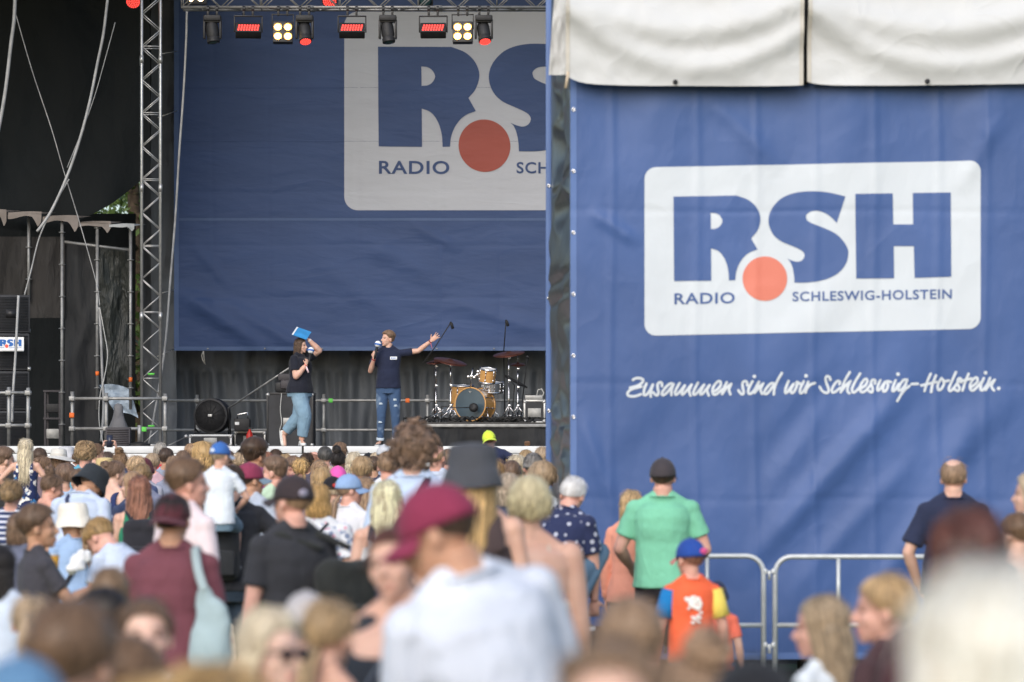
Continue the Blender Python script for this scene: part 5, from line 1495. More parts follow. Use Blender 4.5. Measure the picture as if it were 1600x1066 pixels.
def geo(b='m', hyaw=0, hpitch=0, hroll=0, arms='down', lean=0, legs='stand', drop=0.0, hands=('relaxed', 'relaxed'), vox=.010, mouth=False, bend=0, palm=None):
    key = repr((b, hyaw, hpitch, hroll, arms, lean, legs, drop, hands, vox, mouth, bend, palm))
    if key in _geo: return _geo[key]
    Bd, bm_, MH = pose_frames(b, lean, drop, hyaw, hpitch, hroll, bend)
    mb = MB()
    def ring(z, rx, ry, cy, n=20):
        Mz = bm_(z)
        return [tuple(Mz @ Vector((rx * math.copysign(abs(math.cos(a)) ** .9, math.cos(a)), cy + ry * math.copysign(abs(math.sin(a)) ** .9, math.sin(a)), z))) for a in [2 * math.pi * k / n for k in range(n)]]
    mb.loft([ring(*q) for q in Bd['rings']])
    if b in 'fF':
        g_ = 1.0 if b == 'f' else 1.25
        for x in (-1, 1): mb.ball(bm_(1.25) @ Vector((x * .072, .085, 1.245)), (.054 * g_, .046 * g_, .058 * g_))
    # neck
    hc = MH @ Vector((0, -.022, -.06)); nb = bm_(2) @ Vector((0, -.014, Bd['rings'][-1][0] - .03))
    mb.tube([nb, nb.lerp(hc, .5), hc], [Bd['neck'] * 1.12, Bd['neck'] * .98, Bd['neck']], 14)
    # trapezius
    for x in (-1, 1):
        mb.tube([bm_(2) @ Vector((x * .03, -.02, Bd['rings'][-1][0] + .02)), bm_(2) @ Vector((x * Bd['sh'][0] * .8, -.012, Bd['sh'][2] + .022))], [.045, .030], 10)
    head_mb(mb, MH, Bd['head'], b in 'fF', b == 'c')
    A = POSE_ARMS[arms] if isinstance(arms, str) else arms
    joints = []
    Ra, La = .29, .255
    for i, sd in enumerate((1, -1)):
        s0 = Bd['sh']; Sh = bm_(2) @ Vector((sd * s0[0], s0[1], s0[2]))
        T, pole = A[i][0], A[i][1]
        world_t = len(A[i]) > 2 and A[i][2]
        T = Vector(T)
        if not world_t: T = bm_(2) @ T
        k_ = 1.0 if b != 'c' else .93
        E, W = ik(Sh, T, Ra * k_, La * k_, pole)
        ar = Bd['arm']
        mb.ball(Sh, Bd['delt'], None, 12, 9)
        mb.tube([Sh, Sh.lerp(E, .35), E], [.052 * ar, .049 * ar, .040 * ar], 12)
        mb.tube([E, E.lerp(W, .3), W], [.040 * ar, .042 * ar, .026 * min(1.1, ar)], 12)
        mb.ball(E, .040 * ar, None, 10, 7)
        dr = (W - E).normalized()
        if palm and palm[i] is not None: pn = Vector(palm[i])
        else: pn = Vector((-sd, 0.35, 0)) if arms in ('down', 'akimbo', 'pocket') else Vector((-sd * .4, .2, 1 if arms == 'knees' else -.3))
        hd = dr
        if palm and len(palm) > 2 and palm[2 + i] is not None: hd = Vector(palm[2 + i])
        hand(mb, W, hd, pn, hands[i], sd * (1 if True else 1), .95 * (1.0 if b in 'mM' else .9 if b in 'fF' else .95))
        joints.append((Sh, E, W))
    Lg = LEGS[legs] if isinstance(legs, str) else legs
    hipsz = .90 - drop; lj = []
    for i, sd in enumerate((1, -1)):
        H_ = Vector((sd * Bd['hip'], 0, hipsz)); K, An, toe = (Vector(q) for q in Lg[i]); lr = Bd['leg']
        mb.tube([H_, H_.lerp(K, .4), K], [.090 * lr, .080 * lr, .054 * lr], 14)
        mb.tube([K, K.lerp(An, .32), An], [.054 * lr, .056 * lr, .036 * lr], 14)
        toe.normalize()
        mb.tube([An - toe * .03 - Vector((0, 0, .03)), An + toe * .10 - Vector((0, 0, .045)), An + toe * .155 - Vector((0, 0, .055))], [(.032, .03), (.036, .026), (.026, .018)], 10)
        lj.append((H_, K, An, toe))
    me, co = remesh(mb, vox, 2, None, .4)
    me.name = 'body'
    set_tint(me, face_tint(co, MH, Bd['head'], mouth))
    Mi = np.array(MH.inverted()); hp = (co @ Mi[:3, :3].T + Mi[:3, 3])
    top = co[(np.linalg.norm(hp, axis=1) < .16 * Bd['head'])][:, 2].max()
    g_ = dict(mesh=me, MH=MH, hs=Bd['head'], top=top, joints=joints, legs=lj, ring=ring, bm=bm_, B=Bd, b=b, drop=drop, key=key, vox=vox)
    _geo[key] = g_
    return g_

_cl = {}
def wrinkle(seed, amp):
    def f(co):
        return amp * (noise3(co * np.array((1, 1, .55)), 13, seed) + .5 * noise3(co, 29, seed + 3))
    return f
def shirt_mesh(g, kind, inf=.013):
    key = (g['key'].replace('', ''), kind)
    k2 = repr((g['b'], [tuple(round(x, 3) for x in j) for q in g['joints'] for j in q], kind, round(g['drop'], 3), tuple(round(x, 3) for x in (g['bm'](2) @ Vector((0, 0, 1.5)))), g['vox']))
    if k2 in _cl: return _cl[k2]
    mb = MB(); Bd = g['B']; rg = Bd['rings']
    n = len(rg)
    def infl(q, e, zz=None): return g['ring'](q[0] if zz is None else zz, q[1] + e, q[2] + e, q[3])
    if kind in ('tee', 'polo', 'long', 'loose'):
        e0 = inf + (.012 if kind != 'loose' else .035)
        L = [infl(rg[1], e0 + .004, rg[1][0] - .02)] + [infl(q, e0) for q in rg[2:4]] + [infl(q, inf) for q in rg[4:n - 1]]
        top = rg[n - 1]
        L.append(g['ring'](top[0] - .006, top[1] + .016, top[2] + .014, top[3]))
        mb.loft(L)
        mb.loft([g['ring'](top[0] - .05, .115, .095, top[3]), g['ring'](top[0] - .015, .098, .086, top[3]), g['ring'](top[0] + .014, (.074 if g['b'] == 'm' else .086 if g['b'] == 'M' else .067) + .006, (.074 if g['b'] == 'm' else .086 if g['b'] == 'M' else .067) + .010, top[3] - .006)])
        if g['b'] in 'fF':
            for x in (-1, 1): mb.ball(g['bm'](1.25) @ Vector((x * .072, .085, 1.245)), (.062, .052, .066) if g['b'] == 'f' else (.080, .066, .082))
        for x in (-1, 1):
            mb.tube([g['bm'](2) @ Vector((x * .03, -.02, rg[-1][0] + .016)), g['bm'](2) @ Vector((x * Bd['sh'][0] * .85, -.012, Bd['sh'][2] + .024))], [.056, .042], 12)
        for (Sh, E, W) in g['joints']:
            ar = Bd['arm']; d = (E - Sh)
            if kind == 'long':
                mb.tube([Sh - d * .05, Sh.lerp(E, .4), E], [.064 * ar, .062 * ar, .054 * ar], 14); mb.tube([E, E.lerp(W, .5), E.lerp(W, .93)], [.054 * ar, .052 * ar, .040 * ar], 14); mb.ball(E, .054 * ar)
            else:
                en = .68 if kind != 'loose' else .8
                mb.tube([Sh - d * .08, Sh.lerp(E, .3), Sh.lerp(E, en)], [.054 * ar, .062 * ar, (.066 if kind != 'loose' else .074) * ar], 16)
            mb.ball(Sh, Bd['delt'] + .007)
    elif kind in ('tank', 'halter'):
        zt = 1.345 if kind == 'tank' else 1.20
        if g['b'] == 'c': zt -= .05
        L = [infl(rg[0], inf + .016)] + [infl(q, inf + .006) for q in rg[1:] if q[0] < zt - .03]
        qs = np.array(rg); rx = np.interp(zt, qs[:, 0], qs[:, 1]); ry = np.interp(zt, qs[:, 0], qs[:, 2]); cy = np.interp(zt, qs[:, 0], qs[:, 3])
        L.append(g['ring'](zt, rx + .010 - (.01 if kind == 'tank' else 0), ry + .011, cy))
        mb.loft(L)
        if g['b'] in 'fF':
            for x in (-1, 1): mb.ball(g['bm'](1.25) @ Vector((x * .072, .085, 1.245)), (.070 if g['b'] == 'f' else .088, .066 if g['b'] == 'f' else .08, .070))
        wd = .042 if kind == 'tank' else .010
        for x in (-1, 1):
            xs = x * Bd['sh'][0] * .52; zz = Bd['rings'][-2][0]
            P_ = [(xs * 1.15, ry * .92 + cy, zt - .03), (xs, .080, zz - .05), (xs * .92, .02, zz + .012), (xs * .92, -.06, zz - .005), (xs, -.098, zz - .05), (xs * 1.1, -ry + cy - .006, zt - .03)]
            mb.tube(smooth_loop([tuple(g['bm'](2) @ Vector(p)) for p in P_], (), 4, False), [(.012, wd)] * 21, 10, up=(1, 0, 0))
    me, co = remesh(mb, max(.009, g['vox']), 7, wrinkle(hash(kind) % 50, .005 if kind != 'tank' else .003))
    set_tint(me, np.full(len(co), .5)); me.name = 'shirt'
    _cl[k2] = me
    return me
def trousers_mesh(g, kind):
    k2 = repr((g['b'], kind, [tuple(round(x, 3) for x in j) for q in g['legs'] for j in q[:3]], round(g['drop'], 3), g['vox']))
    if k2 in _cl: return _cl[k2]
    mb = MB(); rg = g['B']['rings']
    L = [g['ring'](rg[0][0] + .0, rg[0][1] + .010, rg[0][2] + .012, rg[0][3]), g['ring'](rg[1][0], rg[1][1] + .012, rg[1][2] + .012, rg[1][3]), g['ring'](rg[2][0] + .03, rg[2][1] + .009, rg[2][2] + .010, rg[2][3])]
    mb.loft(L)
    lr = g['B']['leg']
    for H_, K, An, toe in g['legs']:
        w = {'jeans': (.100, .070, .062, .052), 'baggy': (.112, .092, .082, .066), 'shorts': (.108, .085, 0, 0), 'chinos': (.102, .074, .064, .054), 'slim': (.098, .066, .060, .046), 'skirt': (.12, .10, 0, 0)}[kind]
        mb.tube([H_ + Vector((0, 0, .03)), H_.lerp(K, .4), K if kind not in ('shorts',) else K], [w[0] * lr, w[0] * .93 * lr, w[1] * lr], 16)
        if w[2]:
            mb.ball(K, w[1] * lr * .98)
            mb.tube([K, K.lerp(An, .4), K.lerp(An, .90 if kind != 'baggy' else .86)], [w[1] * lr, w[2] * lr, w[3] * lr], 16)
    me, co = remesh(mb, max(.010, g['vox']), 4, wrinkle(17, .006))
    set_tint(me, np.full(len(co), .5)); me.name = 'trousers'
    _cl[k2] = me
    return me
_shoe = None
def shoe_mb(An, toe, s=1.0):
    toe = Vector((toe[0], toe[1], 0)).normalized() if abs(toe[2]) < .5 else Vector(toe).normalized()
    up = Vector((0, 0, 1)); up = (up - toe * up.dot(toe)).normalized(); sd = toe.cross(up)
    mb = MB(); rings = []
    for y, w, h in ((-.085, .018, .035), (-.075, .034, .075), (-.03, .040, .092), (.03, .040, .078), (.09, .046, .052), (.14, .046, .042), (.175, .034, .034), (.19, .014, .022)):
        rings.append([tuple(An + toe * y + sd * (w * math.cos(a)) + up * (-.085 + h * .5 + h * .5 * math.sin(a))) for a in [2 * math.pi * k / 14 for k in range(14)]])
    mb.loft(rings)
    so = MB(); rings = []
    for y, w in ((-.09, .012), (-.078, .037), (0, .044), (.09, .050), (.15, .047), (.185, .03), (.198, .010)):
        rings.append([tuple(An + toe * y + sd * (w * c) + up * (-.088 + z)) for c, z in ((-1, 0), (1, 0), (1, .026), (-1, .026))])
    so.loft(rings)
    return mb, so

# --- hair in head space (scaled with the head)
def rhead(D):
    """radius of the skull/jaw surface in direction D (n,3)"""
    out = np.zeros(len(D))
    for c, r in (((0, -.012, .030), (.0765, .097, .090)), ((0, .022, -.030), (.0625, .070, .078))):
        c = np.array(c); r = np.array(r)
        a = ((D / r) ** 2).sum(1); b = -2 * (D * c / r ** 2).sum(1); q = ((c / r) ** 2).sum() - 1
        out = np.maximum(out, (-b + np.sqrt(np.maximum(0, b * b - 4 * a * q))) / (2 * a))
    return out
def dirs(th, ph):
    return np.stack([np.sin(th) * np.sin(ph), np.sin(th) * np.cos(ph), np.cos(th)], -1)
def hairline(ph, front=52, side=104, back=124):
    c = np.cos(ph)
    return np.where(c > 0, side + (front - side) * np.clip(c * 1.35 - .12, 0, 1) ** .8, side + (back - side) * (-c) ** 1.2)
def cap_mb(mb, rg, thick, front=52, side=104, back=124, lump=.004, bald=0, nu=56, nv=34, bulge=None):
    th = np.linspace(0.02, R(150), nv); ph = np.linspace(0, 2 * np.pi, nu, endpoint=False)
    TH, PH = np.meshgrid(th, ph, indexing='ij')
    D = dirs(TH.ravel(), PH.ravel()); Rr = rhead(D)
    m = np.clip((np.radians(hairline(PH.ravel(), front, side, back)) - TH.ravel()) / R(9), 0, 1); m = m * m * (3 - 2 * m)
    if bald:
        bc = np.hypot(D[:, 0] / .8, (D[:, 1] + .25) / 1.0); m *= np.where(D[:, 2] > 0, np.clip((bc - bald) / .12, 0, 1), 1)
    nz = fbm(PH.ravel() * 9, TH.ravel() * 3.2, int(rg.integers(999))) + .6 * vnoise(PH.ravel() * 22, TH.ravel() * 5, 3)
    t = thick + .55 * lump * nz
    if bulge is not None: t = t + bulge(D)
    rad = Rr * .93 * (1 - m) + (Rr + t) * m
    ti = np.clip(.42 + .45 * vnoise(PH.ravel() * 14, TH.ravel() * 1.2, 5) + .35 * vnoise(PH.ravel() * 34, TH.ravel() * 2, 8), 0, 1)
    V = D * rad[:, None]
    Fc = [(i * nu + k, (i + 1) * nu + k, (i + 1) * nu + (k + 1) % nu, i * nu + (k + 1) % nu) for i in range(nv - 1) for k in range(nu)]
    Fc.append(tuple(range(nu))); Fc.append(tuple((nv - 1) * nu + k for k in reversed(range(nu))))
    mb.add(V, Fc, ti)
def lock(mb, pts, r0, t, flat=.45):
    pts = np.array(pts); n = len(pts)
    rr_ = [(r0 * (1 - (k / (n - 1)) ** 2.2 * .85), r0 * flat * (1 - (k / (n - 1)) ** 2.2 * .85)) for k in range(n)]
    mb.tube([tuple(p) for p in pts], rr_, 5, t=t)
def locks_on_cap(mb, rg, n, thick, span, front=52, side=104, back=124, r0=.007, flick=.004, th0=(8, 85), wig=.25, bald=0, swirl=.3):
    n = int(n * 3.2); r0 = r0 * .45
    for k in range(n):
        ph = rg.uniform(0, 2 * np.pi); t0 = R(rg.uniform(*th0)); lim = np.radians(hairline(np.array([ph]), front, side, back))[0]
        if t0 > lim - .1: t0 = lim * rg.uniform(.3, .85)
        t1 = min(lim + .06, t0 + R(span) * rg.uniform(.6, 1.2)); dph = rg.normal() * wig + swirl
        tt = np.linspace(t0, t1, 6); pp = ph + dph * (tt - t0)
        D = dirs(tt, pp)
        if bald and (np.hypot(D[:, 0] / .8, (D[:, 1] + .25)) < bald + .08)[D[:, 2] > 0].any(): continue
        rad = rhead(D) + thick * .75 + .004 + np.linspace(0, flick, 6) * rg.uniform(.2, 1.6)
        lock(mb, D * rad[:, None], r0 * rg.uniform(.7, 1.2), np.clip(.5 + .34 * rg.normal(), 0, 1))
def long_locks(mb, rg, n, L, w0=.085, open_=58, back=.05, wave=.006, r0=.011, Lvar=.12, inner=True, taper=.85):
    """hair falling from the crown over sides and back"""
    if inner:
        rings = []; m = 24
        for j, z in enumerate(np.linspace(.03, -L * .96, 10)):
            k = j / 9; rx = w0 * (1.0 + .10 * math.sin(k * 2.4)) * (1 - (1 - taper) * k); ry = .085 * (1 - .42 * k); cy = -.028 - back * k
            rings.append([(rx * math.sin(a), cy + ry * math.cos(a) * (1.0 if math.cos(a) < 0 else .50 - .2 * k), z) for a in [2 * math.pi * q / m for q in range(m)]])
        V = np.array(rings).reshape(-1, 3)
        ti = np.clip(.34 + .5 * vnoise(np.arctan2(V[:, 0], V[:, 1] + .03) * 11, V[:, 2] * 4, 4), 0, 1)
        V[:, :2] *= (1 + .06 * vnoise(np.arctan2(V[:, 0], V[:, 1]) * 7, V[:, 2] * 8, 9))[:, None]
        Fc = [(i * m + k, i * m + (k + 1) % m, (i + 1) * m + (k + 1) % m, (i + 1) * m + k) for i in range(9) for k in range(m)]
        Fc += [tuple(reversed(range(m))), tuple(range(9 * m, 10 * m))]
        mb.add(V, Fc, ti)
    n = int(n * 3.0); r0 = r0 * .46
    for k in range(n):
        ph = R(rg.uniform(open_, 360 - open_)); t0 = R(rg.uniform(4, 55))
        tt = np.linspace(t0, R(88), 5); D = dirs(tt, np.full(5, ph) + .12 * rg.normal() * np.linspace(1, 0, 5)); a = D * (rhead(D) + (.012 if not HATTED else .002))[:, None]
        Ld = L * (1 + Lvar * rg.normal()); zz = np.linspace(0, 1, 8)[1:]; w = rg.uniform(0, 6.3)
        x0, y0, z0 = a[-1]
        kx = 1 + .10 * np.sin(zz * 2.4) - (1 - taper) * zz
        bx = np.stack([x0 * kx * (w0 / .085) + wave * np.sin(zz * 9 + w), y0 * (1 - .35 * zz) - back * zz - .006 + wave * np.cos(zz * 8 + w), z0 - (Ld + z0) * zz], -1)
        lock(mb, np.vstack([a, bx]), r0 * rg.uniform(.7, 1.25), np.clip(.52 + .33 * rg.normal(), 0, 1), .4)
def tail(mb, rg, base, L, r, n=26, back=.05, sway=0.0):
    base = np.array(base)
    for k in range(n):
        a = rg.uniform(0, 6.28); q = rg.uniform(.2, 1) * r; w = rg.uniform(0, 6)
        s = np.linspace(0, 1, 8); Ld = L * rg.uniform(.75, 1.05)
        x = base[0] + q * np.cos(a) * (.5 + 1.2 * np.sin(s * 2.2)) * (1 - .3 * s) + sway * s + .004 * np.sin(s * 8 + w)
        y = base[1] - .05 * np.sin(np.minimum(s * 4, 1.57)) - back * s * .4 + q * np.sin(a) * (.5 + .9 * np.sin(s * 2.2)) * (1 - .3 * s)
        z = base[2] + .02 * np.sin(np.minimum(s * 5, 3.1)) - Ld * s
        lock(mb, np.stack([x, y, z], -1), r * .34, np.clip(.5 + .27 * rg.normal(), 0, 1), .6)
def bun(mb, rg, c, r, n=22):
    c = np.array(c)
    mb.ball(tuple(c), (r * .86, r * .80, r * .82), t=.3)
    for k in range(n):
        ax = rg.normal(0, 1, 3); ax /= np.linalg.norm(ax); u = np.cross(ax, (0.3, .5, .8)); u /= np.linalg.norm(u); v = np.cross(ax, u)
        s = np.linspace(0, rg.uniform(2, 4.5), 8); q = r * rg.uniform(.84, 1.03)
        lock(mb, c + q * (np.cos(s)[:, None] * u + np.sin(s)[:, None] * v), r * .20, np.clip(.5 + .28 * rg.normal(), 0, 1), .6)
_hair = {}
HATTED = False
def hair_mesh(style, seed, hat=False):
    global HATTED
    key = (style, seed % 3, hat)
    if key in _hair: return _hair[key]
    HATTED = hat
    rg = np.random.default_rng(100 + seed % 3 + len(style) * 7)
    mb = MB(); k = .45 if hat else 1.0
    if style == 'short': cap_mb(mb, rg, .006, 48, 93, 121, .003 * k, bulge=lambda D: .013 * k * np.clip((D[:, 2] + .05) / .5, 0, 1)); locks_on_cap(mb, rg, 150, .014 * k, 26, 48, 84, 112, .0065, .005 * k, (6, 75))
    elif style == 'crop': cap_mb(mb, rg, .007 * k, 50, 96, 122, .002); locks_on_cap(mb, rg, 110, .006, 20, 50, 96, 122, .0045, .003)
    elif style == 'fade': cap_mb(mb, rg, .004, 50, 98, 122, .001, bulge=lambda D: .020 * np.clip((D[:, 2] - .25) / .4, 0, 1) * k); locks_on_cap(mb, rg, 90, .02 * k, 26, 50, 70, 75, .007, .006, (4, 60))
    elif style == 'quiff': cap_mb(mb, rg, .008, 48, 98, 122, .003, bulge=lambda D: .040 * np.clip((D[:, 2] - .1) / .5, 0, 1)); locks_on_cap(mb, rg, 110, .032, 30, 48, 78, 88, .010, .012, (4, 60))
    elif style == 'balding': cap_mb(mb, rg, .006, 60, 100, 122, .0015, .45); locks_on_cap(mb, rg, 80, .005, 16, 60, 100, 122, .004, .002, (30, 90), .2, .45)
    elif style == 'bald': cap_mb(mb, rg, .0015, 60, 100, 122, .0004, .80)
    elif style == 'tousled': cap_mb(mb, rg, .022 * k, 50, 106, 128, .012); locks_on_cap(mb, rg, 200, .022 * k, 34, 50, 106, 130, .010, .018, (6, 90), .9, 0, .5)
    elif style == 'curly':
        cap_mb(mb, rg, .035, 52, 118, 140, .018)
        for q in range(330):
            ph = rg.uniform(.5, 2 * np.pi - .5); th = R(rg.uniform(2, 138)); D = dirs(np.array([th]), np.array([ph]))[0]
            if th > np.radians(hairline(np.array([ph]), 60, 128, 142))[0]: continue
            c = D * (rhead(D[None])[0] + .040 + .014 * rg.normal()); s = np.linspace(0, rg.uniform(4, 8), 9); u = np.cross(D, rg.normal(0, 1, 3)); u /= np.linalg.norm(u); v = np.cross(D, u); qq = rg.uniform(.009, .018)
            lock(mb, c + qq * (np.cos(s)[:, None] * u + np.sin(s)[:, None] * v) + D * (np.linspace(0, .012, 9))[:, None] + np.array((0, 0, -.025))[None] * (s / 8)[:, None], .0062, np.clip(.5 + .3 * rg.normal(), 0, 1), .8)
    elif style == 'bob': cap_mb(mb, rg, .017 * k, 50, 112, 136, .004); long_locks(mb, rg, 150, .135, .090, 66, .005, .004, .010, .06, True, .92)
    elif style == 'pixie': cap_mb(mb, rg, .026 * k, 52, 106, 126, .010, bulge=lambda D: .018 * np.clip(D[:, 2], 0, 1)); locks_on_cap(mb, rg, 220, .028 * k, 46, 52, 106, 128, .010, .012, (6, 90), .6)
    elif style == 'shoulder': cap_mb(mb, rg, .012 * k, 50, 110, 132, .003); long_locks(mb, rg, 150, .225, .085, 60, .02, .006, .011)
    elif style == 'long': cap_mb(mb, rg, .010 * k, 50, 110, 132, .003); long_locks(mb, rg, 170, .40, .088, 62, .05, .007, .012, .10, True, .82)
    elif style == 'verylong': cap_mb(mb, rg, .010 * k, 50, 110, 132, .003); long_locks(mb, rg, 180, .52, .098, 58, .06, .008, .013, .10, True, .95)
    elif style == 'ponytail': cap_mb(mb, rg, .007, 48, 98, 122, .002); locks_on_cap(mb, rg, 70, .005, 50, 48, 98, 122, .006, .001, (10, 60), .1); tail(mb, rg, (0, -.105, .055), .30, .034)
    elif style == 'lowpony': cap_mb(mb, rg, .008, 48, 100, 128, .002); locks_on_cap(mb, rg, 80, .006, 60, 48, 100, 128, .006, .001, (10, 60), .1); tail(mb, rg, (0, -.085, -.045), .30, .030, 26, .04)
    elif style == 'bun': cap_mb(mb, rg, .007, 48, 98, 124, .003); locks_on_cap(mb, rg, 90, .006, 50, 48, 98, 124, .006, .003, (10, 80), .2); bun(mb, rg, (0, -.105, .075), .048)
    elif style == 'topbun': cap_mb(mb, rg, .007, 48, 98, 124, .003); locks_on_cap(mb, rg, 90, .006, 50, 48, 98, 124, .006, .003, (10, 80), .2); bun(mb, rg, (0, -.060, .145), .050)
    elif style == 'backbun': cap_mb(mb, rg, .010, 48, 100, 128, .006); locks_on_cap(mb, rg, 120, .010, 50, 48, 100, 128, .008, .006, (10, 80), .3); bun(mb, rg, (0, -.118, .010), .062, 30)
    elif style == 'braids':
        cap_mb(mb, rg, .008, 48, 100, 126, .003); locks_on_cap(mb, rg, 90, .007, 50, 48, 100, 126, .007, .002)
        for x in (-1, 1):
            for q in range(9):
                D = dirs(np.array([R(35 + q * 11)]), np.array([R(180 - x * 28)]))[0]; c = D * (rhead(D[None])[0] + .012); mb.ball(tuple(c), (.016, .013, .014), t=.35 + .3 * (q % 2), nu=8, nv=6)
            tail(mb, rg, (x * .045, -.085, -.05), .22, .015, 10, .01)
    for q in range(70 if style not in ('bald', 'crop', 'balding', 'fade') else 12):        # stray hairs
        ph = rg.uniform(.9, 2 * np.pi - .9); t0 = R(rg.uniform(5, 85)); tt = np.linspace(t0, t0 + R(rg.uniform(12, 30)), 5)
        D = dirs(tt, ph + rg.normal() * .8 * (tt - t0)); rr2 = rhead(D) + (.012 if not hat else .0) + np.linspace(.004, rg.uniform(.01, .032), 5) * (1 if not hat else .3)
        lock(mb, D * rr2[:, None], .0013, np.clip(.6 + .3 * rg.normal(), 0, 1), 1.0)
    me = mb.mesh('hair'); fix_normals(me)
    _hair[key] = me
    return me

# --- hats in head space
def dome(mb, r, zc=.030, cy=-.012, z0=-.012, tall=.105, n=28, nv=12, tilt=0, f=1.0):
    rings = []
    for j in range(nv):
        a = (math.pi / 2) * (1 - j / (nv - 1)) ** 1.0
        q = max(.02, math.sin(a) ** .92)
        z = z0 + (tall + zc - z0) * (1 - (j / (nv - 1) - 1) ** 2) ** .62 if False else z0 + (zc + tall - z0) * math.cos(a) ** .95
        rings.append([(r[0] * q * math.sin(t), cy + r[1] * q * math.cos(t), z) for t in [2 * math.pi * k / n for k in range(n)]])
    mb.loft(rings)
_hat = {}
def hat_meshes(kind, face=1):
    key = (kind, face)
    if key in _hat: return _hat[key]
    out = []
    if kind == 'cap':
        mb = MB(); dome(mb, (.089, .110), tall=.100, z0=.012); mb.lathe([(.012, .126), (.010, .134), (0, .136)], (0, -.012, 0), n=10)
        out.append(('cap', mb))
        br = MB(); V = []; n = 13
        for j, q in enumerate((0, .35, .7, 1)):
            for k in range(n):
                a = R(-72 + 144 * k / (n - 1)); L = .072 * math.cos(a) ** .7 * q if abs(a) < 1.5 else 0
                V.append(((.090 + .01 * q) * math.sin(a) * (1 + .0 * q), face * (-.012 * face + .107 * math.cos(a) + L), .022 - .022 * q - .02 * math.sin(a) ** 2 * (1 + q * .6)))
        top = [tuple(v) for v in V]; bot = [(v[0], v[1], v[2] - .004) for v in V]; m = len(V)
        Fc = []
        for j in range(3):
            for k in range(n - 1):
                a = j * n + k; Fc += [(a, a + 1, a + n + 1, a + n), (m + a, m + a + n, m + a + n + 1, m + a + 1)]
        for k in range(n - 1): Fc.append((3 * n + k, 3 * n + k + 1, m + 3 * n + k + 1, m + 3 * n + k))
        br.add(top + bot, Fc); out.append(('brim', br))
    elif kind == 'bucket':
        mb = MB(); n = 30
        prof = [(.136, -.048), (.127, -.018), (.113, .020), (.110, .026), (.106, .072), (.099, .108), (.088, .121), (.045, .127), (.012, .129)]
        mb.loft([[(r * .95 * math.sin(t), -.012 + r * 1.08 * math.cos(t), z + .006 * math.sin(3 * t + 1) * (r > .11)) for t in [2 * math.pi * k / n for k in range(n)]] for r, z in prof], False)
        mb.loft([[(r * .95 * math.sin(t), -.012 + r * 1.08 * math.cos(t), z + dz) for t in [2 * math.pi * k / n for k in range(n)]] for r, z, dz in ((.05, .124, 0), (.012, .129, .001))])
        out.append(('bucket_hat', mb))
    elif kind == 'sunhat':
        mb = MB(); n = 36
        prof = [(.205, -.020), (.20, -.014), (.15, .010), (.108, .026), (.100, .030), (.096, .080), (.090, .112), (.070, .124), (.02, .118)]
        mb.loft([[(r * math.sin(t), -.012 + r * 1.06 * math.cos(t), z + .016 * math.sin(2 * t + .6) * (r > .14)) for t in [2 * math.pi * k / n for k in range(n)]] for r, z in prof], False)
        mb.loft([[(r * math.sin(t), -.012 + r * 1.06 * math.cos(t), z) for t in [2 * math.pi * k / n for k in range(n)]] for r, z in prof[-2:]])
        out.append(('sun_hat', mb))
        bd = MB().loft([[(r * math.sin(t), -.012 + r * 1.06 * math.cos(t), z) for t in [2 * math.pi * k / n for k in range(n)]] for r, z in ((.104, .030), (.101, .058))], False)
        out.append(('hat_band', bd))
    elif kind == 'beanie':
        mb = MB(); dome(mb, (.092, .114), tall=.108, z0=-.02, f=1)
        mb.loft([[(r * math.sin(t), -.012 + r * 1.22 * math.cos(t), z) for t in [2 * math.pi * k / 28 for k in range(28)]] for r, z in ((.094, -.025), (.099, -.022), (.099, .018), (.094, .022))], False)
        out.append(('beanie', mb))
    elif kind == 'bandana':
        mb = MB(); dome(mb, (.086, .107), tall=.096, z0=.0); mb.ball((0, -.118, .0), (.03, .018, .014)); mb.box((.03, -.125, -.03), (.03, .006, .06)); out.append(('bandana', mb))
    res = [(nm, m_.mesh(nm)) for nm, m_ in out]
    for nm, me in res: fix_normals(me)
    _hat[key] = res
    return res
HATADD = {None: .018, 'cap': .030, 'bucket': .026, 'sunhat': .020, 'beanie': .028, 'bandana': .016}
M_EYE = mat_plain('eye_white', (.75, .73, .70), .25, 0, .5, .03)
M_GLASS = mat_plain('dark_sunglass', (.03, .012, .012), .12, 0, .7, .1)

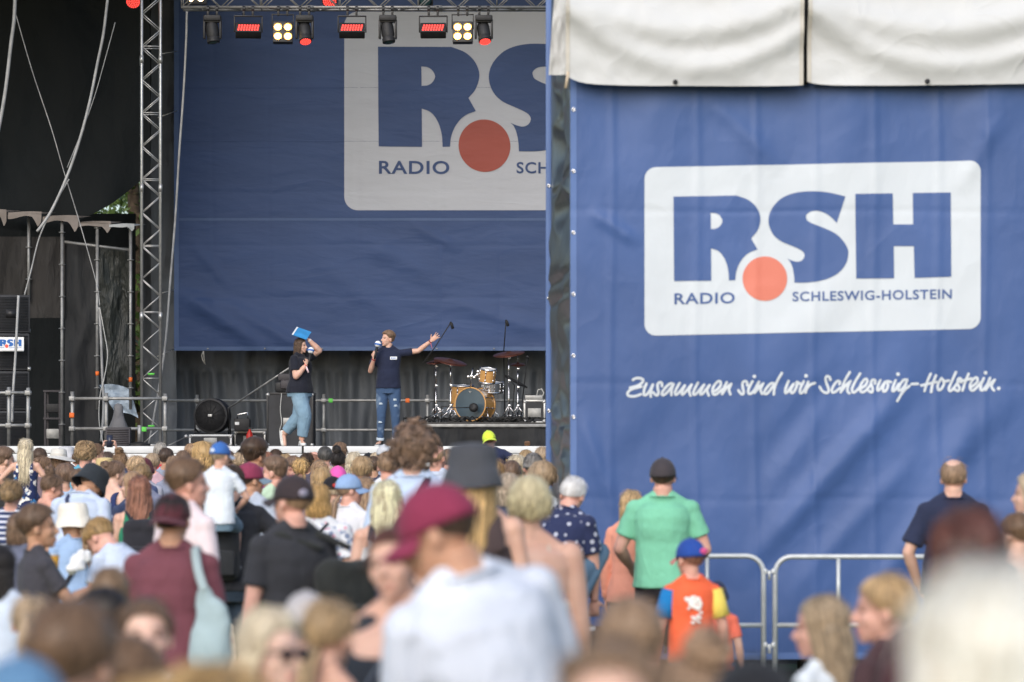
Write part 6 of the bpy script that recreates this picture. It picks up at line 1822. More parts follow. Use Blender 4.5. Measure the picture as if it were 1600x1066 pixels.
PEOPLE = {}
def person(px, yt, d, label, b='m', yaw=0, hy=0, hp=0, hr=0, hair=('short', 'brown'), hat=None, top=('tee', '#888888'), bot=('jeans', '#3b4a66'), arms='down', lean=0, legs='stand', drop=0.0,
           H=None, skin='fair', shoes='#d8d8d8', hands=('relaxed', 'relaxed'), vox=None, mouth=False, bend=0, palm=None, group='festival crowd', tag_=None, zfix=None, hatface=1, cat='person'):
    vox = vox or (.012 if d > 27 else .0095)
    g_ = geo(b, hy, hp, hr, arms, lean, legs, drop, hands, vox, mouth, bend, palm)
    ztop = PZ(yt, d) - HATADD.get(hat[0] if hat else None, .018) * (.7 if hair[0] in ('bald', 'crop') and not hat else 1)
    s = (ztop / g_['top']) if H is None else H / 1.75
    z0 = 0.0 if H is None else ztop - s * g_['top']
    if zfix is not None: z0 = zfix
    rz = R(yaw)
    hc = g_['MH'].translation * s
    hx, hyy = hc.x * math.cos(rz) - hc.y * math.sin(rz), hc.x * math.sin(rz) + hc.y * math.cos(rz)
    o = obj('person', g_['mesh'], SKIN[skin])
    o.location = (PX(px, d) - hx, d - hyy, z0)
    o.rotation_euler = (0, 0, rz); o.scale = (s, s, s)
    tag(o, label, cat, group)
    seed = int(abs(px * 7 + yt)) % 97
    if hair and hair[0]:
        h = obj('hair', hair_mesh(hair[0], seed, bool(hat)), mat_hair(hair[1], int(px + yt) % 5), o)
        h.matrix_local = g_['MH'] @ Matrix.Diagonal((g_['hs'],) * 3 + (1,))
    if hat:
        hm_ = hat_meshes(hat[0], hatface)
        root = None
        for i, (nm, me) in enumerate(hm_):
            c = hat[1] if i == 0 or len(hat) < 3 or hat[2] is None else hat[2]
            q = obj(nm, me, mat_cloth(c), root or o)
            if root is None:
                q.matrix_local = g_['MH'] @ Matrix.Diagonal((g_['hs'] * 1.02,) * 3 + (1,)); root = q
        if len(hat) > 3 and hat[3]:
            q = obj('emblem', MB().ball((hat[4] if len(hat) > 4 else 0, (-.118 if hatface == 1 else .1), .045), (.030, .010, .020)), mat_cloth(hat[3]), root)
    sh = obj('shirt', shirt_mesh(g_, top[0]), mat_cloth(*top[1:]), o)
    if top[0] == 'polo':
        Bd = g_['B']; zz = Bd['rings'][-1][0]
        cl_ = MB().loft([[tuple(g_['bm'](2) @ Vector((r * math.sin(t), -.012 + r * 1.02 * math.cos(t), zz + z))) for t in [2 * math.pi * k / 20 for k in range(20)]] for r, z in ((.086, -.012), (.074, .022), (.080, .024), (.094, -.010))], False)
        obj('collar', cl_, mat_cloth(*top[1:]), sh)
    if top[0] in ('tee', 'loose', 'long') and d < 27:
        Bd = g_['B']; zz = Bd['rings'][-1][0]; q_ = (.074 if b == 'm' else .086 if b == 'M' else .067)
        ring_ = [tuple(g_['bm'](2) @ Vector(((q_ + .006) * math.sin(t), Bd['rings'][-1][3] - .006 + (q_ + .010) * math.cos(t), zz + .012 - .004 * math.cos(t)))) for t in np.linspace(0, 2 * math.pi, 25)]
        obj('collar', MB().tube(ring_, [(.008, .0055)] * 25, 6, up=(0, 0, 1)), mat_cloth(*top[1:]), sh)
    obj('trousers', trousers_mesh(g_, bot[0]), mat_cloth(*bot[1:]), o)
    kk = repr([tuple(round(x, 3) for x in q[2]) for q in g_['legs']] + [tuple(round(x, 3) for x in q[3]) for q in g_['legs']])
    for i, (H_, K, An, toe) in enumerate(g_['legs']):
        k3 = ('shoe', kk, i)
        if k3 not in _cl:
            a, so = shoe_mb(An, toe); ma, ms_ = a.mesh('shoe'), so.mesh('sole', False); fix_normals(ma); fix_normals(ms_); _cl[k3] = (ma, ms_)
        q = obj('shoe', _cl[k3][0], mat_cloth(shoes), o); obj('sole', _cl[k3][1], M_WHITEPAINT, q)
    if tag_: PEOPLE[tag_] = (o, g_, s)
    return o, g_, s

def on_body(o, g_, pts):
    M = Matrix.LocRotScale(o.location, o.rotation_euler, o.scale)
    return [M @ Vector(p) for p in pts]

def strap_loop(g_, a_sh, a_hip, off=.036):
    """closed strap from one shoulder over back and chest to the opposite hip, on the torso surface"""
    Bd = g_['B']; rg = np.array(Bd['rings']); out = []
    sx = a_sh * Bd['sh'][0] * .50; zt = rg[-2][0] + .035
    def pt(t, front):
        z = zt + (.92 - zt) * t; x = sx + (a_hip * (np.interp(.92, rg[:, 0], rg[:, 1]) + off) - sx) * t
        rx = np.interp(z, rg[:, 0], rg[:, 1]) + off; ry = np.interp(z, rg[:, 0], rg[:, 2]) + off; cy = np.interp(z, rg[:, 0], rg[:, 3])
        y = cy + (1 if front else -1) * ry * math.sqrt(max(0.0, 1 - min(1, (x / rx) ** 2)))
        return tuple(g_['bm'](z) @ Vector((x, y, z)))
    for t in np.linspace(0, 1, 12): out.append(pt(t, False))
    for t in np.linspace(1, 0, 12)[1:]: out.append(pt(t, True))
    return out
def shoulder_bag(who, label, col, a_sh=1, size=(.26, .10, .22), wd=.016, strapcol=None):
    o, g_, s = PEOPLE[who]
    lp = strap_loop(g_, a_sh, -a_sh)
    r = empty('shoulder_bag', o.location, o.rotation_euler.z, label, 'bag', 'bags carried in the crowd'); r.scale = o.scale
    obj('strap', MB().tube(lp + [lp[0]], [(.004, wd)] * (len(lp) + 1), 6, cap=False, up=(1, 0, 0)), mat_cloth(strapcol or col), r)
    p = Vector(lp[11]) + Vector((-a_sh * .05, 0, -size[2] * .45))
    obj('bag', MB().box(p, (size[1], size[0], size[2]), bev=.03), mat_cloth(col), r, True)
    return r
def backpack(who, label, col, off=(0, 0), size=(.30, .16, .42), col2=None):
    o, g_, s = PEOPLE[who]
    r = empty('backpack', o.location, o.rotation_euler.z, label, 'backpack', 'bags carried in the crowd'); r.scale = o.scale
    Bd = g_['B']; zc = Bd['rings'][6][0] - .13
    Mb = g_['bm'](2)
    def T(v): return Mb @ Vector(v)
    mb = MB().box((off[0], -.125 - size[1] / 2 - .02, zc + off[1]), size, bev=.055).ball((off[0], -.15 - size[1] * .6, zc + off[1] - size[2] * .22), (size[0] * .5, size[1] * .55, size[2] * .30)); mb.xf(Mb)
    me_, co_ = remesh(mb, .013, 6, lambda q: .013 * noise3(q, 10, 3) + .006 * noise3(q, 24, 9)); set_tint(me_, np.full(len(co_), .5)); me_.name = 'body'
    obj('body', me_, mat_cloth(col), r)
    mb = MB().box((off[0], -.125 - size[1] - .045, zc + off[1] - .09), (size[0] * .78, .06, size[2] * .42), bev=.025); mb.xf(Mb)
    obj('pocket', mb, mat_cloth(col2 or col), r, True)
    for x in (-1, 1):
        P_ = [(x * .075 + off[0], -.135, zc + .17), (x * .095, -.07, Bd['rings'][-2][0] + .018), (x * .098, .02, Bd['rings'][-2][0] + .014), (x * .105, .115, Bd['rings'][-2][0] - .08), (x * .13, .145, zc + .02), (x * .15, .06, zc - .12), (x * .13 + off[0], -.13, zc - .16)]
        obj('strap', MB().tube(smooth_loop([tuple(T(p)) for p in P_], (), 4, False), [(.006, .022)] * 25, 6, up=(1, 0, 0)), mat_cloth(col), r)
    return r
# ================================================================ the two presenters
SHL = [((.14, .33, .80), (.13, .36, .42), (0, 1, -.3)), ((-.14, .33, .80), (-.13, .36, .42), (0, 1, -.3))]
JN = ('jeans', '#44526b')
wo, wg, ws = person(470, 527, 48.2, 'woman in black T-shirt and pale blue jeans singing out into a microphone on stage', 'F', -114, 6, 2, hair=('shoulder', 'dkbrown'), top=('tee', '#23252f'),
    bot=('baggy', '#7e9bb0', 'denim', '#96b2c4'), H=1.63, zfix=SZ, vox=.006, shoes='#dcdcd6', mouth=True, hands=('grip', 'grip'), group='presenters on stage',
    arms=[((.135, .185, 1.315), (.4, -.5, -1)), ((-.06, .125, 1.725), (-.5, 1, -.2))], palm=[(-.5, -.8, 0), (0, -.6, -.8), (-.25, .05, 1), (.2, -.75, .5)],
    legs=[((.085, .13, .48), (.085, .07, .10), (.75, .65, 0)), ((-.05, -.04, .49), (-.03, -.31, .20), (.25, .30, -.95))])
ma, mg, ms2 = person(606, 516, 48.6, 'man in navy T-shirt and ripped jeans stretching one arm out on stage', 'm', 180, -58, -4, hair=('fade', 'brown'), top=('tee', '#262c42'),
    bot=('jeans', '#42597a', 'denim', '#9fb4c8'), H=1.75, zfix=SZ, vox=.006, shoes='#2b2b2e', mouth=True, hands=('grip', 'open'), group='presenters on stage', bend=0,
    arms=[((.205, .20, 1.335), (.35, -.3, -1)), ((-.655, .09, 1.60), (-.2, -.3, -1))], palm=[(-.6, -.8, 0), (0.15, 1, 0), (-.05, .12, 1), (-.75, .1, .65)],
    legs=[((.105, .03, .48), (.125, -.015, .085), (.25, 1, 0)), ((-.105, .03, .48), (-.115, -.015, .085), (-.3, 1, 0))])
M_MICBLUE = mat_plain('microphone_blue', (.03, .12, .42), .5)
M_FOAM = mat_plain('white_foam', (.78, .79, .82), .9, 0, .2, .05, 30, .3, 120)
def hand_mic(o, g_, ball, low, label):
    a, b2 = on_body(o, g_, [ball, low])
    r = empty('hand_microphone', a, 0, label, 'microphone', 'microphones held on stage')
    d = b2 - a
    obj('foam_head', MB().ball((0, 0, 0), (.050, .050, .052)), M_FOAM, r)
    ax = d.normalized()
    obj('flag_band', MB().lathe([(.0515, -.012), (.053, 0), (.0515, .012)], ax * .006, ax, 24, False), M_MICBLUE, r)
    obj('handle', MB().tube([ax * .04, d * .75, d * 1.05], [.022, .017, .014], 12), M_BLACKPLASTIC, r)
hand_mic(wo, wg, (.035, .215, 1.545), (.115, .215, 1.33), 'white and blue microphone held by the woman on stage')
hand_mic(ma, mg, (.150, .205, 1.545), (.20, .23, 1.33), 'white and blue microphone held by the man on stage')
cc = empty('cue_card', P(471, 521, 48.15), 0, 'bright blue card held up over the head of the woman on stage', 'card')
e1 = (P(483, 525, 48.2) - P(460, 517, 48.1)) * .5; e2 = (P(467, 508, 48.2) - P(459, 520, 48.05)) * .5; nn3 = e1.cross(e2).normalized() * .004
V = [tuple(sx * e1 * (1.0 if sy > 0 else 1.0) + sy * e2 + sz * nn3) for sz in (-1, 1) for sx, sy in ((-1, -1), (1, -1), (1, 1), (-1, 1))]
obj('card', MB().add(V, [(3, 2, 1, 0), (4, 5, 6, 7), (0, 1, 5, 4), (1, 2, 6, 5), (2, 3, 7, 6), (3, 0, 4, 7)]), mat_plain('card_blue', (.05, .28, .60), .5), cc, True)
sn = -nn3 if nn3.y > 0 else nn3
V = [tuple(q + sn * 1.3) for q in (-e1 - e2, -e1 * .8 - e2, -e1 * .8 + e2, -e1 + e2)]
obj('white_edge', MB().add(V, [(0, 1, 2, 3)]), M_SIGNWHITE, cc)
for o, g_, cols in ((wo, wg, ('#c4403c', '#e8e4e0')), (ma, mg, ('#b03a44', '#7d3a36'))):
    for i in (0, 1):
        Sh, E, W = g_['joints'][i]; d = (W - E).normalized()
        obj('wristband', MB().lathe([(.030, -.010), (.032, 0), (.030, .010)], W - d * .02, d, 14, False), mat_cloth(cols[i]), o)
W = mg['joints'][1][2]
obj('ribbon', MB().tube([W + Vector((.01, .03, -.02)), W + Vector((.0, .04, -.07)), W + Vector((-.015, .04, -.12))], [(.004, .018)] * 3, 6), mat_cloth('#e27a86'), ma)
W = wg['joints'][0][2]
obj('ribbon', MB().tube([W + Vector((.02, .0, -.03)), W + Vector((.03, .03, -.08)), W + Vector((.03, .05, -.13))], [(.004, .02)] * 3, 6), mat_cloth('#ecd3dc'), wo)
# the badge on the man's chest
bd_ = obj('chest_badge', MB().box((-.085, .128, 1.335), (.105, .012, .046), (R(6), 0, 0), .003), M_SIGNWHITE, ma, True)
v, f = text_mesh('RSH')
obj('badge_letters', MB().add([(-.085 + (.5 - a) * .075, .1365 - (b_ - .5) * .003, 1.335 + (b_ - .5) * .026) for a, b_ in v], f), M_MICBLUE, bd_)
for x_, y_, z_ in ((.108, .088, .640), (-.112, .088, .610), (.118, .074, .36), (-.104, .090, .70)):
    rp_ = MB()
    for q in range(4): rp_.tube([(x_ - .03 + .004 * q, y_ + .012, z_ + .007 * q), (x_, y_ + .022, z_ + .007 * q - .004), (x_ + .03 - .003 * q, y_ + .012, z_ + .007 * q)], .004, 5)
    obj('rip', rp_, mat_cloth('#c9d6e0'), ma)
for i in (0, 1):
    H_, K, An, toe = mg['legs'][i]
    q = K.lerp(An, .93)
    obj('cuff', MB().lathe([(.058, -.02), (.060, .02), (.054, .02), (.054, -.02), (.058, -.02)], q, (K - An), 16, False), mat_cloth('#b9c6d2'), ma)

# ================================================================ people near the front tower
person(1036, 712, 22, 'broad man in mint green T-shirt and dark cap before the blue banner', 'M', -6, -4, -6, hair=('crop', 'dkbrown'), hat=('cap', '#454044'), top=('tee', '#7cc2a2'), bot=('shorts', '#2a282d'), arms=[((.21, .24, 1.06), (.55, -1, -.2)), ((-.24, .22, 1.02), (-.6, -1, -.2))], skin='pink', hatface=1, tag_='mint')
person(988, 764, 22.6, 'blonde woman in peach cardigan half hidden by the man in mint green', 'f', -25, -10, 0, hair=('shoulder', 'dkblond'), top=('long', '#f0a28a'), bot=('chinos', '#8a7f78'), arms='down', skin='pink', tag_='peach')
person(895, 764, 21.6, 'white-haired man in navy dotted shirt squatting before the blue banner', 'M', -38, 18, -4, hair=('crop', 'white'), top=('tee', '#2e3556', 'dots', '#b9bccb'), bot=('jeans', '#57728a', 'denim', '#6a869d'), arms='knees', lean=24, legs='squat', drop=.66, H=1.74, skin='pink', shoes='#6b5a4c', zfix=.63)
cs2 = road_case('equipment_case', (PX(893, 21.5), 21.55, 0), (.85, .9, .625), 'black equipment case the squatting white-haired man is on', 0, None, M_BLACKMETAL)
person(1490, 714, 21, 'man with thinning hair in loose navy T-shirt behind the barrier, watching', 'm', -6, -8, 0, hair=('balding', 'ltbrown'), top=('loose', '#2b3149'), bot=('shorts', '#45413f'), skin='fair', arms='pocket')
person(1078, 836, 18, 'boy in blue baseball cap and orange shirt with blue and yellow sleeves', 'c', 4, 26, 4, hair=('crop', 'red'), hat=('cap', '#2a4c9c', '#e06a72', '#d2568a', .03), top=('tee', '#ef6a44'), bot=('jeans', '#2d5f9e'), skin='pink', tag_='boyorange')
o, g_, s = PEOPLE['boyorange']
for i, c in ((0, '#f2d667'), (1, '#1f78b8')):
    Sh, E, W = g_['joints'][i]
    obj('sleeve', MB().tube([Sh.lerp(E, -.05), Sh.lerp(E, .35), Sh.lerp(E, .72)], [.062, .068, .072], 14), mat_cloth(c), o)
pr = MB()
for x_, z_, a_, b_, w_ in ((-.045, 1.30, .030, .018, .5), (-.01, 1.315, .028, .014, -.3), (.03, 1.30, .024, .020, .8), (.045, 1.265, .016, .026, .2), (-.02, 1.265, .022, .026, -.5), (.012, 1.245, .030, .016, .4), (.0, 1.285, .032, .014, .6), (.035, 1.235, .022, .012, -.5), (.05, 1.205, .016, .012, .3), (-.04, 1.235, .012, .010, 0),
                           (.0, 1.165, .026, .014, .5), (.035, 1.175, .024, .014, .6), (-.01, 1.135, .018, .012, .4), (.028, 1.145, .026, .010, .7)):
    pr.ball((x_, -.136 + .35 * x_ * x_ + .012 * (z_ - 1.2), z_), (a_, .004, b_), Matrix.Rotation(w_, 3, 'Y'), 10, 6)
obj('back_print', pr, mat_cloth('#f4ece6'), o)
person(1121, 904, 19.4, 'small child in navy hat standing behind the boy in orange', 'c', -10, hair=('short', 'dkbrown'), hat=('beanie', '#2b3450'), top=('tee', '#e0705a'), bot=('shorts', '#38507a'))
person(1612, 735, 17, 'grey-blond person in white and navy top cut by the frame beside the banner', 'f', 30, 40, 0, hair=('bob', 'ash'), top=('long', '#dfe1e6'), bot=('jeans', '#2b3147'), arms='front')
person(1588, 800, 16.4, 'person in navy sleeveless jacket at the frame edge beyond the platinum hair', 'f', 20, 20, 0, hair=('short', 'brown'), top=('tank', '#262d3f'), bot=('jeans', '#2b3147'), arms='front')

# ================================================================ close foreground, strongly out of focus
person(684, 744, 8.3, 'man in burgundy cap and white T-shirt bending towards a laughing woman', 'M', 24, 52, 6, 4, hair=('crop', 'dkbrown'), hat=('cap', '#8a3550'), top=('tee', '#d2d8e4'), bot=('jeans', '#3a4a66'), lean=10, bend=-15, skin='tan', arms='front', vox=.008, group='crowd close to the camera')
person(616, 816, 9.1, 'laughing woman in black tank top facing the camera under the burgundy cap brim', 'F', 165, -6, -2, 8, hair=('lowpony', 'auburn'), top=('tank', '#2f343c'), bot=('jeans', '#2a2f3c'), skin='fair', vox=.008, mouth=True, tag_='laugh', group='crowd close to the camera')
shoulder_bag('laugh', 'grey bag strap slung over the bare shoulder of the laughing woman', '#6b7280', -1)
person(425, 944, 7.6, 'blonde woman with dark sunglasses turned sideways, low in the left half', 'f', -118, -12, 2, hair=('bob', 'blonde'), top=('tank', '#d8c9bd'), bot=('jeans', '#3a4a66'), skin='pale', vox=.008, tag_='shades', group='crowd close to the camera')
o, g_, s = PEOPLE['shades']
sgm = MB()
for x in (-1, 1): sgm.ball(g_['MH'] @ Vector((x * .033, .094, .000)), (.028, .010, .021), g_['MH'].to_3x3())
sgm.tube([g_['MH'] @ Vector(q) for q in ((-.07, .0, .005), (-.066, .07, .006), (-.03, .103, .006), (.03, .103, .006), (.066, .07, .006), (.07, .0, .005))], .004, 6)
obj('sunglasses', sgm, M_GLASS, o)
person(478, 914, 9.5, 'person in light grey beanie-like cap behind the blonde with sunglasses', 'm', 10, hair=('crop', 'grey'), hat=('cap', '#b9b5b6'), top=('tee', '#cfc2b8'), skin='fair', group='crowd close to the camera')
person(515, 930, 8.6, 'tanned blond woman with bare shoulder beside the laughing woman', 'f', -30, 0, 10, hair=('lowpony', 'dkblond'), top=('halter', '#c9b2a0'), skin='fair', group='crowd close to the camera')
person(738, 687, 13.6, 'woman in charcoal bucket hat with very long golden hair', 'f', 4, hair=('verylong', 'gold'), hat=('bucket', '#4a4c52'), top=('tank', '#4b3f40'), bot=('jeans', '#2b3040'), group='crowd close to the camera')
person(828, 750, 14.4, 'woman with short fluffy blonde hair and bare back', 'F', -2, hair=('pixie', 'butter'), top=('halter', '#d9cbbb'), bot=('jeans', '#5b6c83'), skin='fair', tag_='bareback', group='crowd close to the camera')
o, g_, s = PEOPLE['bareback']
obj('tattoo', MB().ball((-.075, -.107, 1.405), (.022, .008, .020)), mat_plain('tattoo_ink', (.16, .17, .18), .6), o)
lc = MB()
for k in range(9): lc.ball((.085 + .004 * math.sin(k * 2.0), -.128 + .002 * k, 1.20 + .025 * k), (.009, .006, .013), nu=7, nv=5)
obj('lace_strap', lc, mat_cloth('#e6ddd2'), o)
person(955, 986, 4.4, 'very close brown head with pale forehead, cut by the bottom edge', 'f', 172, 4, -8, hair=('lowpony', 'ltbrown'), top=('tee', '#8b8f9c'), skin='pale', group='crowd close to the camera', vox=.008)
person(985, 930, 7.4, 'brown-haired head just behind the close head with pale forehead', 'm', 12, hair=('short', 'ltbrown'), top=('tee', '#8a8f9a'), group='crowd close to the camera')
person(1072, 1012, 6.0, 'child with brown hair bun low beside the boy in orange', 'c', 20, 20, hair=('topbun', 'ltbrown'), top=('tee', '#5468a0'), group='crowd close to the camera')
person(1178, 1012, 5.6, 'person in black cap cut by the bottom edge under the barrier', 'c', 8, hair=('crop', 'dark'), hat=('cap', '#25262a'), top=('tee', '#3a3d46'), group='crowd close to the camera')
person(1282, 926, 11, 'girl with long ash-blonde hair in white shirt turned to the side', 'c', 50, 25, 4, hair=('long', 'ash'), top=('tee', '#dfe6ec'), bot=('jeans', '#3a4a66'), skin='pink', group='crowd close to the camera')
person(1380, 892, 10.5, 'girl in profile with tied-back blond hair and dark brown top', 'c', 50, 36, 2, hair=('lowpony', 'dkblond'), top=('long', '#4a3639'), bot=('jeans', '#2f3340'), skin='pink', group='crowd close to the camera')
person(1508, 786, 7.6, 'woman with long dark reddish hair in front of the man in navy', 'f', 10, 20, 0, hair=('verylong', 'auburn'), top=('tee', '#4a2f33'), bot=('jeans', '#2b3040'), group='crowd close to the camera')
person(1545, 868, 3.35, 'very close person with loose platinum white hair filling the lower corner', 'f', 2, hair=('verylong', 'platinum'), top=('tee', '#e8e2da'), skin='pale', group='crowd close to the camera', vox=.008)
person(114, 934, 6.6, 'boy with brown hair and white T-shirt, large and blurred low left', 'c', -8, -10, hair=('short', 'brown'), top=('tee', '#e3e5ea'), group='crowd close to the camera')
person(198, 990, 7.6, 'brown-haired child with lowered head beside the large blurred boy', 'c', -30, -20, 16, hair=('short', 'brown'), top=('tee', '#c98f78'), group='crowd close to the camera')
person(228, 928, 9.4, 'brown-haired girl looking back with bright forehead, below the maroon T-shirt', 'c', 200, -10, -4, hair=('lowpony', 'brown'), top=('tee', '#e6dfe2'), skin='pale', group='crowd close to the camera')
person(160, 915, 9.8, 'dark-haired head between the blurred boy and the light brown head', 'm', 10, 30, hair=('short', 'dark'), top=('tee', '#7e8794'), group='crowd close to the camera')
person(172, 884, 11.6, 'light brown head low in front of the bending blond boy', 'f', 4, hair=('bob', 'ltbrown'), top=('tee', '#a98f7c'), group='crowd close to the camera')
person(30, 1006, 5.0, 'person in faded blue cap at the bottom corner of the frame', 'm', 20, hair=('crop', 'brown'), hat=('cap', '#5f86aa'), top=('tee', '#7a8fa8'), group='crowd close to the camera')
person(330, 1040, 4.9, 'golden-haired head cut by the bottom edge under the maroon T-shirt', 'c', 0, hair=('tousled', 'gold'), top=('tee', '#d9a860'), group='crowd close to the camera')
person(236, 1052, 5.4, 'second golden-haired child cut by the bottom edge beside the first', 'c', 10, hair=('bob', 'gold'), top=('tee', '#d9c8b0'), group='crowd close to the camera')
person(50, 926, 12, 'girl with blonde ponytail behind the large blurred boy', 'c', 5, hair=('ponytail', 'blonde'), top=('tee', '#b8c4d8'), group='crowd close to the camera')
person(-2, 846, 13.5, 'dark-haired woman in pale blue T-shirt cut by the left edge', 'f', -10, hair=('shoulder', 'dark'), top=('tee', '#cdd8e8'), bot=('jeans', '#2f3340'), group='crowd close to the camera')

# ================================================================ middle of the crowd
person(270, 764, 14.2, 'man in maroon T-shirt with backward burgundy cap and dark hair', 'm', -4, -8, hair=('fade', 'dark'), hat=('cap', '#5a3038'), top=('tee', '#74454f'), bot=('jeans', '#3a4458'), skin='tan', hatface=-1, tag_='maroon')
person(294, 714, 16.6, 'brown-haired man in pinkish white T-shirt beyond the maroon T-shirt', 'm', -50, -24, 0, hair=('short', 'brown'), top=('tee', '#ead9dc'), bot=('jeans', '#46506a'), skin='pink')
person(456, 736, 15.2, 'man in black cap and black T-shirt carrying a black backpack on one shoulder', 'm', 30, 22, -2, hair=('crop', 'ltbrown'), hat=('cap', '#3b3336', None, '#a9a3b4', -.05), top=('tee', '#36373c'), bot=('jeans', '#3a4458'), skin='pink', tag_='blackcap')
backpack('blackcap', 'black backpack hanging behind the man in black cap and T-shirt', '#2e302f', (.17, -.10), (.30, .17, .44))
o, g_, s = PEOPLE['maroon']
tb = empty('tote_bag', o.location, o.rotation_euler.z, 'light teal cloth bag hanging down the back of the maroon T-shirt', 'bag', 'bags carried in the crowd'); tb.scale = o.scale
q = MB().ball((.215, -.19, 1.02), (.115, .065, .17)).ball((.225, -.185, 1.14), (.085, .05, .14)).ball((.19, -.18, 1.25), (.05, .03, .09)); me_, _ = remesh(q, .012, 4, lambda co: .016 * noise3(co, 11, 7) + .006 * noise3(co, 26, 2))
set_tint(me_, np.full(len(me_.vertices), .5)); me_.name = 'bag'
obj('bag', me_, mat_cloth('#a3b6ba'), tb)
obj('strap', MB().tube(smooth_loop([(.19, -.20, 1.30), (.15, -.15, 1.40), (.12, -.05, 1.50), (.125, .06, 1.46), (.16, .15, 1.30)], (), 4, False), [(.006, .024)] * 17, 6, up=(1, 0, 0)), mat_cloth('#a6b7ba'), tb)
obj('strap_end', MB().tube(smooth_loop([(.17, -.24, .90), (.12, -.23, .78), (.06, -.22, .66)], (), 4, False), [(.005, .016)] * 9, 6, up=(1, 0, 0)), mat_cloth('#9aa5a6'), tb)
person(345, 686, 21.8, 'toddler in white T-shirt and blue-white cap sitting on shoulders', 'c', -4, -34, 4, hair=('crop', 'blonde'), hat=('cap', '#3f6db4', '#c9d6ec', '#c9d6ec', .0), top=('tee', '#dde5f0'), bot=('shorts', '#71899a'), legs=SHL, H=1.08, hatface=1, arms=[((.17, .20, 1.0), (1, -.5, 0)), ((-.20, .16, .95), (-1, -.6, 0))], shoes='#c8c8c8')
person(362, 726, 22.2, 'adult in black T-shirt carrying the toddler with the blue-white cap', 'M', 2, hair=('short', 'dkbrown'), top=('tee', '#34353a'), bot=('jeans', '#33404f'), arms=[((.22, .16, 1.10), (1, -.6, 0)), ((-.20, .18, 1.15), (-1, -.5, 0))], tag_='carrier')
backpack('carrier', 'black backpack worn under the toddler with the blue-white cap', '#2f3134', (-.07, -.06), (.28, .15, .42))
person(392, 719, 23.5, 'man in burgundy cap with white stripe and pale grey polo shirt', 'm', -14, -44, 0, hair=('crop', 'dkbrown'), hat=('cap', '#8c3a55', '#8aa0b0', '#e8e0e4', .03), top=('polo', '#bcc5d4'), bot=('chinos', '#c9c0b2'), skin='tan')
person(428, 712, 26, 'man with short brown hair turned sideways beside the black cap', 'm', 40, 34, 0, hair=('fade', 'brown'), top=('polo', '#b5cdb4'), skin='pink')
person(400, 688, 29, 'tall man with thick dark hair and magenta collar', 'm', -20, -30, 0, hair=('quiff', 'dkbrown'), top=('polo', '#9c4f88'), skin='tan')
person(498, 755, 21.5, 'golden-blond woman in white floral blouse with thin black strap', 'F', -8, hair=('bob', 'gold'), top=('tee', '#dddfe4', 'floral', '#7b86a0'), bot=('jeans', '#46506a'), tag_='floral')
shoulder_bag('floral', 'black bag on a thin strap across the white floral blouse', '#26272c', 1, wd=.012)
person(519, 741, 26, 'blond person in black cap with red emblem and royal blue collar', 'm', 14, 18, 4, hair=('short', 'blonde'), hat=('cap', '#242227', None, '#c04038', -.03), top=('polo', '#2a4f9c'))
person(547, 737, 24, 'person in pale blue baseball cap and white T-shirt looking sideways', 'f', -30, -44, 0, hair=('lowpony', 'ltbrown'), hat=('cap', '#8fabd2'), top=('tee', '#e4e4ea'), skin='pink')
person(571, 744, 25.5, 'woman with long light brown hair beside the pale blue cap', 'f', 6, hair=('long', 'ltbrown'), top=('tee', '#33374a'))
person(604, 748, 18.5, 'woman with long straight pale blond hair in white strap top', 'f', 6, 10, 0, hair=('verylong', 'blonde'), top=('tank', '#d7d9dc'), bot=('jeans', '#46506a'), tag_='paleblond')
backpack('paleblond', 'small black-strapped pale backpack of the woman with straight pale blond hair', '#3b3c44', (-.04, -.08), (.24, .12, .32), '#b9bcc0')
person(648, 667, 19, 'tall person with big curly brown hair and light blue shirt', 'm', -6, -10, 4, hair=('curly', 'brown'), top=('tee', '#bfd0ea'), bot=('jeans', '#3a4a66'), tag_='curly')
shoulder_bag('curly', 'dark bag strap across the light blue shirt of the curly-haired person', '#3a2c3c', 1, wd=.02)
person(606, 704, 27, 'man with buzz-cut brown hair and white collar', 'm', 0, hair=('crop', 'ltbrown'), top=('polo', '#e0e3ee'), skin='pink')
person(683, 694, 32, 'bald man with reddish scalp behind the grey bucket hat', 'm', -10, -20, 0, hair=('bald', 'ltbrown'), top=('polo', '#c8d2e4'), skin='pink')
person(772, 716, 25.5, 'woman with brown hair and honey-blond ponytail beside the charcoal bucket hat', 'f', 4, hair=('ponytail', 'dkblond'), top=('tee', '#6b6f8a'))
person(796, 738, 23, 'ash-blond woman with hair band below the blond boy', 'f', -20, -10, 0, hair=('bob', 'ash'), top=('tee', '#4f5266'))
person(808, 711, 33, 'boy with spiky blond hair and a thin necklace', 'c', 0, hair=('short', 'blonde'), top=('tee', '#d88f86'), skin='pink')
person(833, 706, 28, 'man with short hair and grey patterned bandana, red sunburnt neck', 'm', 2, hair=('crop', 'dkgrey'), hat=('bandana', '#8d8a88'), top=('tee', '#6a6a70'), skin='pink')
person(846, 720, 25.5, 'fair blond child next to the blue tower edge', 'c', 10, 20, hair=('short', 'blonde'), top=('tee', '#cfd8e4'), skin='pink')
person(848, 698, 36, 'blond head behind the bandana at the tower edge', 'f', 0, hair=('short', 'blonde'), top=('tee', '#9a9aa6'))
person(765, 670, 34, 'boy in neon yellow cap and navy polo raised above the crowd', 'c', -14, 10, 0, hair=('crop', 'red'), hat=('cap', '#d8f04e', None), top=('polo', '#2c3350'), bot=('shorts', '#33405e'), legs=SHL, H=1.22, bend=-14, hatface=-1, skin='pink', arms=[((.22, .0, 1.0), (1, -.4, .1)), ((-.17, .15, .95), (-1, -.5, 0))])
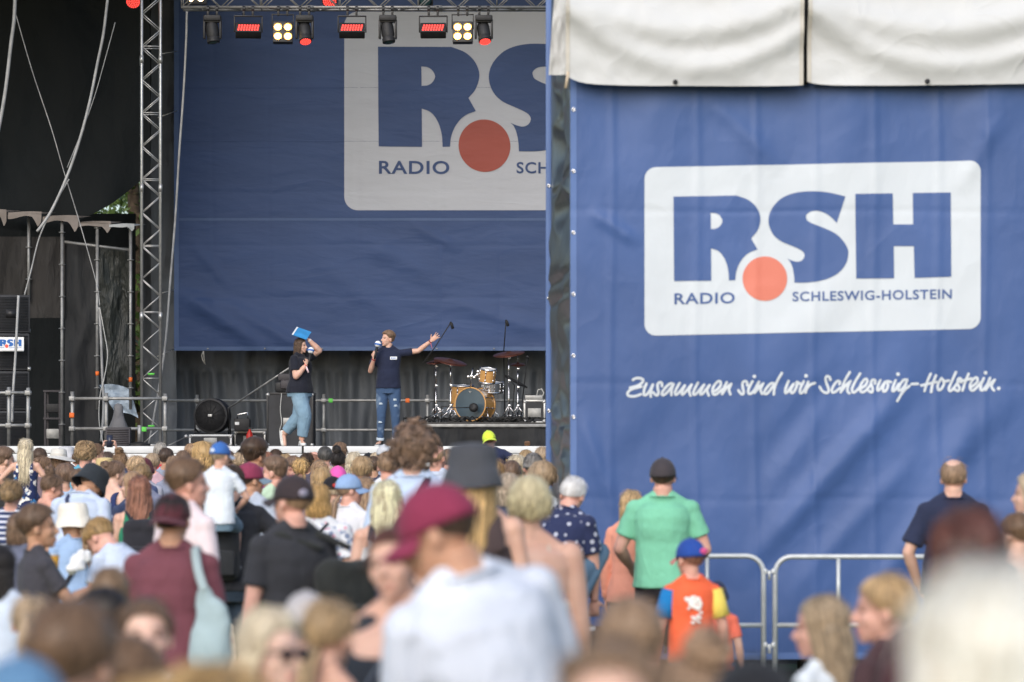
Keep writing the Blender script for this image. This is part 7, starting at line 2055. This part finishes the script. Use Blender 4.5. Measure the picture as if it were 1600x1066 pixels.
person(774, 712, 34.3, 'adult carrying the boy in the neon yellow cap, mostly hidden', 'm', 0, hair=('short', 'brown'), top=('tee', '#3d4460'))

person(218, 742, 24, 'woman with long straight reddish-brown hair and black top over green', 'f', 4, hair=('verylong', 'red'), top=('tank', '#2d7f62'), bot=('jeans', '#2b3040'), tag_='redhair')
backpack('redhair', 'black backpack on the woman with long reddish-brown hair', '#303036', (.03, -.02), (.30, .14, .42))
person(206, 736, 27, 'woman with light brown bob looking aside, before the reddish long hair', 'f', 40, 30, hair=('bob', 'ltbrown'), top=('tee', '#3a4460', 'dots', '#aab0c2'))
person(212, 711, 32, 'woman with swept blond hair next to the burgundy beanie', 'f', 14, 20, hair=('backbun', 'blonde'), top=('tee', '#4d5a80'))
person(226, 714, 34, 'person in burgundy knit beanie with a small pale mark', 'm', -20, -30, hair=('crop', 'dkbrown'), hat=('beanie', '#5e2f3b', None), top=('tee', '#a7a9b8'))
person(222, 724, 30, 'dark blond head under the burgundy beanie', 'f', 0, hair=('short', 'dkblond'), top=('tee', '#8a8fa8'))
person(181, 718, 29, 'woman with messy brown hair knot and navy top turned sideways', 'f', -34, -30, 6, hair=('bun', 'brown'), top=('tank', '#2f3a66'), skin='pale')
person(188, 705, 38, 'brown-haired woman with hair knot beside the raised phone', 'f', 0, hair=('topbun', 'ltbrown'), top=('tee', '#55607e'))
person(164, 713, 36, 'person in straw hat with navy band below the raised phone', 'f', 0, hair=('short', 'blonde'), hat=('bucket', '#d2ba86', None), top=('tee', '#dfe3ee'))
person(168, 706, 39, 'dark-haired person holding up a phone with both hands', 'f', 0, hair=('short', 'dkbrown'), top=('tee', '#30344a'), arms=[((.075, .20, 1.80), (1, .2, -1)), ((-.075, .20, 1.80), (-1, .2, -1))], hands=('grip', 'grip'), palm=[(-1, .1, 0), (1, .1, 0), (-.1, .1, 1), (.1, .1, 1)], tag_='phone')
o, g_, s = PEOPLE['phone']
c_ = sum(on_body(o, g_, [g_['joints'][0][2], g_['joints'][1][2]]), Vector()) / 2 + Vector((0, .0, .085))
ph = empty('mobile_phone', c_, 0, 'dark mobile phone held up towards the stage', 'phone')
obj('body', MB().box((0, 0, 0), (.078, .010, .155), bev=.004), M_BLACKPLASTIC, ph, True)
obj('screen', MB().box((0, -.0056, 0), (.070, .002, .145)), mat_plain('phone_screen', (.03, .035, .06), .1), ph)
person(134, 690, 35, 'person with tousled dark blond hair and teal blue T-shirt', 'm', -6, hair=('tousled', 'dkblond'), top=('tee', '#62a5bf'), skin='pink')
person(150, 693, 38, 'brown-haired man turned aside behind the teal T-shirt', 'm', -50, -20, hair=('short', 'brown'), top=('tee', '#2c3350'))
person(92, 700, 41, 'person in wide pale sun hat and pink top', 'f', -10, 0, 6, hair=('bob', 'brown'), hat=('sunhat', '#d3d0c9', '#c2beb6'), top=('tee', '#d9a9b8', 'floral', '#f0dde2'))
person(104, 696, 44, 'person in light grey bucket hat behind the sun hat', 'm', 0, hair=('crop', 'grey'), hat=('bucket', '#c6c6ca'), top=('tee', '#5a6478'))
person(100, 724, 34, 'child in pale blue T-shirt between the sun hat and the black bucket hat', 'c', 20, 20, hair=('short', 'brown'), top=('tee', '#a9c0dc'))
person(40, 684, 31.6, 'girl with long blonde hair and blue patterned dress lifted above the crowd', 'c', 0, hair=('long', 'blonde'), top=('tank', '#2a3560', 'patches', '#3f86c0'), bot=('shorts', '#32406c'), legs=SHL, H=1.22, tag_='liftgirl', arms=[((.24, .05, .92), (1, -.4, 0)), ((-.26, .10, .98), (-1, -.4, 0))])
person(7, 698, 32, 'man with cropped hair and black T-shirt, hand on the lifted girl', 'm', 0, -62, 0, hair=('fade', 'brown'), top=('tee', '#3a3a3c'), arms=[((.16, -.24, 1.46), (.6, -.8, -.8)), ((-.24, .05, .87), (-.5, -1, 0))], hands=('open', 'relaxed'), palm=[(0.1, 1, 0), None, (.9, -.1, .1), None], tag_='handman')
o, g_, s = PEOPLE['handman']
E, W = g_['joints'][0][1:]; d = (W - E).normalized()
obj('wristwatch', MB().lathe([(.032, -.014), (.036, 0), (.032, .014)], W - d * .02, d, 14, False), mat_cloth('#f0f0f0'), o)
person(62, 700, 42, 'dark-brown head behind the long blonde hair of the lifted girl', 'm', 0, hair=('short', 'dkbrown'), top=('tee', '#44485a'))
person(70, 712, 40, 'brown-haired woman between the lifted girl and the sun hat', 'f', -30, -20, hair=('bun', 'brown'), top=('tee', '#7a6a72'))
person(18, 748, 23.5, 'woman with coiled dark blond hair and navy striped shirt', 'f', -2, hair=('backbun', 'dkblond'), top=('tee', '#39456c', 'stripes', '#cfd3e0'), skin='pink')
person(82, 738, 26, 'woman with brown hair knot and bare forehead, head lowered sideways', 'f', -40, -30, 16, hair=('topbun', 'brown'), top=('tank', '#c5b29e'), skin='pink')
person(123, 732, 31, 'brown-haired man without hat beside the black bucket hat', 'm', 10, 20, hair=('short', 'brown'), top=('tee', '#8fa4c8'))
person(144, 726, 25, 'man in black bucket hat and pale blue shirt, looking down', 'M', -20, -34, 24, hair=('crop', 'dkbrown'), hat=('bucket', '#2f3439'), top=('tee', '#c3d0e6'), lean=16, skin='tan', tag_='bucketman')
shoulder_bag('bucketman', 'dark strap and bag across the pale blue shirt under the black bucket hat', '#39425e', -1, wd=.016)
person(60, 786, 18, 'boy in charcoal T-shirt seen in profile with one fist raised', 'c', -62, -22, -2, hair=('short', 'brown'), top=('tee', '#46454c'), bot=('jeans', '#3a4458'), skin='tan', arms=[((.10, .33, 1.20), (.6, -.4, -1)), ((-.12, .25, 1.05), (-1, -.5, 0))], hands=('grip', 'relaxed'))
person(113, 782, 22.5, 'child in white sun hat with green flower and light blue shirt', 'c', 24, 30, 4, hair=('lowpony', 'ltbrown'), hat=('bucket', '#ece6da'), top=('tee', '#9db8dc'), bot=('shorts', '#5a6a8a'), skin='tan', tag_='whitehat')
o, g_, s = PEOPLE['whitehat']
fl_ = MB()
for k in range(5):
    a = 2 * math.pi * k / 5; fl_.ball(g_['MH'] @ Vector((.085 + .022 * math.cos(a), -.085, .015 + .022 * math.sin(a))), .018, nu=8, nv=6)
obj('flower', fl_, mat_cloth('#b4d68a'), o)
shoulder_bag('whitehat', 'black strap and bag of the child in the white sun hat', '#33353c', 1, wd=.018)
person(158, 808, 20, 'blond boy in white shirt bending forward over his hands', 'c', 44, 14, 30, hair=('short', 'gold'), top=('tee', '#ccd7ea'), bot=('shorts', '#33405c'), lean=28, arms='eat', skin='pink', hands=('grip', 'relaxed'))
nk = empty('paper_napkin', P(121, 880, 19.6), R(20), 'crumpled white paper napkin held by the bending blond boy', 'napkin')
me_, _ = remesh(MB().ball((0, 0, 0), (.055, .045, .05)).ball((.04, 0, .03), (.04, .03, .035)).ball((-.035, -.01, -.03), (.035, .03, .03)), .008, 1, lambda co: .030 * noise3(co, 30, 5)); set_tint(me_, np.full(len(me_.vertices), .5))
obj('paper', me_, mat_cloth('#eceef2'), nk)
obj('fold', MB().ball((.02, -.03, .045), (.035, .006, .04)), mat_cloth('#f2f3f6'), nk)
cu_ = empty('drink_cup', P(83, 884, 18.4), 0, 'clear cup of orange drink beside the boy in charcoal', 'cup')
obj('cup', MB().lathe([(.026, -.06), (.036, .06), (.034, .06), (.025, -.055)], n=16), mat_plain('orange_drink', (.85, .42, .04), .2, 0, .5, .05), cu_)
obj('rim', MB().lathe([(.036, .058), (.038, .064), (.036, .066)], n=16, cap=False), M_WHITEPAINT, cu_)

# ================================================================ far rows below the stage
FAR = [
 (251, 691, 43, 'm', 'crop', 'grey', '#c4484a', 'grey-haired man in red and pink shirt near the lattice tower', 0),
 (260, 700, 41, 'f', 'short', 'dkbrown', '#9aa3b6', 'dark-haired person in grey patterned top before the grey-haired man', -20),
 (286, 704, 42, 'm', 'short', 'brown', '#a8a6b4', 'brown-haired head beside the lamp stand foot', 10),
 (299, 693, 44, 'f', 'short', 'ltbrown', '#c2a08e', 'light brown head peeking up under the pale road case', 0),
 (315, 690, 35, 'c', 'bob', 'gold', '#2c334a', 'golden-haired child in navy turned aside by the toddler', 50),
 (379, 702, 44, 'm', 'short', 'dark', '#4c4c58', 'dark head right of the toddler in the blue-white cap', 0),
 (375, 706, 40, 'f', 'braids', 'blonde', '#8a5a88', 'woman with braided blond hair beside the burgundy cap', 0),
 (431, 702, 44, 'm', 'short', 'dkbrown', '#3d4150', 'dark-haired head beside the feet of the woman on stage', 0),
 (446, 709, 42, 'f', 'bob', 'dkblond', '#7a6470', 'dark blond bob below the shoes of the woman on stage', 20),
 (457, 712, 38, 'f', 'short', 'brown', '#b8707c', 'brown-haired woman with pink cheek above the black cap', 60),
 (479, 707, 40, 'f', 'backbun', 'dkbrown', '#5a5664', 'dark brown hair knot left of the grey-cropped man', 0),
 (470, 715, 35, 'f', 'braids', 'gold', '#7c7488', 'golden braided hair just above the black cap', 0),
 (490, 704, 44, 'm', 'balding', 'red', '#d8bcc0', 'reddish balding man beside the grey-cropped man', 40),
 (508, 697, 40, 'm', 'crop', 'dkgrey', '#c0a898', 'man with dark grey cropped hair below the stage curtain', 0),
 (531, 691, 45, 'm', 'short', 'brown', '#56586a', 'brown head raised above the dark hair knot', 0),
 (529, 703, 37, 'f', 'topbun', 'dark', '#8c6a70', 'dark-haired woman with a big black hair knot', -10),
 (499, 718, 33, 'f', 'long', 'ltbrown', '#6a6470', 'woman with long light brown hair behind the golden bob', 8),
 (503, 729, 29, 'f', 'bob', 'dkblond', '#8f8792', 'dark blond bob directly behind the golden-blond woman', 0),
 (553, 706, 36, 'f', 'bob', 'blonde', '#cfd6e4', 'blonde bob below the railing between the presenters', 0),
 (566, 713, 33, 'c', 'short', 'dkblond', '#d7dfec', 'boy with short dark blond hair behind the pale blue cap', -6),
 (584, 713, 40, 'm', 'short', 'dkbrown', '#45495c', 'dark brown head between the blond boy and the buzz cut', 0),
 (588, 707, 43, 'f', 'bob', 'blonde', '#c9a49a', 'pale blond head below the shoes of the man on stage', 0),
 (12, 712, 42, 'f', 'bob', 'brown', '#5b6270', 'brown bob low beside the man with cropped hair', 0),
 (124, 704, 43, 'm', 'short', 'brown', '#7c8798', 'brown head in the gap left of the teal T-shirt', 0),
 (238, 708, 40, 'f', 'short', 'blonde', '#d9b4bc', 'short blond head below the lattice tower', 0),
 (272, 712, 37, 'f', 'bob', 'ltbrown', '#8d93a6', 'light brown bob in front of the grey patterned top', 0),
 (332, 706, 41, 'm', 'short', 'dkbrown', '#4b4f60', 'dark head partly hidden behind the toddler', 0),
 (356, 703, 42, 'm', 'crop', 'brown', '#6d7282', 'cropped brown head behind the toddler cap', 0),
 (416, 706, 41, 'f', 'short', 'red', '#7d5560', 'reddish head beside the thick dark hair', 0),
 (545, 716, 39, 'f', 'short', 'brown', '#7a7f92', 'brown head between the pink cap and the blonde bob', 0),
 (620, 708, 41, 'f', 'bob', 'ltbrown', '#a4a7b6', 'light brown head beside the buzz cut and the curls', 0),
 (700, 702, 38, 'm', 'short', 'brown', '#6a7084', 'brown head beside the bald man', 0),
 (786, 709, 40, 'f', 'bob', 'dkblond', '#878ca0', 'dark blond head left of the spiky blond boy', 0),
 (822, 703, 41, 'm', 'short', 'dkblond', '#747a8c', 'dark blond head between spiky boy and bandana', 0),
 (800, 719, 31, 'f', 'bob', 'brown', '#94909c', 'brown bob behind the ash-blond woman with hair band', 0),
 (728, 712, 35, 'f', 'short', 'dkbrown', '#5f6478', 'dark brown head half covered by the charcoal bucket hat', 0),
]
for px, yt, d, b, st, hc_, tc, lab, yw in FAR:
    person(px, yt, d, lab, b, yw, hair=(st, hc_), top=('tee', tc), skin=('fair', 'pink', 'tan')[int(px) % 3])
person(424, 708, 41, 'person in dark burgundy cap below the tall black cabinet', 'm', 10, hair=('crop', 'dkbrown'), hat=('cap', '#5c2c38'), top=('tee', '#6f6a7a'))
person(576, 706, 44, 'person in small black patterned cap before the stage front', 'm', 0, hair=('crop', 'brown'), hat=('cap', '#24262c', None, '#d8d8dc', .03), top=('tee', '#52586a'))
person(600, 693, 42, 'person in pale grey cap below the shoes of the man on stage', 'm', 0, hair=('crop', 'grey'), hat=('cap', '#c4c6cc'), top=('tee', '#8f96a8'))
person(528, 726, 35, 'child in hot pink cap', 'c', 0, hair=('crop', 'ltbrown'), hat=('cap', '#ea62b4'), top=('tee', '#a9b4cc'))
# rows hidden behind the visible heads keep the crowd closed
for k, (px, d, yt, b, st, hc_, tc, lab) in enumerate((
 (30, 20.5, 800, 'f', 'bob', 'brown', '#6a6f84', 'brown bob behind the boy in charcoal'),
 (640, 15.5, 800, 'm', 'short', 'dkbrown', '#444a5c', 'dark head hidden behind the burgundy cap'),
 )):
    person(px, yt, d, lab, b, 8 * (k % 5 - 2), hair=(st, hc_), top=('tee', tc))
